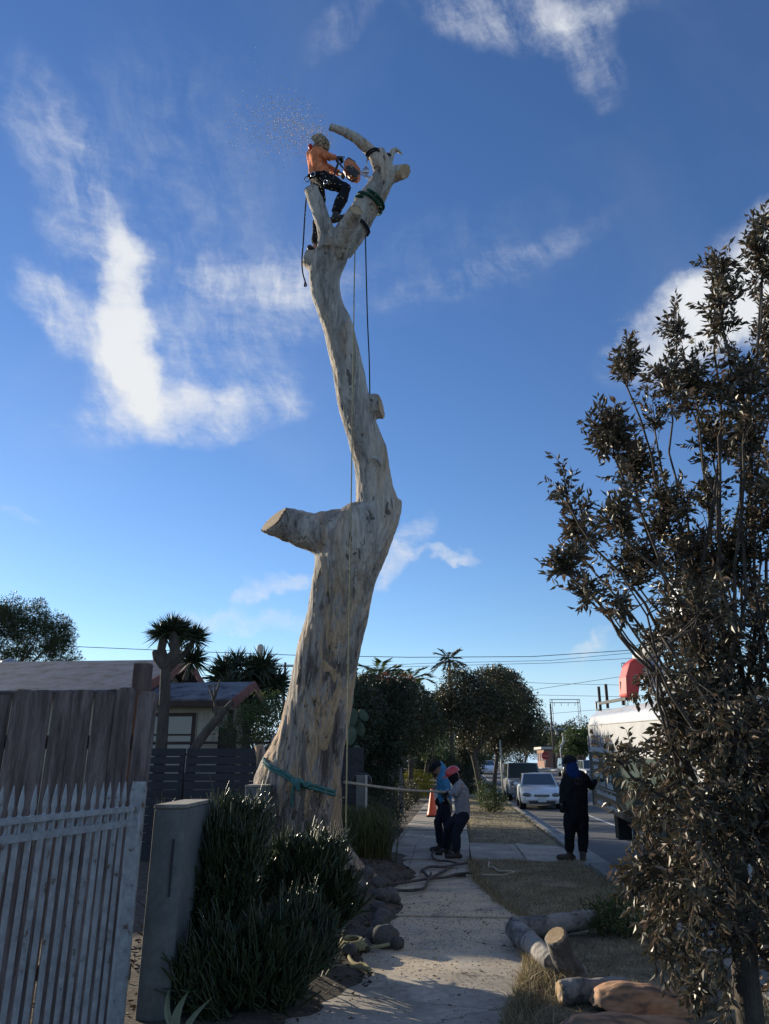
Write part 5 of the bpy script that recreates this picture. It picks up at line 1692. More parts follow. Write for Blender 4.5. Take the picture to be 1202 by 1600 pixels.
def car(name, loc, rz_, L, W, H, body, label, style='sedan', group=None, detail=True):
    """front towards -y"""
    root = empty(name, loc, rz_, label, 'car', group)
    hw = W / 2
    # stations: y, half width, sill, shoulder, bonnet crown
    if style == 'sedan':
        st = [(-0.5, 0.78, 0.28, 0.56), (-0.485, 0.90, 0.20, 0.64), (-0.45, 0.97, 0.18, 0.70), (-0.36, 1.0, 0.18, 0.80), (-0.20, 1.0, 0.17, 0.90), (0.0, 1.0, 0.17, 0.93), (0.22, 1.0, 0.17, 0.95), (0.36, 0.98, 0.20, 0.96), (0.46, 0.94, 0.25, 0.93), (0.5, 0.84, 0.33, 0.84)]
        cab = [(-0.22, 0.90, 0.0), (-0.06, 0.74, 1.0), (0.20, 0.73, 1.0), (0.36, 0.86, 0.0)]
    elif style == 'suv':
        st = [(-0.5, 0.82, 0.32, 0.78), (-0.485, 0.93, 0.26, 0.90), (-0.45, 0.98, 0.25, 0.98), (-0.36, 1.0, 0.25, 1.03), (-0.24, 1.0, 0.24, 1.06), (0.0, 1.0, 0.24, 1.07), (0.25, 1.0, 0.24, 1.07), (0.42, 0.99, 0.28, 1.07), (0.49, 0.95, 0.32, 1.04), (0.5, 0.90, 0.36, 1.0)]
        cab = [(-0.25, 0.92, 0.0), (-0.12, 0.80, 1.0), (0.44, 0.80, 1.0), (0.495, 0.92, 0.0)]
    b = MB()
    n = 13
    V, F = [], []
    for (y, kw, zb, zs) in st:
        w_ = hw * kw
        sec = [(-w_ * 0.90, zb), (-w_ * 0.98, zb + 0.10), (-w_, zb + (zs - zb) * 0.45), (-w_ * 0.985, zs - 0.10), (-w_ * 0.94, zs - 0.02), (-w_ * 0.82, zs + 0.005), (0, zs + 0.045)]
        sec = sec + [(-x_, z_) for (x_, z_) in reversed(sec[:-1])]
        V += [Vector((x_, y * L, z_)) for (x_, z_) in sec]
    for i in range(len(st) - 1):
        for k in range(n - 1):
            F.append((i * n + k, i * n + k + 1, (i + 1) * n + k + 1, (i + 1) * n + k))
        F.append((i * n + n - 1, i * n, (i + 1) * n, (i + 1) * n + n - 1))
    F.append(tuple(reversed(range(n)))); F.append(tuple((len(st) - 1) * n + k for k in range(n)))
    b.add(V, F, True)
    bo = b.local('body', body, root)
    sub = bo.modifiers.new('sub', 'SUBSURF'); sub.levels = 1; sub.render_levels = 1
    # cabin
    zsh = st[5][3] - 0.03
    (yA, wA, _), (yB, wB, _), (yC, wC, _), (yD, wD, _) = cab
    q = [Vector((sx * hw * w_, y * L, z_)) for (y, w_, z_) in ((yA, wA, zsh), (yB, wB, H - 0.04), (yC, wC, H - 0.04), (yD, wD, zsh)) for sx in (-1, 1)]
    rf = [Vector((0, yB * L, H)), Vector((0, yC * L, H))]
    b = MB()
    b.add(q + rf, [(0, 1, 3, 2), (6, 7, 5, 4)[::-1], (0, 2, 4, 6), (1, 7, 5, 3), (2, 8, 9, 4), (8, 3, 5, 9), (2, 3, 8), (4, 9, 5)], False)
    cabo = b.local('cabin', body, root, bevel=0.03)
    def pane(nm, c4, inset, off):
        c4 = [Vector(c) for c in c4]
        cen = sum(c4, Vector()) / 4
        nn = (c4[1] - c4[0]).cross(c4[3] - c4[0]).normalized()
        if nn.dot(cen - Vector((0, (yB + yC) / 2 * L, zsh))) < 0: nn = -nn
        pts = [c.lerp(cen, inset) + nn * off for c in c4]
        bb = MB(); bb.prism(pts, nn * 0.006); return bb.local(nm, M['car_glass'], root)
    pane('windscreen', (q[0], q[1], q[3], q[2]), 0.09, 0.006)
    pane('rear_window', (q[6], q[7], q[5], q[4]), 0.10, 0.006)
    for sx in (0, 1):
        m0 = q[0 + sx].lerp(q[6 + sx], 0.5); m1 = q[2 + sx].lerp(q[4 + sx], 0.5)
        pane('side_window', (q[0 + sx], m0, m1, q[2 + sx]), 0.10, 0.006)
        pane('side_window', (m0, q[6 + sx], q[4 + sx], m1), 0.10, 0.006)
        sg_ = -1 if sx == 0 else 1
        bb = MB(); bb.ball((sg_ * (hw + 0.10), yA * L + 0.28, zsh + 0.06), 0.10, (1.1, 0.6, 0.75), 10, 6); bb.local('mirror', body, root)
    wr = 0.31 if style == 'sedan' else 0.37
    for sy in (-0.31, 0.30):
        for sg_ in (-1, 1):
            wc = Vector((sg_ * (hw - 0.10), sy * L, wr))
            bb = MB(); bb.lathe((wc.x - sg_ * 0.11 + (0 if sg_ > 0 else 0), wc.y, wc.z), [(wr * 0.6, 0.0), (wr * 0.94, 0.0), (wr, 0.03), (wr, 0.19), (wr * 0.94, 0.225), (wr * 0.62, 0.225)], 24, axis=(sg_, 0, 0)); wo = bb.local('wheel', M['tyre'], root)
            bb = MB(); bb.lathe((wc.x + sg_ * 0.10, wc.y, wc.z), [(wr * 0.64, 0.0), (wr * 0.62, 0.02), (wr * 0.2, 0.008), (wr * 0.18, 0.02), (0.01, 0.022)], 20, axis=(sg_, 0, 0)); bb.local('rim', M['rim'], wo)
            bb = MB(); bb.lathe((wc.x - sg_ * 0.14, wc.y, wc.z), [(wr * 1.16, 0.0), (wr * 1.16, 0.247)], 24, axis=(sg_, 0, 0)); bb.local('wheel_arch', M['black_trim'], root)
    if detail:
        yf = -0.5 * L
        zf = st[1][3]
        for sg_ in (-1, 1):
            bb = MB(); bb.ball((sg_ * hw * 0.70, yf + 0.085, zf - 0.075), 0.2, (1.05, 0.55, 0.42), 14, 8, Matrix.Rotation(sg_ * 0.45, 3, 'Z')); bb.local('headlight', M['lamp_glass'], root)
            bb = MB(); bb.box((sg_ * hw * 0.78, 0.495 * L, zf + 0.05), (0.26, 0.06, 0.16)); bb.local('tail_light', M['tail'], root, bevel=0.02)
        bb = MB(); bb.box((0, yf - 0.012, zf - 0.10), (hw * 0.72, 0.05, 0.085)); g_ = bb.local('grille', M['black_trim'], root, bevel=0.02)
        for k in range(3):
            bb = MB(); bb.box((0, yf - 0.042, zf - 0.125 + 0.025 * k), (hw * 0.70, 0.012, 0.007)); bb.local('grille_bar', M['rim'], g_)
        bb = MB(); bb.box((0, yf - 0.02, zf - 0.235), (hw * 1.5, 0.10, 0.10)); bb.local('bumper', body, root, bevel=0.035)
        bb = MB(); bb.box((0, yf + 0.0, zf - 0.35), (hw * 1.25, 0.06, 0.085)); bb.local('air_intake', M['black_trim'], root, bevel=0.02)
        bb = MB(); bb.box((0, yf - 0.082, zf - 0.26), (0.34, 0.012, 0.16)); bb.local('number_plate', M['plate'], root)
        bb = MB(); bb.box((0, 0.505 * L, zf + 0.0), (0.34, 0.02, 0.16)); bb.local('number_plate', M['plate'], root)
    return root


white = paint('white_car_paint', (0.74, 0.76, 0.78)); grey = paint('grey_car_paint', (0.26, 0.27, 0.28)); blackp = paint('black_car_paint', (0.012, 0.013, 0.015)); bluep = paint('blue_car_paint', (0.10, 0.17, 0.30)); silver = paint('silver_car_paint', (0.38, 0.39, 0.40))
car('sedan', RD(3.42, 34.6, -0.12), -ROAD - 0.03, 4.4, 1.70, 1.40, white, 'white sedan parked at the kerb facing the camera', 'sedan', 'cars parked on the near side')
car('pickup', RD(3.42, 42.4, -0.12), -ROAD, 5.1, 1.9, 1.85, grey, 'grey pickup parked right behind the white sedan', 'suv', 'cars parked on the near side')
car('sedan', RD(3.35, 88, -0.12), -ROAD, 4.4, 1.75, 1.42, white, 'white car far off between the street tree trunks', 'sedan', 'cars parked on the near side', False)
for (s, t, mt, sty, H_, lab) in ((11.0, 79, blackp, 'suv', 1.8, 'black sport utility car parked far across the street'), (11.05, 72, white, 'sedan', 1.45, 'white car parked across the street next to the black one'), (11.0, 66, silver, 'suv', 1.75, 'silver white van like car parked across the street'),
                                 (11.0, 58.5, white, 'sedan', 1.45, 'white car parked across the street partly behind the standing man'), (11.0, 52, bluep, 'sedan', 1.45, 'light blue car parked across the street right of the standing man')):
    car('parked_car', RD(s, t, -0.12), -ROAD + math.pi * 0, 4.5 if sty == 'sedan' else 4.8, 1.8, H_, mt, lab, sty, 'cars parked across the street', True)

# ------------------------------------------------------------------ the tree crew's truck
M['truck_white'] = mat('truck_white', [(0.3, (0.42, 0.42, 0.42)), (0.7, (0.55, 0.55, 0.55))], 2.5, 0.4, fine=0.06, coat=0.2)
M['truck_green'] = mat('truck_green', [(0.3, (0.018, 0.040, 0.034)), (0.7, (0.028, 0.058, 0.05))], 2.5, 0.35, coat=0.3)
M['boom_red'] = mat('boom_red', [(0.3, (0.42, 0.035, 0.03)), (0.7, (0.55, 0.06, 0.05))], 3, 0.5)
M['letter_white'] = plain('letter_white', (0.55, 0.57, 0.55), 0.6)
M['letter_black'] = plain('letter_black', (0.02, 0.03, 0.03), 0.6)
truck = empty('tree_truck', RD(2.64, 8.0, -0.12), 0, 'white and green tree service truck with folded boom, half hidden by the street tree', 'truck')
truck.rotation_euler = (math.radians(2.0), 0, -ROAD)
b = MB()
sec = [(0.0, 0.70), (0.0, 2.18), (0.06, 2.36), (0.20, 2.47), (1.15, 2.52), (2.1, 2.47), (2.24, 2.36), (2.30, 2.18), (2.30, 0.70)]
b.prism([Vector((x_, 1.7, z_)) for (x_, z_) in sec], (0, 6.2, 0)); box_ = b.local('box_body', M['truck_white'], truck, bevel=0.02)
b = MB(); b.box((-0.006, 4.79, 1.20), (0.012, 6.16, 0.98)); green = b.local('green_panel', M['truck_green'], truck)
b = MB(); b.box((-0.012, 4.79, 1.715), (0.03, 6.18, 0.03)); b.local('drip_rail', M['truck_white'], truck)
b = MB(); b.box((-0.008, 4.79, 2.20), (0.02, 6.18, 0.015)); b.local('seam', M['truck_white'], truck)
b = MB(); b.box((-0.015, 7.86, 1.35), (0.03, 0.05, 1.3)); b.local('corner_post', M['steel'], truck)
TROT = (math.pi / 2, 0, -math.pi / 2)
lettering('619 871-5262', 0.32, 'phone_lettering', M['letter_black'], truck, (-0.004, 7.62, 1.79), TROT, 0.002, 1.02)


def scribble(y0, y1, z, h):
    """a word of blocky strokes too small to read"""
    b = MB(); y = y0
    while y > y1:
        w_ = random.uniform(0.03, 0.06); hh = h * random.choice((0.65, 0.65, 0.7, 1.0))
        b.box((-0.016, y - w_ / 2, z + hh / 2), (0.006, w_, hh)); 
        y -= w_ + random.uniform(0.004, 0.014)
    return b
for (y0, y1, z, h) in ((7.55, 6.95, 1.53, 0.10), (6.5, 6.1, 1.53, 0.10), (7.5, 6.85, 1.39, 0.10), (6.4, 5.9, 1.39, 0.10), (7.45, 6.65, 1.25, 0.11), (6.4, 5.9, 1.25, 0.11), (7.4, 6.5, 1.11, 0.11), (6.3, 5.8, 1.11, 0.11), (7.4, 5.6, 0.95, 0.10), (7.4, 5.6, 0.77, 0.10)):
    scribble(y0, y1, z, h).local('panel_lettering', M['letter_white'], green, fix=False)
b = MB(); b.box((-0.014, 6.5, 1.075), (0.008, 1.9, 0.012)); b.local('rule_line', M['letter_white'], green)
b = MB(); b.box((1.15, 3.9, 0.60), (1.2, 9.6, 0.18)); b.local('chassis', M['black_trim'], truck)
b = MB(); b.box((0.16, 6.1, 0.52), (0.22, 0.30, 0.42)); b.local('mud_flap', M['black_trim'], truck)
# cab
b = MB(); b.prism([Vector((0.08, -1.7, 0.62)), Vector((0.08, 1.35, 0.62)), Vector((0.08, 1.35, 2.25)), Vector((0.08, -0.1, 2.25)), Vector((0.08, -0.75, 1.45)), Vector((0.08, -1.6, 1.3))], (2.1, 0, 0)); cabt = b.local('cab', M['truck_white'], truck, bevel=0.06)
b = MB(); b.prism([Vector((0.07, -0.55, 1.45)), Vector((0.07, 0.9, 1.45)), Vector((0.07, 0.9, 2.1)), Vector((0.07, -0.05, 2.1))], (-0.01, 0, 0)); b.local('side_window', M['car_glass'], truck)
for yy in (4.0, -0.6):
    for xx, sg_ in ((0.24, -1), (2.06, 1)):
        bb = MB(); bb.lathe((xx - sg_ * 0.16, yy, 0.47), [(0.28, 0), (0.45, 0.0), (0.47, 0.04), (0.47, 0.26), (0.44, 0.30), (0.28, 0.30)], 28, axis=(sg_, 0, 0)); wo = bb.local('wheel', M['tyre'], truck)
        bb = MB(); bb.lathe((xx + sg_ * 0.12, yy, 0.47), [(0.29, 0), (0.28, 0.03), (0.14, 0.0), (0.12, 0.06), (0.02, 0.065)], 22, axis=(sg_, 0, 0)); bb.local('rim', M['rim'], wo)
b = MB(); b.tube([(0.02, 4.62, 0.42), (0.02, 4.52, 0.78), (0.02, 4.25, 1.0), (0.02, 3.9, 1.06)], 0.03, 8); b.local('fender_rail', M['rim'], truck)
# roof rack
for (p_, q_) in (((0.25, 7.75, 2.45), (0.25, 7.75, 2.95)), ((0.25, 7.0, 2.50), (0.25, 7.0, 2.95)), ((0.25, 5.6, 2.50), (0.25, 5.6, 2.9)), ((0.25, 7.75, 2.62), (0.25, 5.3, 2.60)), ((2.05, 7.75, 2.62), (2.05, 5.3, 2.60)), ((2.05, 7.75, 2.45), (2.05, 7.75, 2.95))):
    b = MB(); b.bar(p_, q_, 0.05, 0.05); b.local('rack_bar', M['black_trim'], truck)
b = MB(); b.tube([(0.25, 7.77, 2.66), (0.22, 8.0, 2.66), (0.22, 8.0, 2.50), (0.25, 7.77, 2.50)], 0.02, 6); b.local('rack_loop', M['black_trim'], truck)
# folded boom on the box roof
TI = (Matrix.Translation(truck.location) @ truck.rotation_euler.to_matrix().to_4x4()).inverted()
def TL(px_, py_, Y_):
    return TI @ P(px_, py_, Y_)
b = MB(); b.tube([TL(1004, 1042, 13.2), TL(1040, 1066, 12.6), TL(1120, 1075, 11.2)], 0.19, 16, 'flat'); b.local('lower_boom', M['truck_white'], truck)
b = MB(); b.tube([TL(1000, 1030, 13.0), TL(1050, 985, 12.2), TL(1085, 940, 11.6)], 0.15, 16, 'flat'); b.local('upper_boom', M['truck_white'], truck)
b = MB(); b.prism([TL(x_, y_, 13.3) for (x_, y_) in ((967, 1090), (966, 1062), (972, 1040), (984, 1030), (996, 1032), (998, 1052), (990, 1068), (986, 1092), (976, 1096))], TI.to_3x3() @ Vector((0, -0.42, 0))); b.local('elbow_cover', M['boom_red'], truck, bevel=0.04)
b = MB(); b.box(TL(1085, 945, 11.5), (0.62, 0.62, 0.9)); b.local('bucket', M['truck_white'], truck, bevel=0.05)
b = MB(); b.lathe(TL(1075, 1085, 12.2) + Vector((0, 0, -0.35)), [(0.34, 0), (0.34, 0.12), (0.22, 0.14), (0.20, 0.55)], 18); b.local('turret', M['truck_white'], truck)


# ------------------------------------------------------------------ people
def person(base, J, label, top_mat, leg_mat, boot_mat, glove_mat, skin, facing, k=1.0, voxel=0.015, sleeve=0.055, loose=1.0, hair=None, neck_mat=None, gloves=True, waist_cover=0.04):
    """J: joints in world space. One body skin; clothes, boots, gloves as children."""
    root = empty('person', base, 0, label, 'person')
    V3 = {n: Vector(p) for n, p in J.items()}
    H_, N_, C_, W_ = V3['head'], V3['neck'], V3['chest'], V3['pelvis']
    f3 = Vector(facing).normalized()
    upv = (H_ - N_).normalized()
    side = f3.cross(upv).normalized()
    fwd = upv.cross(side).normalized()
    R_ = Matrix((side, fwd, upv)).transposed()

    def body(extra):
        b = MB()
        b.ball(H_, 0.105 * k + extra * 0, (0.80, 0.95, 1.18), 16, 12, R_)
        b.ball(H_ + fwd * 0.03 * k - upv * 0.055 * k, 0.07 * k, (0.85, 1.0, 0.9), 12, 8, R_)       # jaw
        b.tube([H_ + fwd * 0.09 * k + upv * 0.015 * k, H_ + fwd * 0.125 * k - upv * 0.022 * k], [0.011 * k, 0.018 * k], 8, 'round')   # nose
        for sg_ in (-1, 1):
            b.ball(H_ + side * sg_ * 0.085 * k - fwd * 0.005 * k, 0.03 * k, (0.4, 0.8, 1.1), 8, 6, R_)   # ears
        b.tube([H_ - upv * 0.05 * k, N_ - upv * 0.03], 0.052 * k, 10, 'round')
        for (a_, c_) in (('l_sh', 'l_hip'), ('r_sh', 'r_hip')):
            b.tube([V3[a_].lerp(N_, 0.3), V3[a_].lerp(C_, 0.45), V3[c_].lerp(W_, 0.3)], [0.055 * k, 0.095 * k, 0.085 * k], 12, 'round')
        b.tube([N_, C_, W_], [0.07 * k, 0.11 * k, 0.11 * k], 12, 'round')
        for sd_ in 'lr':
            b.tube([V3[sd_ + '_sh'], V3[sd_ + '_el'], V3[sd_ + '_wr']], [0.052 * k, 0.042 * k, 0.028 * k], 10, 'round')
            b.tube([V3[sd_ + '_hip'], V3[sd_ + '_hip'].lerp(V3[sd_ + '_kn'], 0.5), V3[sd_ + '_kn'], V3[sd_ + '_kn'].lerp(V3[sd_ + '_an'], 0.35), V3[sd_ + '_an']], [0.085 * k, 0.075 * k, 0.055 * k, 0.055 * k, 0.036 * k], 12, 'round')
            b.tube([V3[sd_ + '_an'], V3[sd_ + '_toe']], [0.036 * k, 0.03 * k], 8, 'round')
        return b
    fused('body', body(0), skin, root, voxel, 3)
    # upper garment
    def folds(c, n_):
        v = Vector(c)
        return 0.017 * mnoise.noise(Vector((v.x * 10, v.y * 10, v.z * 5))) + 0.010 * mnoise.noise(v * 21 + Vector((3, 1, 2)))
    b = MB()
    L_ = loose
    for (a_, c_) in (('l_sh', 'l_hip'), ('r_sh', 'r_hip')):
        hipq = V3[c_].lerp(W_, 0.25) + (C_ - W_).normalized() * waist_cover
        b.tube([V3[a_].lerp(N_, 0.25), V3[a_].lerp(C_, 0.45), hipq], [0.07 * k * L_, 0.118 * k * L_, 0.112 * k * L_], 14, 'round')
    b.tube([N_ + (C_ - N_) * 0.15, C_, W_ + (C_ - W_).normalized() * waist_cover], [0.085 * k * L_, 0.128 * k * L_, 0.125 * k * L_], 14, 'round')
    for sd_ in 'lr':
        e_ = V3[sd_ + '_el'].lerp(V3[sd_ + '_wr'], 0.88)
        b.tube([V3[sd_ + '_sh'], V3[sd_ + '_sh'].lerp(V3[sd_ + '_el'], 0.5), V3[sd_ + '_el'], e_], [0.07 * k * L_, 0.065 * k * L_, 0.057 * k * L_, 0.045 * k * L_], 12, 'flat')
    top = fused('shirt', b, top_mat, root, voxel, 3, 0.5, folds)
    b = MB()
    b.tube([V3['l_hip'] + (C_ - W_) * 0.10, V3['r_hip'] + (C_ - W_) * 0.10], 0.105 * k, 12, 'round')
    b.tube([V3['l_hip'], V3['r_hip']], 0.118 * k, 12, 'round')
    for sd_ in 'lr':
        a_, kn, an = V3[sd_ + '_hip'], V3[sd_ + '_kn'], V3[sd_ + '_an']
        b.tube([a_, a_.lerp(kn, 0.5), kn, kn.lerp(an, 0.4), an + (kn - an).normalized() * 0.02], [0.108 * k * L_, 0.096 * k * L_, 0.078 * k * L_, 0.074 * k * L_, 0.064 * k * L_], 14, 'flat')
    fused('trousers', b, leg_mat, root, voxel, 3, 0.5, folds)
    for sd_ in 'lr':
        an, to = V3[sd_ + '_an'], V3[sd_ + '_toe']
        kn = V3[sd_ + '_kn']
        d = (to - an); d.z = 0
        dn = d.normalized() if d.length > 0.01 else Vector((0, -1, 0))
        sole = to.z
        b = MB()
        heel = Vector((an.x, an.y, sole)) - dn * 0.055 * k
        tip = Vector((an.x, an.y, sole)) + dn * 0.20 * k
        b.tube([heel + Vector((0, 0, 0.035)), heel.lerp(tip, 0.5) + Vector((0, 0, 0.04)), tip - dn * 0.03 + Vector((0, 0, 0.035))], [0.047 * k, 0.052 * k, 0.046 * k], 12, 'round')
        b.tube([heel + dn * 0.05 + Vector((0, 0, 0.04)), an + (kn - an).normalized() * 0.10 * k], [0.055 * k, 0.055 * k], 12, 'round')
        bo = fused('boot', b, boot_mat, root, 0.012, 2)
    # hands: palm, four fingers curled round what they hold, thumb from the side of the palm
    for sd_ in 'lr':
        el_, wr = V3[sd_ + '_el'], V3[sd_ + '_wr']
        d = (wr - el_).normalized()
        sde = d.cross(Vector((0, 0, 1)))
        if sde.length < 0.2: sde = d.cross(fwd)
        sde.normalize()
        pn = sde.cross(d).normalized() * (1 if J.get(sd_ + '_curl', 1) > 0 else -1)
        b = MB()
        b.tube([wr - d * 0.03 * k, wr + d * 0.025 * k, wr + d * 0.075 * k], [0.033 * k, 0.036 * k, 0.034 * k], 10, 'round', flat=(1.15, 0.62))
        for j, (o_, ln_) in enumerate(((-0.030, 0.072), (-0.010, 0.082), (0.010, 0.078), (0.029, 0.062))):
            r0 = wr + d * 0.075 * k + sde * o_ * k
            r1 = r0 + (d * 0.8 - pn * 0.6) * ln_ * 0.45 * k
            r2 = r1 + (d * 0.1 - pn * 1.0) * ln_ * 0.35 * k
            r3 = r2 + (-d * 0.7 - pn * 0.5) * ln_ * 0.25 * k
            b.tube([r0, r1, r2, r3], [0.0105 * k, 0.010 * k, 0.0095 * k, 0.008 * k], 7, 'round')
        t0 = wr + d * 0.02 * k - sde * 0.032 * k
        t1 = t0 + (d * 0.5 - sde * 0.7 - pn * 0.3) * 0.04 * k
        b.tube([t0, t1, t1 + (d * 0.7 + sde * 0.2 - pn * 0.8) * 0.035 * k], [0.014 * k, 0.0115 * k, 0.009 * k], 7, 'round')
        fused('glove' if gloves else 'hand', b, glove_mat, root, 0.0075, 1)
    return root, V3, (side, fwd, upv, R_)


M['skin'] = mat('skin', [(0.3, (0.22, 0.12, 0.08)), (0.7, (0.30, 0.17, 0.115))], 20, 0.55)
def cloth(name, c, rough=0.9, v=0.25):
    return mat(name, [(0.3, tuple(k * (1 - v) for k in c)), (0.7, tuple(min(1, k * (1 + v)) for k in c))], 14, rough, bump=0.25, bump_scale=160, fine=0.15, spec=0.2, bump_dist=0.004)
M['c_black'] = cloth('black_cloth', (0.011, 0.012, 0.016)); M['c_navy'] = cloth('dark_denim', (0.018, 0.022, 0.036)); M['c_grey'] = cloth('heather_grey_cloth', (0.27, 0.27, 0.29))
M['c_blue'] = cloth('bright_blue_fleece', (0.06, 0.22, 0.38)); M['c_scarf'] = cloth('royal_blue_cloth', (0.008, 0.03, 0.13)); M['c_orange'] = cloth('sawdusty_orange_cloth', (0.58, 0.185, 0.08), 0.85, 0.4)
M['c_boot'] = plain('work_boot', (0.022, 0.018, 0.016), 0.6); M['c_boot2'] = plain('brown_boot', (0.05, 0.036, 0.028), 0.6); M['c_glove'] = plain('dark_glove', (0.02, 0.02, 0.022), 0.7)
M['helmet_red'] = plain('red_helmet_shell', (0.50, 0.035, 0.04), 0.35, coat=0.4); M['helmet_orange'] = mat('dusty_orange_helmet', [(0.42, (0.07, 0.055, 0.035)), (0.5, (0.22, 0.17, 0.11)), (0.58, (0.36, 0.28, 0.18))], 26, 0.8)
M['metal'] = plain('bright_metal', (0.45, 0.46, 0.47), 0.3, metallic=0.9)


def jt(px_, py_, Y_):
    return P(px_, py_, Y_)


def helmet(root, c, r, R_, fwd, upv, mtl, brim=True, name='helmet'):
    b = MB()
    K = 18
    V, F = [], []
    prof = [(1.06, -0.05), (1.06, 0.06), (1.0, 0.38), (0.82, 0.72), (0.5, 0.94), (0.12, 1.02)]
    for (rr, h) in prof:
        for k in range(K):
            th = 2 * math.pi * k / K
            V.append(c + R_ @ Vector((math.cos(th) * rr * r * 0.92, math.sin(th) * rr * r * 1.08, h * r)))
    for j in range(len(prof) - 1):
        for k in range(K):
            F.append((j * K + k, j * K + (k + 1) % K, (j + 1) * K + (k + 1) % K, (j + 1) * K + k))
    F.append(tuple((len(prof) - 1) * K + k for k in range(K)))
    b.add(V, F, True)
    o = b.build(name, mtl, root)
    if brim:
        b = MB()
        pts = []
        for k in range(9):
            th = math.pi * (0.12 + 0.76 * k / 8)
            pts.append(c + R_ @ Vector((math.cos(th) * r * 0.95, math.sin(th) * r * 1.1, 0.0)))
        for k in range(9):
            th = math.pi * (0.88 - 0.76 * k / 8)
            pts.append(c + R_ @ Vector((math.cos(th) * r * 0.8, math.sin(th) * r * 1.1 + r * 0.55 * math.sin(th), -0.10 * r)))
        b.prism(pts, upv * 0.012); b.build('brim', mtl, o)
    return o


# ---- worker in the grey shirt pulling the rope
Y1 = 14.75
JG = dict(head=jt(709, 1211, Y1), neck=jt(714, 1221, Y1), chest=jt(720, 1236, Y1), pelvis=jt(724, 1272, Y1),
          r_sh=jt(719, 1226, Y1 + 0.20), l_sh=jt(720, 1227, Y1 - 0.20), l_el=jt(712, 1240, Y1 - 0.24), l_wr=jt(702, 1238.5, Y1 - 0.08), r_el=jt(709, 1238, Y1 + 0.22), r_wr=jt(697, 1238, Y1 + 0.05),
          l_hip=jt(724, 1274, Y1 - 0.10), r_hip=jt(721, 1274, Y1 + 0.10), l_kn=jt(713, 1302, Y1 - 0.13), l_an=jt(714, 1334, Y1 - 0.10), l_toe=G(702, 1342.5), r_kn=jt(700, 1293, Y1 + 0.15), r_an=jt(698, 1327, Y1 + 0.45), r_toe=G(686, 1335))
for s_ in 'lr':
    JG[s_ + '_toe'].y = JG[s_ + '_an'].y - 0.03; JG[s_ + '_toe'].z = 0.0; JG[s_ + '_an'].z = max(0.10, min(0.14, JG[s_ + '_an'].z))
wg, V3, (sd_, fw, upv, R_) = person(Vector((JG['pelvis'].x, Y1, 0)), JG, 'worker in grey shirt and red hard hat leaning back on the rope', M['c_grey'], M['c_navy'], M['c_boot'], M['c_glove'], M['skin'], (-1, -0.15, -0.1), 1.04, loose=1.06, waist_cover=0.0)
helmet(wg, V3['head'] + upv * 0.035, 0.128, R_, fw, upv, M['helmet_red'])
b = MB(); b.tube([V3['head'] - upv * 0.01 + fw * 0.015, V3['neck'] + upv * 0.01 + fw * 0.03], [0.108, 0.088], 14, 'round'); fused('face_mask', b, M['c_black'], wg, 0.014, 2)
# ---- worker in the blue hoodie
Y2 = 15.75
JB = dict(head=jt(685, 1201.5, Y2), neck=jt(690, 1211, Y2), chest=jt(693, 1225, Y2), pelvis=jt(696, 1254, Y2),
          r_sh=jt(692, 1216, Y2 + 0.19), l_sh=jt(694, 1217, Y2 - 0.19), l_el=jt(699, 1236, Y2 - 0.28), l_wr=jt(697, 1240, Y2 - 0.42), r_el=jt(687, 1234, Y2 + 0.15), r_wr=jt(692, 1240, Y2 - 0.30),
          l_hip=jt(697, 1257, Y2 - 0.10), r_hip=jt(695, 1257, Y2 + 0.10), l_kn=jt(699, 1288, Y2 - 0.10), l_an=jt(703, 1320, Y2 - 0.05), l_toe=G(694, 1327), r_kn=jt(685, 1285, Y2 + 0.05), r_an=jt(688, 1319, Y2 + 0.12), r_toe=G(678, 1326))
for s_ in 'lr':
    JB[s_ + '_toe'].y = JB[s_ + '_an'].y - 0.03; JB[s_ + '_toe'].z = 0.0; JB[s_ + '_an'].z = max(0.10, min(0.14, JB[s_ + '_an'].z))
wb, V3, (sd_, fw, upv, R_) = person(Vector((JB['pelvis'].x, Y2, 0)), JB, 'worker in bright blue hoodie and black cap behind the grey shirted one', M['c_blue'], M['c_navy'], M['c_boot'], M['c_glove'], M['skin'], (-1, -0.35, -0.05), 1.02, loose=1.08)
helmet(wb, V3['head'] + upv * 0.04, 0.115, R_, fw, upv, M['c_black'], True, 'cap')
b = MB(); b.tube([V3['head'] - fw * 0.05 + upv * 0.04, V3['head'] - fw * 0.06 - upv * 0.06, V3['neck'] - fw * 0.02], [0.10, 0.112, 0.10], 14, 'round'); fused('hood', b, M['c_blue'], wb, 0.014, 2)
b = MB(); b.tube([V3['l_hip'] + Vector((0, -0.03, 0.05)), V3['r_hip'] + Vector((-0.1, -0.02, 0.05))], 0.10, 12, 'round'); fused('tool_belt', b, M['c_black'], wb, 0.016, 1)
for (x_, y_) in ((695, 1247), (697, 1250), (694, 1252)):
    b = MB(); b.ball(jt(x_, y_, Y2 - 0.2), 0.022, (1, 0.6, 1.2), 8, 6); b.build('buckle', M['metal'], wb)
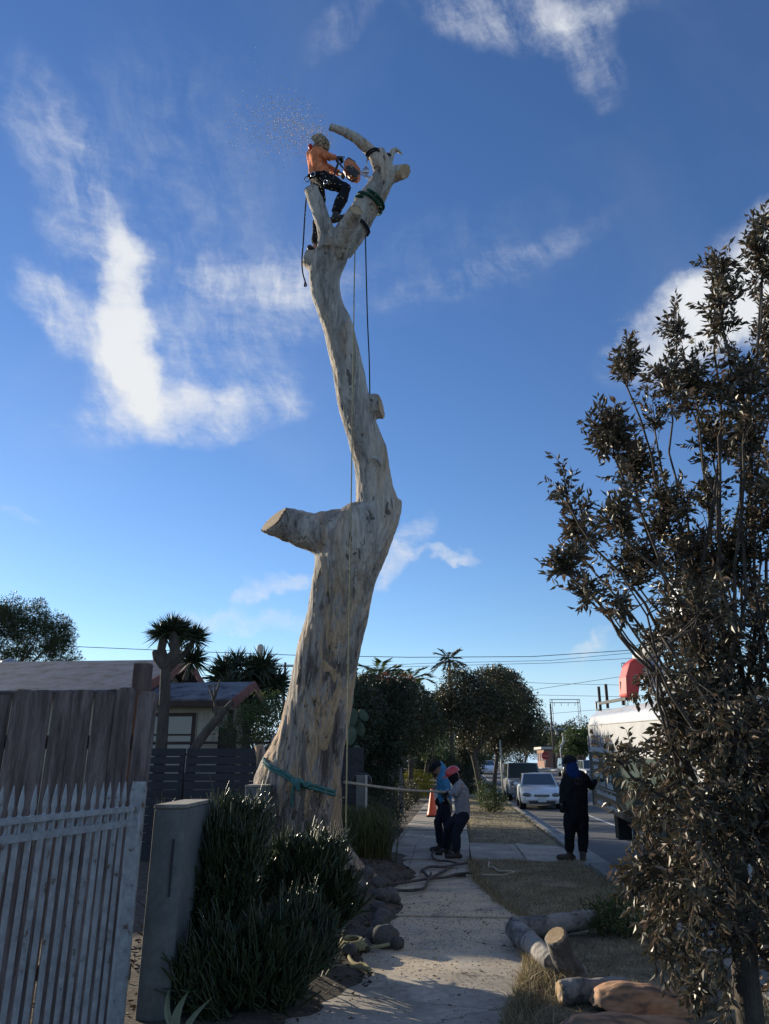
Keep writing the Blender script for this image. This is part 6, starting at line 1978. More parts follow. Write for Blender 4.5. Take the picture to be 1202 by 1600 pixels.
# ---- man in black by the truck, back to the camera
Y3 = 14.35
JM = dict(head=jt(892, 1194, Y3), neck=jt(896, 1207, Y3), chest=jt(899, 1225, Y3), pelvis=jt(900, 1272, Y3),
          l_sh=jt(886, 1216, Y3), r_sh=jt(911, 1213, Y3), l_el=jt(879, 1238, Y3 + 0.02), l_wr=jt(878, 1258, Y3 - 0.06), r_el=jt(925, 1229, Y3 + 0.05), r_wr=jt(930, 1221, Y3 + 0.28),
          l_hip=jt(892, 1276, Y3), r_hip=jt(909, 1276, Y3), l_kn=jt(890, 1307, Y3 - 0.03), l_an=jt(890, 1335, Y3), l_toe=G(876, 1342), r_kn=jt(911, 1308, Y3 - 0.03), r_an=jt(911, 1340, Y3 - 0.1), r_toe=G(911, 1347))
for s_ in 'lr':
    JM[s_ + '_toe'].z = 0.015; JM[s_ + '_an'].z = 0.125
JM['l_toe'].y = JM['l_an'].y + 0.02; JM['r_toe'] = JM['r_an'] + Vector((0.04, 0.2, 0)); JM['r_toe'].z = 0.015
wm, V3, (sd_, fw, upv, R_) = person(Vector((JM['pelvis'].x, Y3, 0)), JM, 'man in black work clothes and blue neck scarf standing by the truck', M['c_black'], M['c_black'], M['c_boot2'], M['c_black'], M['skin'], (-0.8, 0.6, 0.0), 1.08, loose=1.12, waist_cover=-0.06)
helmet(wm, V3['head'] + upv * 0.045, 0.115, R_, fw, upv, M['c_black'], True, 'cap')
b = MB(); b.tube([V3['head'] - upv * 0.0 + Vector((0.01, -0.01, 0)), V3['head'] - upv * 0.09, V3['neck'] - upv * 0.05], [0.104, 0.115, 0.135], 14, 'round'); fused('neck_scarf', b, M['c_scarf'], wm, 0.014, 2)
# emblem on the back: ring with strokes
ec = jt(904, 1221, Y3 - 0.165)
grey_print = plain('faded_print', (0.055, 0.05, 0.05), 0.9)
b = MB()
b.tube([ec + Vector((0.055 * math.cos(2 * math.pi * j / 18), -0.012, 0.065 * math.sin(2 * math.pi * j / 18))) for j in range(19)], 0.006, 5, 'none')
for (a_, c_) in (((0, 0.06), (0, -0.01)), ((0, -0.01), (-0.03, -0.06)), ((0, -0.01), (0.03, -0.06)), ((-0.025, 0.03), (0.025, 0.03))):
    b.tube([ec + Vector((a_[0], -0.012, a_[1])), ec + Vector((c_[0], -0.012, c_[1]))], 0.005, 5)
b.build('back_emblem', grey_print, wm)

# ---- climber in the crown
YC = 9.42
JC = dict(head=jt(499, 230, YC - 0.05), neck=jt(494, 237, YC), chest=jt(495, 248, YC), pelvis=jt(498, 276, YC),
          l_sh=jt(489, 238, YC + 0.16), r_sh=jt(496, 237, YC - 0.18), r_el=jt(512, 244, YC - 0.27), r_wr=jt(526, 247, YC - 0.16), l_el=jt(511, 262, YC + 0.22), l_wr=jt(532, 271, YC + 0.05),
          r_hip=jt(506, 280, YC - 0.09), l_hip=jt(496, 281, YC + 0.09), r_kn=jt(541, 296, YC - 0.10), r_an=jt(524, 334, YC - 0.05), r_toe=jt(534, 344, YC - 0.08), l_kn=jt(500, 332, YC + 0.20), l_an=jt(494, 382, YC + 0.12), l_toe=jt(489, 396, YC + 0.04))
wc, V3, (sd_, fw, upv, R_) = person(JC['pelvis'], JC, 'climber in orange shirt sawing at the top of the trunk', M['c_orange'], M['c_black'], M['c_boot'], M['c_glove'], M['skin'], (0.9, -0.1, -0.45), 1.06, loose=1.10)
helmet(wc, V3['head'] + upv * 0.025 - fw * 0.02, 0.155, R_, fw, upv, M['helmet_orange'])
b = MB(); b.tube([V3['head'] + fw * 0.13 + sd_ * 0.10 + upv * 0.03, V3['head'] + fw * 0.17 - upv * 0.06, V3['head'] + fw * 0.13 - sd_ * 0.10 + upv * 0.03], 0.012, 6); b.build('mesh_visor', M['metal'], wc)
b = MB(); b.ball(V3['head'] - sd_ * 0.11 + upv * 0.0, 0.045, (0.6, 1, 1.1), 10, 8, R_); b.build('ear_muff', plain('red_ear_muff', (0.40, 0.03, 0.03), 0.5), wc)
b = MB(); b.ball(jt(485, 229, YC - 0.06), 0.045, (0.8, 1, 1.0), 10, 8); b.build('ear_muff', plain('red_ear_muff', (0.40, 0.03, 0.03), 0.5), wc)
b = MB(); b.tube([jt(484, 276, YC - 0.1), jt(498, 271, YC - 0.2), jt(513, 274, YC - 0.1), jt(512, 274, YC + 0.15), jt(496, 272, YC + 0.2), jt(484, 276, YC - 0.1)], 0.045, 10, 'round'); fused('harness_belt', b, M['c_black'], wc, 0.016, 2)
for (x_, y_, s_) in ((489, 272, 0.035), (480, 280, 0.04), (516, 270, 0.035), (509, 284, 0.03), (518, 282, 0.03), (504, 290, 0.03)):
    b = MB(); K = 12; c = jt(x_, y_, YC - 0.22)
    b.tube([c + Vector((s_ * math.cos(2 * math.pi * j / K), 0, 1.3 * s_ * math.sin(2 * math.pi * j / K))) for j in range(K + 1)], 0.007, 6, 'none'); b.build('carabiner', M['metal'] if x_ % 2 else M['black_trim'], wc)
b = MB(); b.tube([jt(521, 279, YC - 0.2), jt(524, 268, YC - 0.2), jt(529, 254, YC - 0.2)], 0.018, 8, 'round'); b.build('strap', M['black_trim'], wc)

# chainsaw
M['saw_orange'] = mat('saw_orange', [(0.3, (0.42, 0.12, 0.045)), (0.7, (0.55, 0.20, 0.08))], 12, 0.5, fine=0.2)
sb = jt(546, 262, YC - 0.15)
saw = empty('chainsaw', sb, 0, 'orange chainsaw held by the climber', 'chainsaw')
def slab(pts, Y_, th, name, mtl, bev=0.01):
    b = MB(); b.prism([P(x_, y_, Y_) for (x_, y_) in pts], (0, th, 0)); return b.build(name, mtl, saw, bevel=bev)
slab([(537, 252), (545, 247), (556, 254), (563, 263), (563, 270), (558, 275), (549, 273), (540, 264)], YC - 0.24, 0.16, 'motor_housing', M['saw_orange'], 0.008)
slab([(541, 259), (550, 258), (558, 265), (563, 268), (562, 271), (557, 275), (549, 273.5), (541, 265)], YC - 0.262, 0.03, 'clutch_cover', M['c_boot'], 0.004)
slab([(539, 250), (545, 245), (556, 252), (553, 256), (546, 252)], YC - 0.20, 0.09, 'top_cover', M['black_trim'], 0.006)
slab([(536, 263), (542, 262), (549, 272), (547, 277), (541, 272)], YC - 0.20, 0.08, 'fuel_tank', M['saw_orange'], 0.006)
slab([(561, 264), (585, 279.5), (586, 282.5), (582, 283.5), (560, 270)], YC - 0.17, 0.010, 'guide_bar', M['metal'], 0.0)
b = MB(); b.tube([P(541, 272, YC - 0.2), P(543, 279, YC - 0.2), P(550, 283, YC - 0.2), P(557, 281, YC - 0.2), P(558, 275, YC - 0.2)], 0.014, 8, 'round'); b.build('rear_handle', M['black_trim'], saw)
b = MB(); b.tube([P(536, 262, YC - 0.26), P(527, 251, YC - 0.27), P(530, 245, YC - 0.2), P(538, 246, YC - 0.05)], 0.014, 8, 'round'); b.build('front_handle', M['black_trim'], saw)

# flying sawdust
n = 2300
cen = np.array([P(470, 185, YC - 0.1)])
f_ = rng.random(n) ** 0.8
ax, ay = 512 - 105 * f_, 222 - 62 * f_ + 30 * f_ ** 2
pxs = ax + rng.normal(size=n) * (6 + 34 * f_); pys = ay + rng.normal(size=n) * (6 + 30 * f_)
Ys = YC + rng.normal(size=n) * (0.1 + 0.5 * f_)
extra = 260
pxs[:extra] = rng.uniform(470, 600, extra); pys[:extra] = rng.uniform(235, 370, extra); Ys[:extra] = YC - 0.35 + rng.normal(size=extra) * 0.15
pos = np.array([tuple(P(a_, b_, c_)) for a_, b_, c_ in zip(pxs, pys, Ys)])
me = leaf_mesh('sawdust', pos, rng.normal(size=(n, 3)), 0.021, 0.014, 0.4)
o = link_mesh('flying_sawdust', me, plain('sawdust_chip', (0.72, 0.60, 0.42), 0.8)); o['kind'] = 'stuff'; o['label'] = 'cloud of pale sawdust flying off the saw'; o['category'] = 'sawdust'

# ------------------------------------------------------------------ ropes and slings
from mathutils.bvhtree import BVHTree
bv_me = trunk.data
bvh = BVHTree.FromPolygons([v.co + TREE_BASE for v in bv_me.vertices], [tuple(p.vertices) for p in bv_me.polygons])
def on_trunk(px_, py_, lift):
    d = Vector(ray(px_, py_)).normalized()
    h, nrm, i_, dist = bvh.ray_cast(Vector((0, 0, EYE)), d)
    return (h + nrm * lift) if h is not None else None
def rope(name, pts, r, mtl, label, cat='rope', group=None, n=7, twist=True):
    b = MB()
    # smooth the line
    P_ = [Vector(p) for p in pts]
    out_ = []
    for i in range(len(P_) - 1):
        p0, p1, p2, p3 = P_[max(i - 1, 0)], P_[i], P_[i + 1], P_[min(i + 2, len(P_) - 1)]
        for k in range(5):
            u = k / 5
            out_.append(0.5 * (2 * p1 + (p2 - p0) * u + (2 * p0 - 5 * p1 + 4 * p2 - p3) * u * u + (3 * p1 - p0 - 3 * p2 + p3) * u ** 3))
    out_.append(P_[-1])
    b.tube(out_, r, n, 'flat')
    o = b.build(name, mtl, base=P_[0])
    return tag(o, label, cat, group)
M['rope_teal'] = cloth('teal_rope', (0.065, 0.17, 0.155), 0.8, 0.4); M['rope_cream'] = cloth('cream_rope', (0.42, 0.37, 0.28), 0.9, 0.3); M['rope_yellow'] = cloth('yellow_rope', (0.30, 0.27, 0.155), 0.9, 0.3)
M['rope_grey'] = cloth('grey_brown_rope', (0.10, 0.085, 0.075), 0.9, 0.4); M['rope_dark'] = cloth('dark_rope', (0.022, 0.022, 0.03), 0.9, 0.4); M['rope_green'] = cloth('dark_green_sling', (0.012, 0.055, 0.035), 0.8, 0.4)

for k in range(46):
    py_ = random.uniform(880, 1290); px_ = {0: 0}.get(1, 0) + (545 - (py_ - 880) * 0.17) + random.uniform(-48, 48)
    a_ = on_trunk(px_, py_, 0.012); ln_ = random.uniform(14, 46)
    c_ = on_trunk(px_ - 0.16 * ln_, py_ + ln_, 0.02)
    if a_ is None or c_ is None or (a_ - c_).length > 1.2: continue
    m_ = on_trunk(px_ - 0.08 * ln_, py_ + ln_ / 2, 0.010) or a_.lerp(c_, 0.5)
    wv = Vector((1, 0, 0)) * random.uniform(0.008, 0.03)
    nrm_ = Vector((0, -0.006, 0))
    V = [a_ - wv * 0.3, a_ + wv * 0.3, m_ - wv, m_ + wv, c_ - wv * 0.5 + Vector((0, -0.02, 0)), c_ + wv * 0.6 + Vector((0, -0.015, 0))]
    b = MB(); b.add(V + [v + nrm_ for v in V], [(0, 1, 3, 2), (2, 3, 5, 4), (6, 8, 9, 7), (8, 10, 11, 9), (0, 2, 8, 6), (2, 4, 10, 8), (1, 7, 9, 3), (3, 9, 11, 5), (4, 5, 11, 10), (0, 6, 7, 1)], False)
    b.build('bark_strip', M['bark'], gum)

sl = [on_trunk(x_, y_, 0.02) for (x_, y_) in ((414, 1190), (419, 1196), (430, 1203), (445, 1210), (462, 1222), (480, 1227), (500, 1232), (520, 1239), (536, 1245))]
sl = [p for p in sl if p is not None]
c_back = Vector((sum(p.x for p in sl) / len(sl), 0, 0))
ybk = YT(1215) + 0.72
ring = sl + [sl[-1] + Vector((0.05, 0.35, 0.0)), Vector((sl[-1].x - 0.2, ybk, sl[-1].z + 0.05)), Vector((c_back.x, ybk + 0.12, (sl[0].z + sl[-1].z) / 2)), Vector((sl[0].x + 0.15, ybk, sl[0].z)), sl[0] + Vector((-0.05, 0.3, 0.02)), sl[0]]
tsl = empty('trunk_sling', sl[4], 0, 'teal rope sling knotted round the base of the trunk', 'rope')
for dz in (0.022, -0.022):
    b = MB(); b.tube([p + Vector((0, 0, dz)) for p in ring], 0.021, 8, 'none'); b.build('strand', M['rope_teal'], tsl)
kn = on_trunk(466, 1224, 0.05)
b = MB(); b.tube([kn + Vector((-0.08, 0, 0.04)), kn + Vector((-0.03, -0.03, -0.03)), kn + Vector((0.03, -0.03, 0.04)), kn + Vector((0.09, 0, -0.03)), kn + Vector((0.14, -0.01, 0.0))], 0.034, 9, 'round'); b.tube([kn + Vector((-0.03, -0.04, 0.05)), kn + Vector((0.0, -0.05, -0.06))], 0.03, 9, 'round'); b.build('knot', M['rope_teal'], tsl)
b = MB(); b.tube([kn + Vector((-0.06, -0.01, -0.02)), on_trunk(459, 1240, 0.03), on_trunk(457, 1258, 0.03)], 0.02, 8, 'round'); b.build('tail', M['rope_teal'], tsl)

hand1 = JG['l_wr'] + (JG['l_wr'] - JG['l_el']).normalized() * 0.07
hand2 = JB['l_wr'] + (JB['l_wr'] - JB['l_el']).normalized() * 0.07
tA = P(538, 1222, 11.6)
rope('pull_rope', [tA, tA.lerp(hand1, 0.5) + Vector((0, 0, -0.03)), hand1, hand1.lerp(hand2, 0.5) + Vector((0.03, 0, -0.02)), hand2, hand2 + Vector((0.12, 0.1, -0.25)), G(697, 1322) + Vector((0, 0, 0.3)), G(693, 1336, 0.015), G(688, 1345, 0.015)], 0.021, M['rope_cream'], 'cream pull rope stretched from the trunk to the workers', 'rope')


def ground_rope(name, crop, r, mtl, label):
    pts = [G(480 + x_ / 3.339, 1320 + y_ / 3.339, 0.0) for (x_, y_) in crop]
    pts = [p + Vector((0, 0, r + 0.006 + 0.012 * (i % 2))) for i, p in enumerate(pts)]
    return rope(name, pts, r, mtl, label, 'rope', 'ropes lying on the ground')
ground_rope('ground_rope', [(662, 22), (652, 70), (680, 88), (730, 97), (785, 104)], 0.018, M['rope_grey'], 'rope end trailing from the workers feet')
ground_rope('ground_rope', [(850, 103), (770, 118), (710, 148), (668, 175), (640, 180), (610, 158), (598, 144), (640, 128), (720, 124), (790, 112)], 0.02, M['rope_grey'], 'zigzag grey rope on the pavement before the workers')
ground_rope('ground_rope', [(880, 153), (800, 165), (720, 180), (640, 190), (520, 205), (420, 222), (382, 233), (405, 241), (490, 250), (575, 252), (615, 232), (634, 195), (648, 158)], 0.02, M['rope_grey'], 'long looped grey brown rope across the pavement')
ground_rope('ground_rope', [(880, 165), (960, 172), (1020, 168), (1070, 158), (1075, 148), (1030, 150), (1000, 145), (970, 128), (948, 126), (950, 100)], 0.016, M['rope_cream'], 'pale rope end curling over the dry verge')
ground_rope('ground_rope', [(105, 682), (150, 662), (230, 655), (300, 668), (328, 668), (300, 650), (250, 638), (220, 612), (228, 588), (280, 565), (350, 550), (430, 541)], 0.016, M['rope_yellow'], 'yellow rope curving out of the bush onto the slab')
cc_ = G(480 + 235 / 3.339, 1320 + 512 / 3.339, 0.07)
rope('rope_coil', [cc_ + Vector((0.15 * math.cos(k * 0.9) * (1 - 0.02 * k), 0.16 * math.sin(k * 0.9), 0.003 * k - 0.03)) for k in range(22)], 0.015, M['rope_yellow'], 'small coil of yellow rope by the rocks left of the pavement')
tool = G(480 + 800 / 3.339, 1320 + 155 / 3.339, 0.03)
b = MB(); b.box(tool, (0.16, 0.05, 0.05), Matrix.Rotation(0.2, 3, 'Z')); b.tube([tool + Vector((-0.08, 0, 0)), tool + Vector((-0.16, -0.03, -0.01))], 0.018, 8, 'round'); o = b.build('rope_grab', M['black_trim'], base=tool, bevel=0.01); tag(o, 'black rope grab lying where the ropes cross', 'tool')

pt = P(555, 386, 9.0)
gp = Vector((pt.x, 9.0, 0.12))
rope('climbing_line', [P(560, 368, 9.12), pt + Vector((0, 0, -0.05)), pt.lerp(gp, 0.3), pt.lerp(gp, 0.6), pt.lerp(gp, 0.9), gp, gp + Vector((0.03, -0.25, -0.06)), cc_ + Vector((-0.1, 0.1, 0.04))], 0.0085, M['rope_yellow'], 'thin yellow climbing line hanging plumb in front of the trunk')
rope('rigging_line', [P(571, 366, 9.35), P(574, 490, 9.6), P(577, 560, 9.75), P(578, 617, 9.83)], 0.010, M['rope_dark'], 'dark doubled line from the crown down to the middle stub')
rope('dropped_line', [P(480, 300, 9.25), P(477, 330, 9.25), P(474, 380, 9.2), P(472, 405, 9.2), P(473, 425, 9.2), P(477, 440, 9.2), P(479, 446, 9.2), P(476, 447, 9.2), P(477, 441, 9.2)], 0.011, M['rope_dark'], 'dark line with a hook dangling left of the upper fork')


def sling_round(cpx, cpy, axis_a, axis_b, rad_px, dy, r, mtl, label, wraps=3, pitch=0.06):
    c = TP(cpx, cpy, dy); ax = (TP(*axis_b, dy) - TP(*axis_a, dy)).normalized()
    a_, b_ = frame(ax); R0 = TR(cpx, cpy, rad_px)
    pts = [c + ax * (pitch * (k / 20 - wraps / 2)) + a_ * (math.cos(k * 2 * math.pi / 20) * R0) + b_ * (math.sin(k * 2 * math.pi / 20) * R0) for k in range(20 * wraps + 1)]
    b = MB(); b.tube(pts, r, 7, 'flat'); o = b.build('sling', mtl, base=c)
    return tag(o, label, 'rope')
sling_round(578, 333 - 16, (572, 325), (590, 296), 22.5, 0.12, 0.026, M['rope_green'], 'dark green sling wrapped round the right limb of the crown', 2, 0.07)
sling_round(556, 352, (552, 356), (572, 325), 24.5, 0.12, 0.014, M['rope_dark'], 'thin black strap round the right limb below the green sling', 2, 0.03)
sling_round(607, 246, (611, 248), (615, 236), 6.2, 0.15, 0.012, M['rope_dark'], 'black strap round the small hooked branch stub', 2, 0.03)
sling_round(583, 241, (592, 262), (573, 230), 10.5, 0.05, 0.014, M['rope_dark'], 'black strap and shackle on the upper branch near the cut', 2, 0.04)
b = MB(); b.tube([P(575, 246, 9.1), P(573, 254, 9.1), P(572, 262, 9.1)], 0.012, 6); b.lathe(P(572, 267, 9.1) + Vector((0, -0.02, 0)), [(0.02, 0), (0.05, 0.0), (0.05, 0.04), (0.02, 0.04)], 14, axis=(0, 1, 0)); o = b.build('pulley', M['metal'], base=P(572, 262, 9.1)); tag(o, 'small metal pulley hanging beside the upper branch', 'pulley')

# ------------------------------------------------------------------ rocks, logs, cone, post
M['rock'] = mat('river_rock', [(0.3, (0.060, 0.052, 0.046)), (0.5, (0.11, 0.098, 0.088)), (0.72, (0.17, 0.155, 0.14))], 9, 0.9, bump=0.5, bump_scale=40, fine=0.25, obj_var=0.3)
rock_meshes = []
for k in range(4):
    bm = bmesh.new(); bmesh.ops.create_icosphere(bm, subdivisions=3, radius=1.0)
    for v in bm.verts:
        d = 1 + 0.36 * mnoise.noise(v.co * 1.2 + Vector((k * 5, 0, 0))) + 0.12 * mnoise.noise(v.co * 2.6 + Vector((0, k * 7, 0))) + 0.05 * mnoise.noise(v.co * 4 + Vector((k * 3, 1, 0)))
        v.co = v.co * d
    me = bpy.data.meshes.new('rock'); bm.to_mesh(me); bm.free(); me.polygons.foreach_set('use_smooth', [True] * len(me.polygons)); me.materials.append(M['rock']); rock_meshes.append(me)
where = ['uppermost rock of the line beside the pavement', 'round dark rock standing out onto the pavement', 'grey rock left of the round dark one', 'flat rock just below the round dark one', 'rock in the middle of the line by the pavement', 'oval pale rock below the middle of the line', 'rock left of the biggest rough one', 'biggest rough dark rock of the line', 'small rock behind the biggest rough one', 'low flat rock at the pavement side of the biggest one', 'smooth pale rock beside the rope coil', 'lowest pale rock at the edge of the spiky bush', 'half buried rock close to the roots', 'small rock up against the grass tuft']
for k, (x_, y_, r) in enumerate(((905, 1110, 40), (992, 1150, 48), (925, 1170, 46), (915, 1225, 44), (935, 1258, 48), (920, 1315, 50), (850, 1390, 44), (945, 1400, 70), (1003, 1375, 36), (1040, 1438, 38), (812, 1452, 42), (715, 1505, 42), (790, 1190, 40), (830, 1075, 38))):
    px_, py_ = 380 + x_ / 4.29, 1140 + (y_ + r * 0.8) / 4.29
    g = G(px_, py_)
    rr = r / 4.29 / FPX * (g.y * CP) * 1.12
    s_, t_ = g.x * math.cos(ROAD) - g.y * math.sin(ROAD), g.x * math.sin(ROAD) + g.y * math.cos(ROAD)
    gz = max(0.0, mound(s_, t_)) if s_ < -0.62 else 0.0
    o = bpy.data.objects.new('rock', rock_meshes[k % 4]); o.location = (g.x, g.y + rr * 0.5, gz + rr * 0.60); o.scale = (rr * 1.05, rr, rr * 0.85)
    o.rotation_euler = (random.uniform(-.4, .4), random.uniform(-.4, .4), random.uniform(0, 6)); col.objects.link(o)
    tag(o, where[k], 'rock', 'rocks lining the pavement')
o = None

M['rough_end'] = mat('dark_broken_wood', [(0.4, (0.02, 0.016, 0.013)), (0.6, (0.07, 0.05, 0.04))], 14, 0.95, bump=1.0)
M['log_bark'] = mat('grey_log_bark', [(0.40, (0.085, 0.078, 0.074)), (0.48, (0.15, 0.138, 0.128)), (0.50, (0.22, 0.20, 0.185)), (0.62, (0.31, 0.285, 0.255))], 4.2, 0.9, bump=0.6, bump_scale=22, fine=0.25, bump_dist=0.015)


def log(name, segs, label, faces=(), vox=0.012):
    base = Vector(segs[0][0][0]); base.z = 0
    root = empty(name, base, 0, label, 'log', 'cut logs on the verge')
    b = MB()
    for (pts, rad) in segs:
        b.tube(pts, rad, 20, 'flat')
    fused('bark', b, M['log_bark'], root, vox, 1, 0.5, lambda c, n_: 0.012 * mnoise.noise(Vector(c) * 7) + 0.006 * mnoise.noise(Vector(c) * 24))
    for (c, nn, r, mtl) in faces:
        nn = Vector(nn).normalized(); a_, b_2 = frame(nn)
        bb = MB(); K = 24
        V = [Vector(c) + nn * 0.008] + [Vector(c) + nn * (0.008 if q_ < 0.9 else -0.006) + (a_ * math.cos(2 * math.pi * j / K) + b_2 * math.sin(2 * math.pi * j / K)) * r * q_ * (1 + 0.04 * math.sin(3 * j)) for q_ in (0.85, 0.99) for j in range(K)]
        F = [(0, 1 + j, 1 + (j + 1) % K) for j in range(K)] + [(1 + j, 1 + K + j, 1 + K + (j + 1) % K, 1 + (j + 1) % K) for j in range(K)]
        me = bpy.data.meshes.new('sawn_end'); me.from_pydata([tuple(v - Vector(c)) for v in V], [], F); me.update()
        link_mesh('sawn_end', me, M[mtl], root, Vector(c) - base)
    return root


def lg(px_, py_, z):
    return G(px_, py_, z)
a0, a1, a2 = lg(800, 1450, 0.11), lg(865, 1446, 0.11), lg(930, 1434, 0.14)
c1, c2 = lg(833, 1478, 0.09), lg(866, 1508, 0.08)
log('forked_log', [([a0, a1, a2], [0.10, 0.095, 0.09]), ([a0 + Vector((0.03, -0.02, -0.01)), c1, c2], [0.10, 0.092, 0.085])], 'grey forked log lying across the verge edge', [(a0 + Vector((-0.012, 0, 0)), (-1, 0.1, 0.15), 0.096, 'rough_end'), (a2, (a2 - a1), 0.10, 'sawn')])
d0 = lg(903, 1522, 0.07); d1 = d0 + Vector((-0.22, 0.22, 0.42))
d1 = P(868, 1462, d0.y - 0.14)
log('short_log', [([d0, d0.lerp(d1, 0.5) + Vector((-0.02, 0, -0.02)), d1], [0.085, 0.09, 0.092])], 'short log propped up with its pale sawn end showing', [(d1, d1 - d0, 0.088, 'sawn')])
e0, e1 = P(876, 1566, 6.05), P(935, 1566, 6.1)
e0.z = e1.z = 0.075
log('pale_log', [([e0, e1, e1 + (e1 - e0) * 0.8], [0.078, 0.08, 0.078])], 'pale stubby log behind the red slabs at the bottom', [(e0, e0 - e1, 0.076, 'sawn')])


def billet(name, c, L, W, H, rz_, tilt, label):
    """half-round billet split from the trunk: reddish wood, convex top, weathered patches"""
    root = empty(name, Vector((c.x, c.y, 0)), 0, label, 'log', 'cut logs on the verge')
    R_ = Matrix.Rotation(rz_, 3, 'Z') @ Matrix.Rotation(tilt, 3, 'Y')
    b = MB()
    K, S = 18, 16
    V, F = [], []
    for i in range(S + 1):
        u = -1 + 2 * i / S
        prof = (1 - abs(u) ** 3.6) ** 0.6 if abs(u) < 1 else 0.0
        prof = max(prof, 0.10)
        for k in range(K):
            th = math.pi * k / (K - 1)
            V.append(c + R_ @ Vector((u * L / 2, -math.cos(th) * W / 2 * (0.35 + 0.65 * prof), -0.02 + math.sin(th) * H * prof)))
    n_ = K
    for i in range(S):
        for k in range(K - 1):
            F.append((i * n_ + k, i * n_ + k + 1, (i + 1) * n_ + k + 1, (i + 1) * n_ + k))
        F.append((i * n_ + n_ - 1, i * n_, (i + 1) * n_, (i + 1) * n_ + n_ - 1))
    F.append(tuple(range(n_))); F.append(tuple(S * n_ + k for k in reversed(range(n_))))
    b.add(V, F, True)
    fused('wood', b, M['billet'], root, 0.013, 1, 0.5, lambda p_, m_: 0.03 * mnoise.noise(Vector(p_) * 3.2) + 0.014 * mnoise.noise(Vector(p_) * 8) + 0.007 * mnoise.noise(Vector((p_[0] * 7, p_[1] * 26, p_[2] * 26))))
    return root
M['billet'] = mat('red_trunk_wood', [(0.36, (0.14, 0.095, 0.065)), (0.42, (0.24, 0.145, 0.09)), (0.45, (0.42, 0.215, 0.11)), (0.58, (0.54, 0.31, 0.17)), (0.68, (0.38, 0.19, 0.10))], 2.6, 0.8, stretch=(0.7, 2.2, 2.2), bump=0.6, bump_scale=30, fine=0.25, bump_dist=0.01)
s1 = P(985, 1640, 5.35); s1.z = 0.0
billet('wood_billet', s1, 0.92, 0.40, 0.17, 0.02, 0.05, 'front red brown half round billet at the bottom edge')
s2 = P(1018, 1600, 5.85); s2.z = 0.02
billet('wood_billet', s2, 0.80, 0.34, 0.18, -0.10, 0.12, 'rear red brown half round billet behind the front one')
e0, e1 = P(1085, 1590, 5.9), P(1135, 1600, 5.9); e0.z = e1.z = 0.08
log('grey_offcut', [([e0, e1], [0.06, 0.055])], 'thin grey offcut under the street tree', [])

# leafy offcut by the forked log
q = G(945, 1462)
shrub('leafy_offcut', [(q.x + 0.12, q.y, 0.16, 0.30, 0.30, 0.14)], 700, 0.085, 0.02, M['leaf_green'], 'leafy green offcut lying beside the forked log', 'branch', gap=0.0, clump=0.12, per=12, stems=8)

# traffic cone
M['cone'] = plain('cone_orange', (0.85, 0.12, 0.035), 0.5); 
q = G(676, 1276)
cone = empty('traffic_cone', q, 0, 'orange traffic cone on the pavement left of the workers', 'traffic cone')
b = MB(); b.box(q + Vector((0, 0, 0.022)), (0.44, 0.44, 0.044)); b.build('base', M['black_trim'], cone, bevel=0.015)
b = MB(); b.lathe(q + Vector((0, 0, 0.045)), [(0.185, 0), (0.18, 0.03), (0.155, 0.10), (0.045, 0.78), (0.04, 0.80), (0.03, 0.80)], 24); b.build('body', M['cone'], cone)

# grey post and the dark round bin beside it
pp = P(565, 1211, 13.4)
gp_ = empty('grey_post', (pp.x, 13.4, 0), 0, 'square grey post right of the big trunk', 'post')
b = MB(); b.box((pp.x - 0.01, 13.4, pp.z / 2), (0.15, 0.12, pp.z)); b.build('post', M['stucco'], gp_, bevel=0.008)
b = MB(); b.box((pp.x + 0.085, 13.345, pp.z / 2 + 0.03), (0.035, 0.025, pp.z - 0.06)); b.build('white_edge', M['wall_white'], gp_)
mbx = empty('mailbox', (pp.x, 13.55, 0), 0, 'black domed mailbox behind the grey post', 'mailbox')
b = MB(); mz = pp.z - 0.10
b.prism([Vector((pp.x + 0.17 * math.cos(math.pi * j / 12) + 0.0, 13.5, mz + 0.13 * math.sin(math.pi * j / 12))) for j in range(13)] + [Vector((pp.x - 0.17, 13.5, mz - 0.12)), Vector((pp.x + 0.17, 13.5, mz - 0.12))], (0, 0.42, 0)); b.build('box', M['black_trim'], mbx, bevel=0.012)
b = MB(); b.box((pp.x, 13.75, (mz - 0.12) / 2), (0.09, 0.09, mz - 0.122)); b.build('support', M['slat'], mbx)

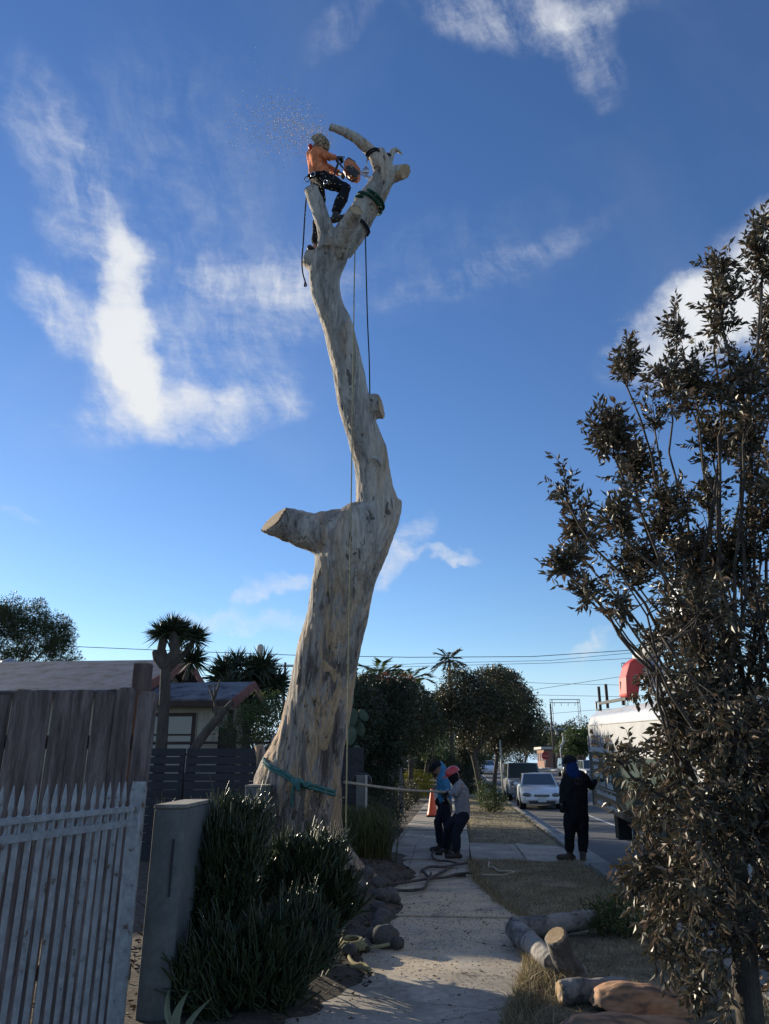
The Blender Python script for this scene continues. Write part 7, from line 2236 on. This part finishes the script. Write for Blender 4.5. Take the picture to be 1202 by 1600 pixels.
# litter of chips and twigs on the pavement
n = 2200
tt = rng.normal(size=n) * 1.5 + 8.6; ss_ = rng.uniform(-1.0, 0.6, n)
ok = (tt > 5.2) & (tt < 13.5) & (ss_ < np.array([walk_right(t) or 0 for t in np.clip(tt, 0, 40)]))
pos = np.array([tuple(RD(a_, b_, 0.006)) for a_, b_ in zip(ss_[ok], tt[ok])])
dirs = rng.normal(size=(len(pos), 3)); dirs[:, 2] *= 0.15
me = leaf_mesh('wood_chips', pos, dirs, 0.020, 0.009, 0.3)
o = link_mesh('wood_chips', me, leaf_mat('chip', (0.10, 0.065, 0.04), (0.42, 0.31, 0.18), 0.8, 0.0)); o['kind'] = 'stuff'; o['label'] = 'wood chips and crumbs scattered over the pavement'; o['category'] = 'wood chips'
n = 110
tt = rng.uniform(5.3, 13.8, n); ss_ = rng.uniform(-1.1, 0.55, n)
pos = np.array([tuple(RD(a_, b_, 0.012)) for a_, b_ in zip(ss_, tt)])
dirs = rng.normal(size=(n, 3)); dirs[:, 2] *= 0.1
me = leaf_mesh('fallen_leaves', pos, dirs, 0.05, 0.013, 0.5)
o = link_mesh('fallen_leaves', me, leaf_mat('fallen_leaf', (0.035, 0.025, 0.016), (0.12, 0.08, 0.045), 0.7, 0.1)); o['kind'] = 'stuff'; o['label'] = 'dry fallen leaves scattered over the pavement'; o['category'] = 'leaves'
n = 1500
pos = []
while len(pos) < n:
    s, t = random.uniform(-3.0, -0.75), random.uniform(5.5, 13)
    pos.append(tuple(RD(s, t, mound(s, t) + 0.012)))
dirs = rng.normal(size=(n, 3)); dirs[:, 2] *= 0.3
me = leaf_mesh('bed_litter', np.array(pos), dirs, 0.07, 0.022, 0.5)
o = link_mesh('bed_litter', me, leaf_mat('bed_leaf', (0.03, 0.023, 0.016), (0.13, 0.095, 0.06), 0.8, 0.1)); o['kind'] = 'stuff'; o['label'] = 'bark litter and dead leaves on the planting bed'; o['category'] = 'leaves'


# house, hedge and trees that close the view under the street trees
simple_house(-12, -4.2, 50, 60, 2.8, 1.6, M['cream'], 'cream house beyond the garden trees on the left')
for (s_, t_, r_, h_, lab) in ((-3.0, 66, 1.6, 3.0, 'dark hedge mass beyond the yellow bush'), (-0.2, 78, 1.7, 3.0, 'dark hedge mass behind the cypress column'), (2.2, 105, 2.2, 3.4, 'dark hedge mass far behind the street tree trunks'), (-5.5, 45, 1.6, 3.2, 'leafy hedge mass behind the garden posts')):
    q = RD(s_, t_)
    shrub('far_hedge', [(q.x, q.y, q.z + h_ * 0.5, r_, r_, h_ * 0.5), (q.x + r_ * 0.8, q.y, q.z + h_ * 0.42, r_, r_, h_ * 0.42)], 4000, 0.26, 0.13, M['leaf_far'], lab, 'hedge', 'hedges beyond the street trees', gap=0.0, clump=0.4)
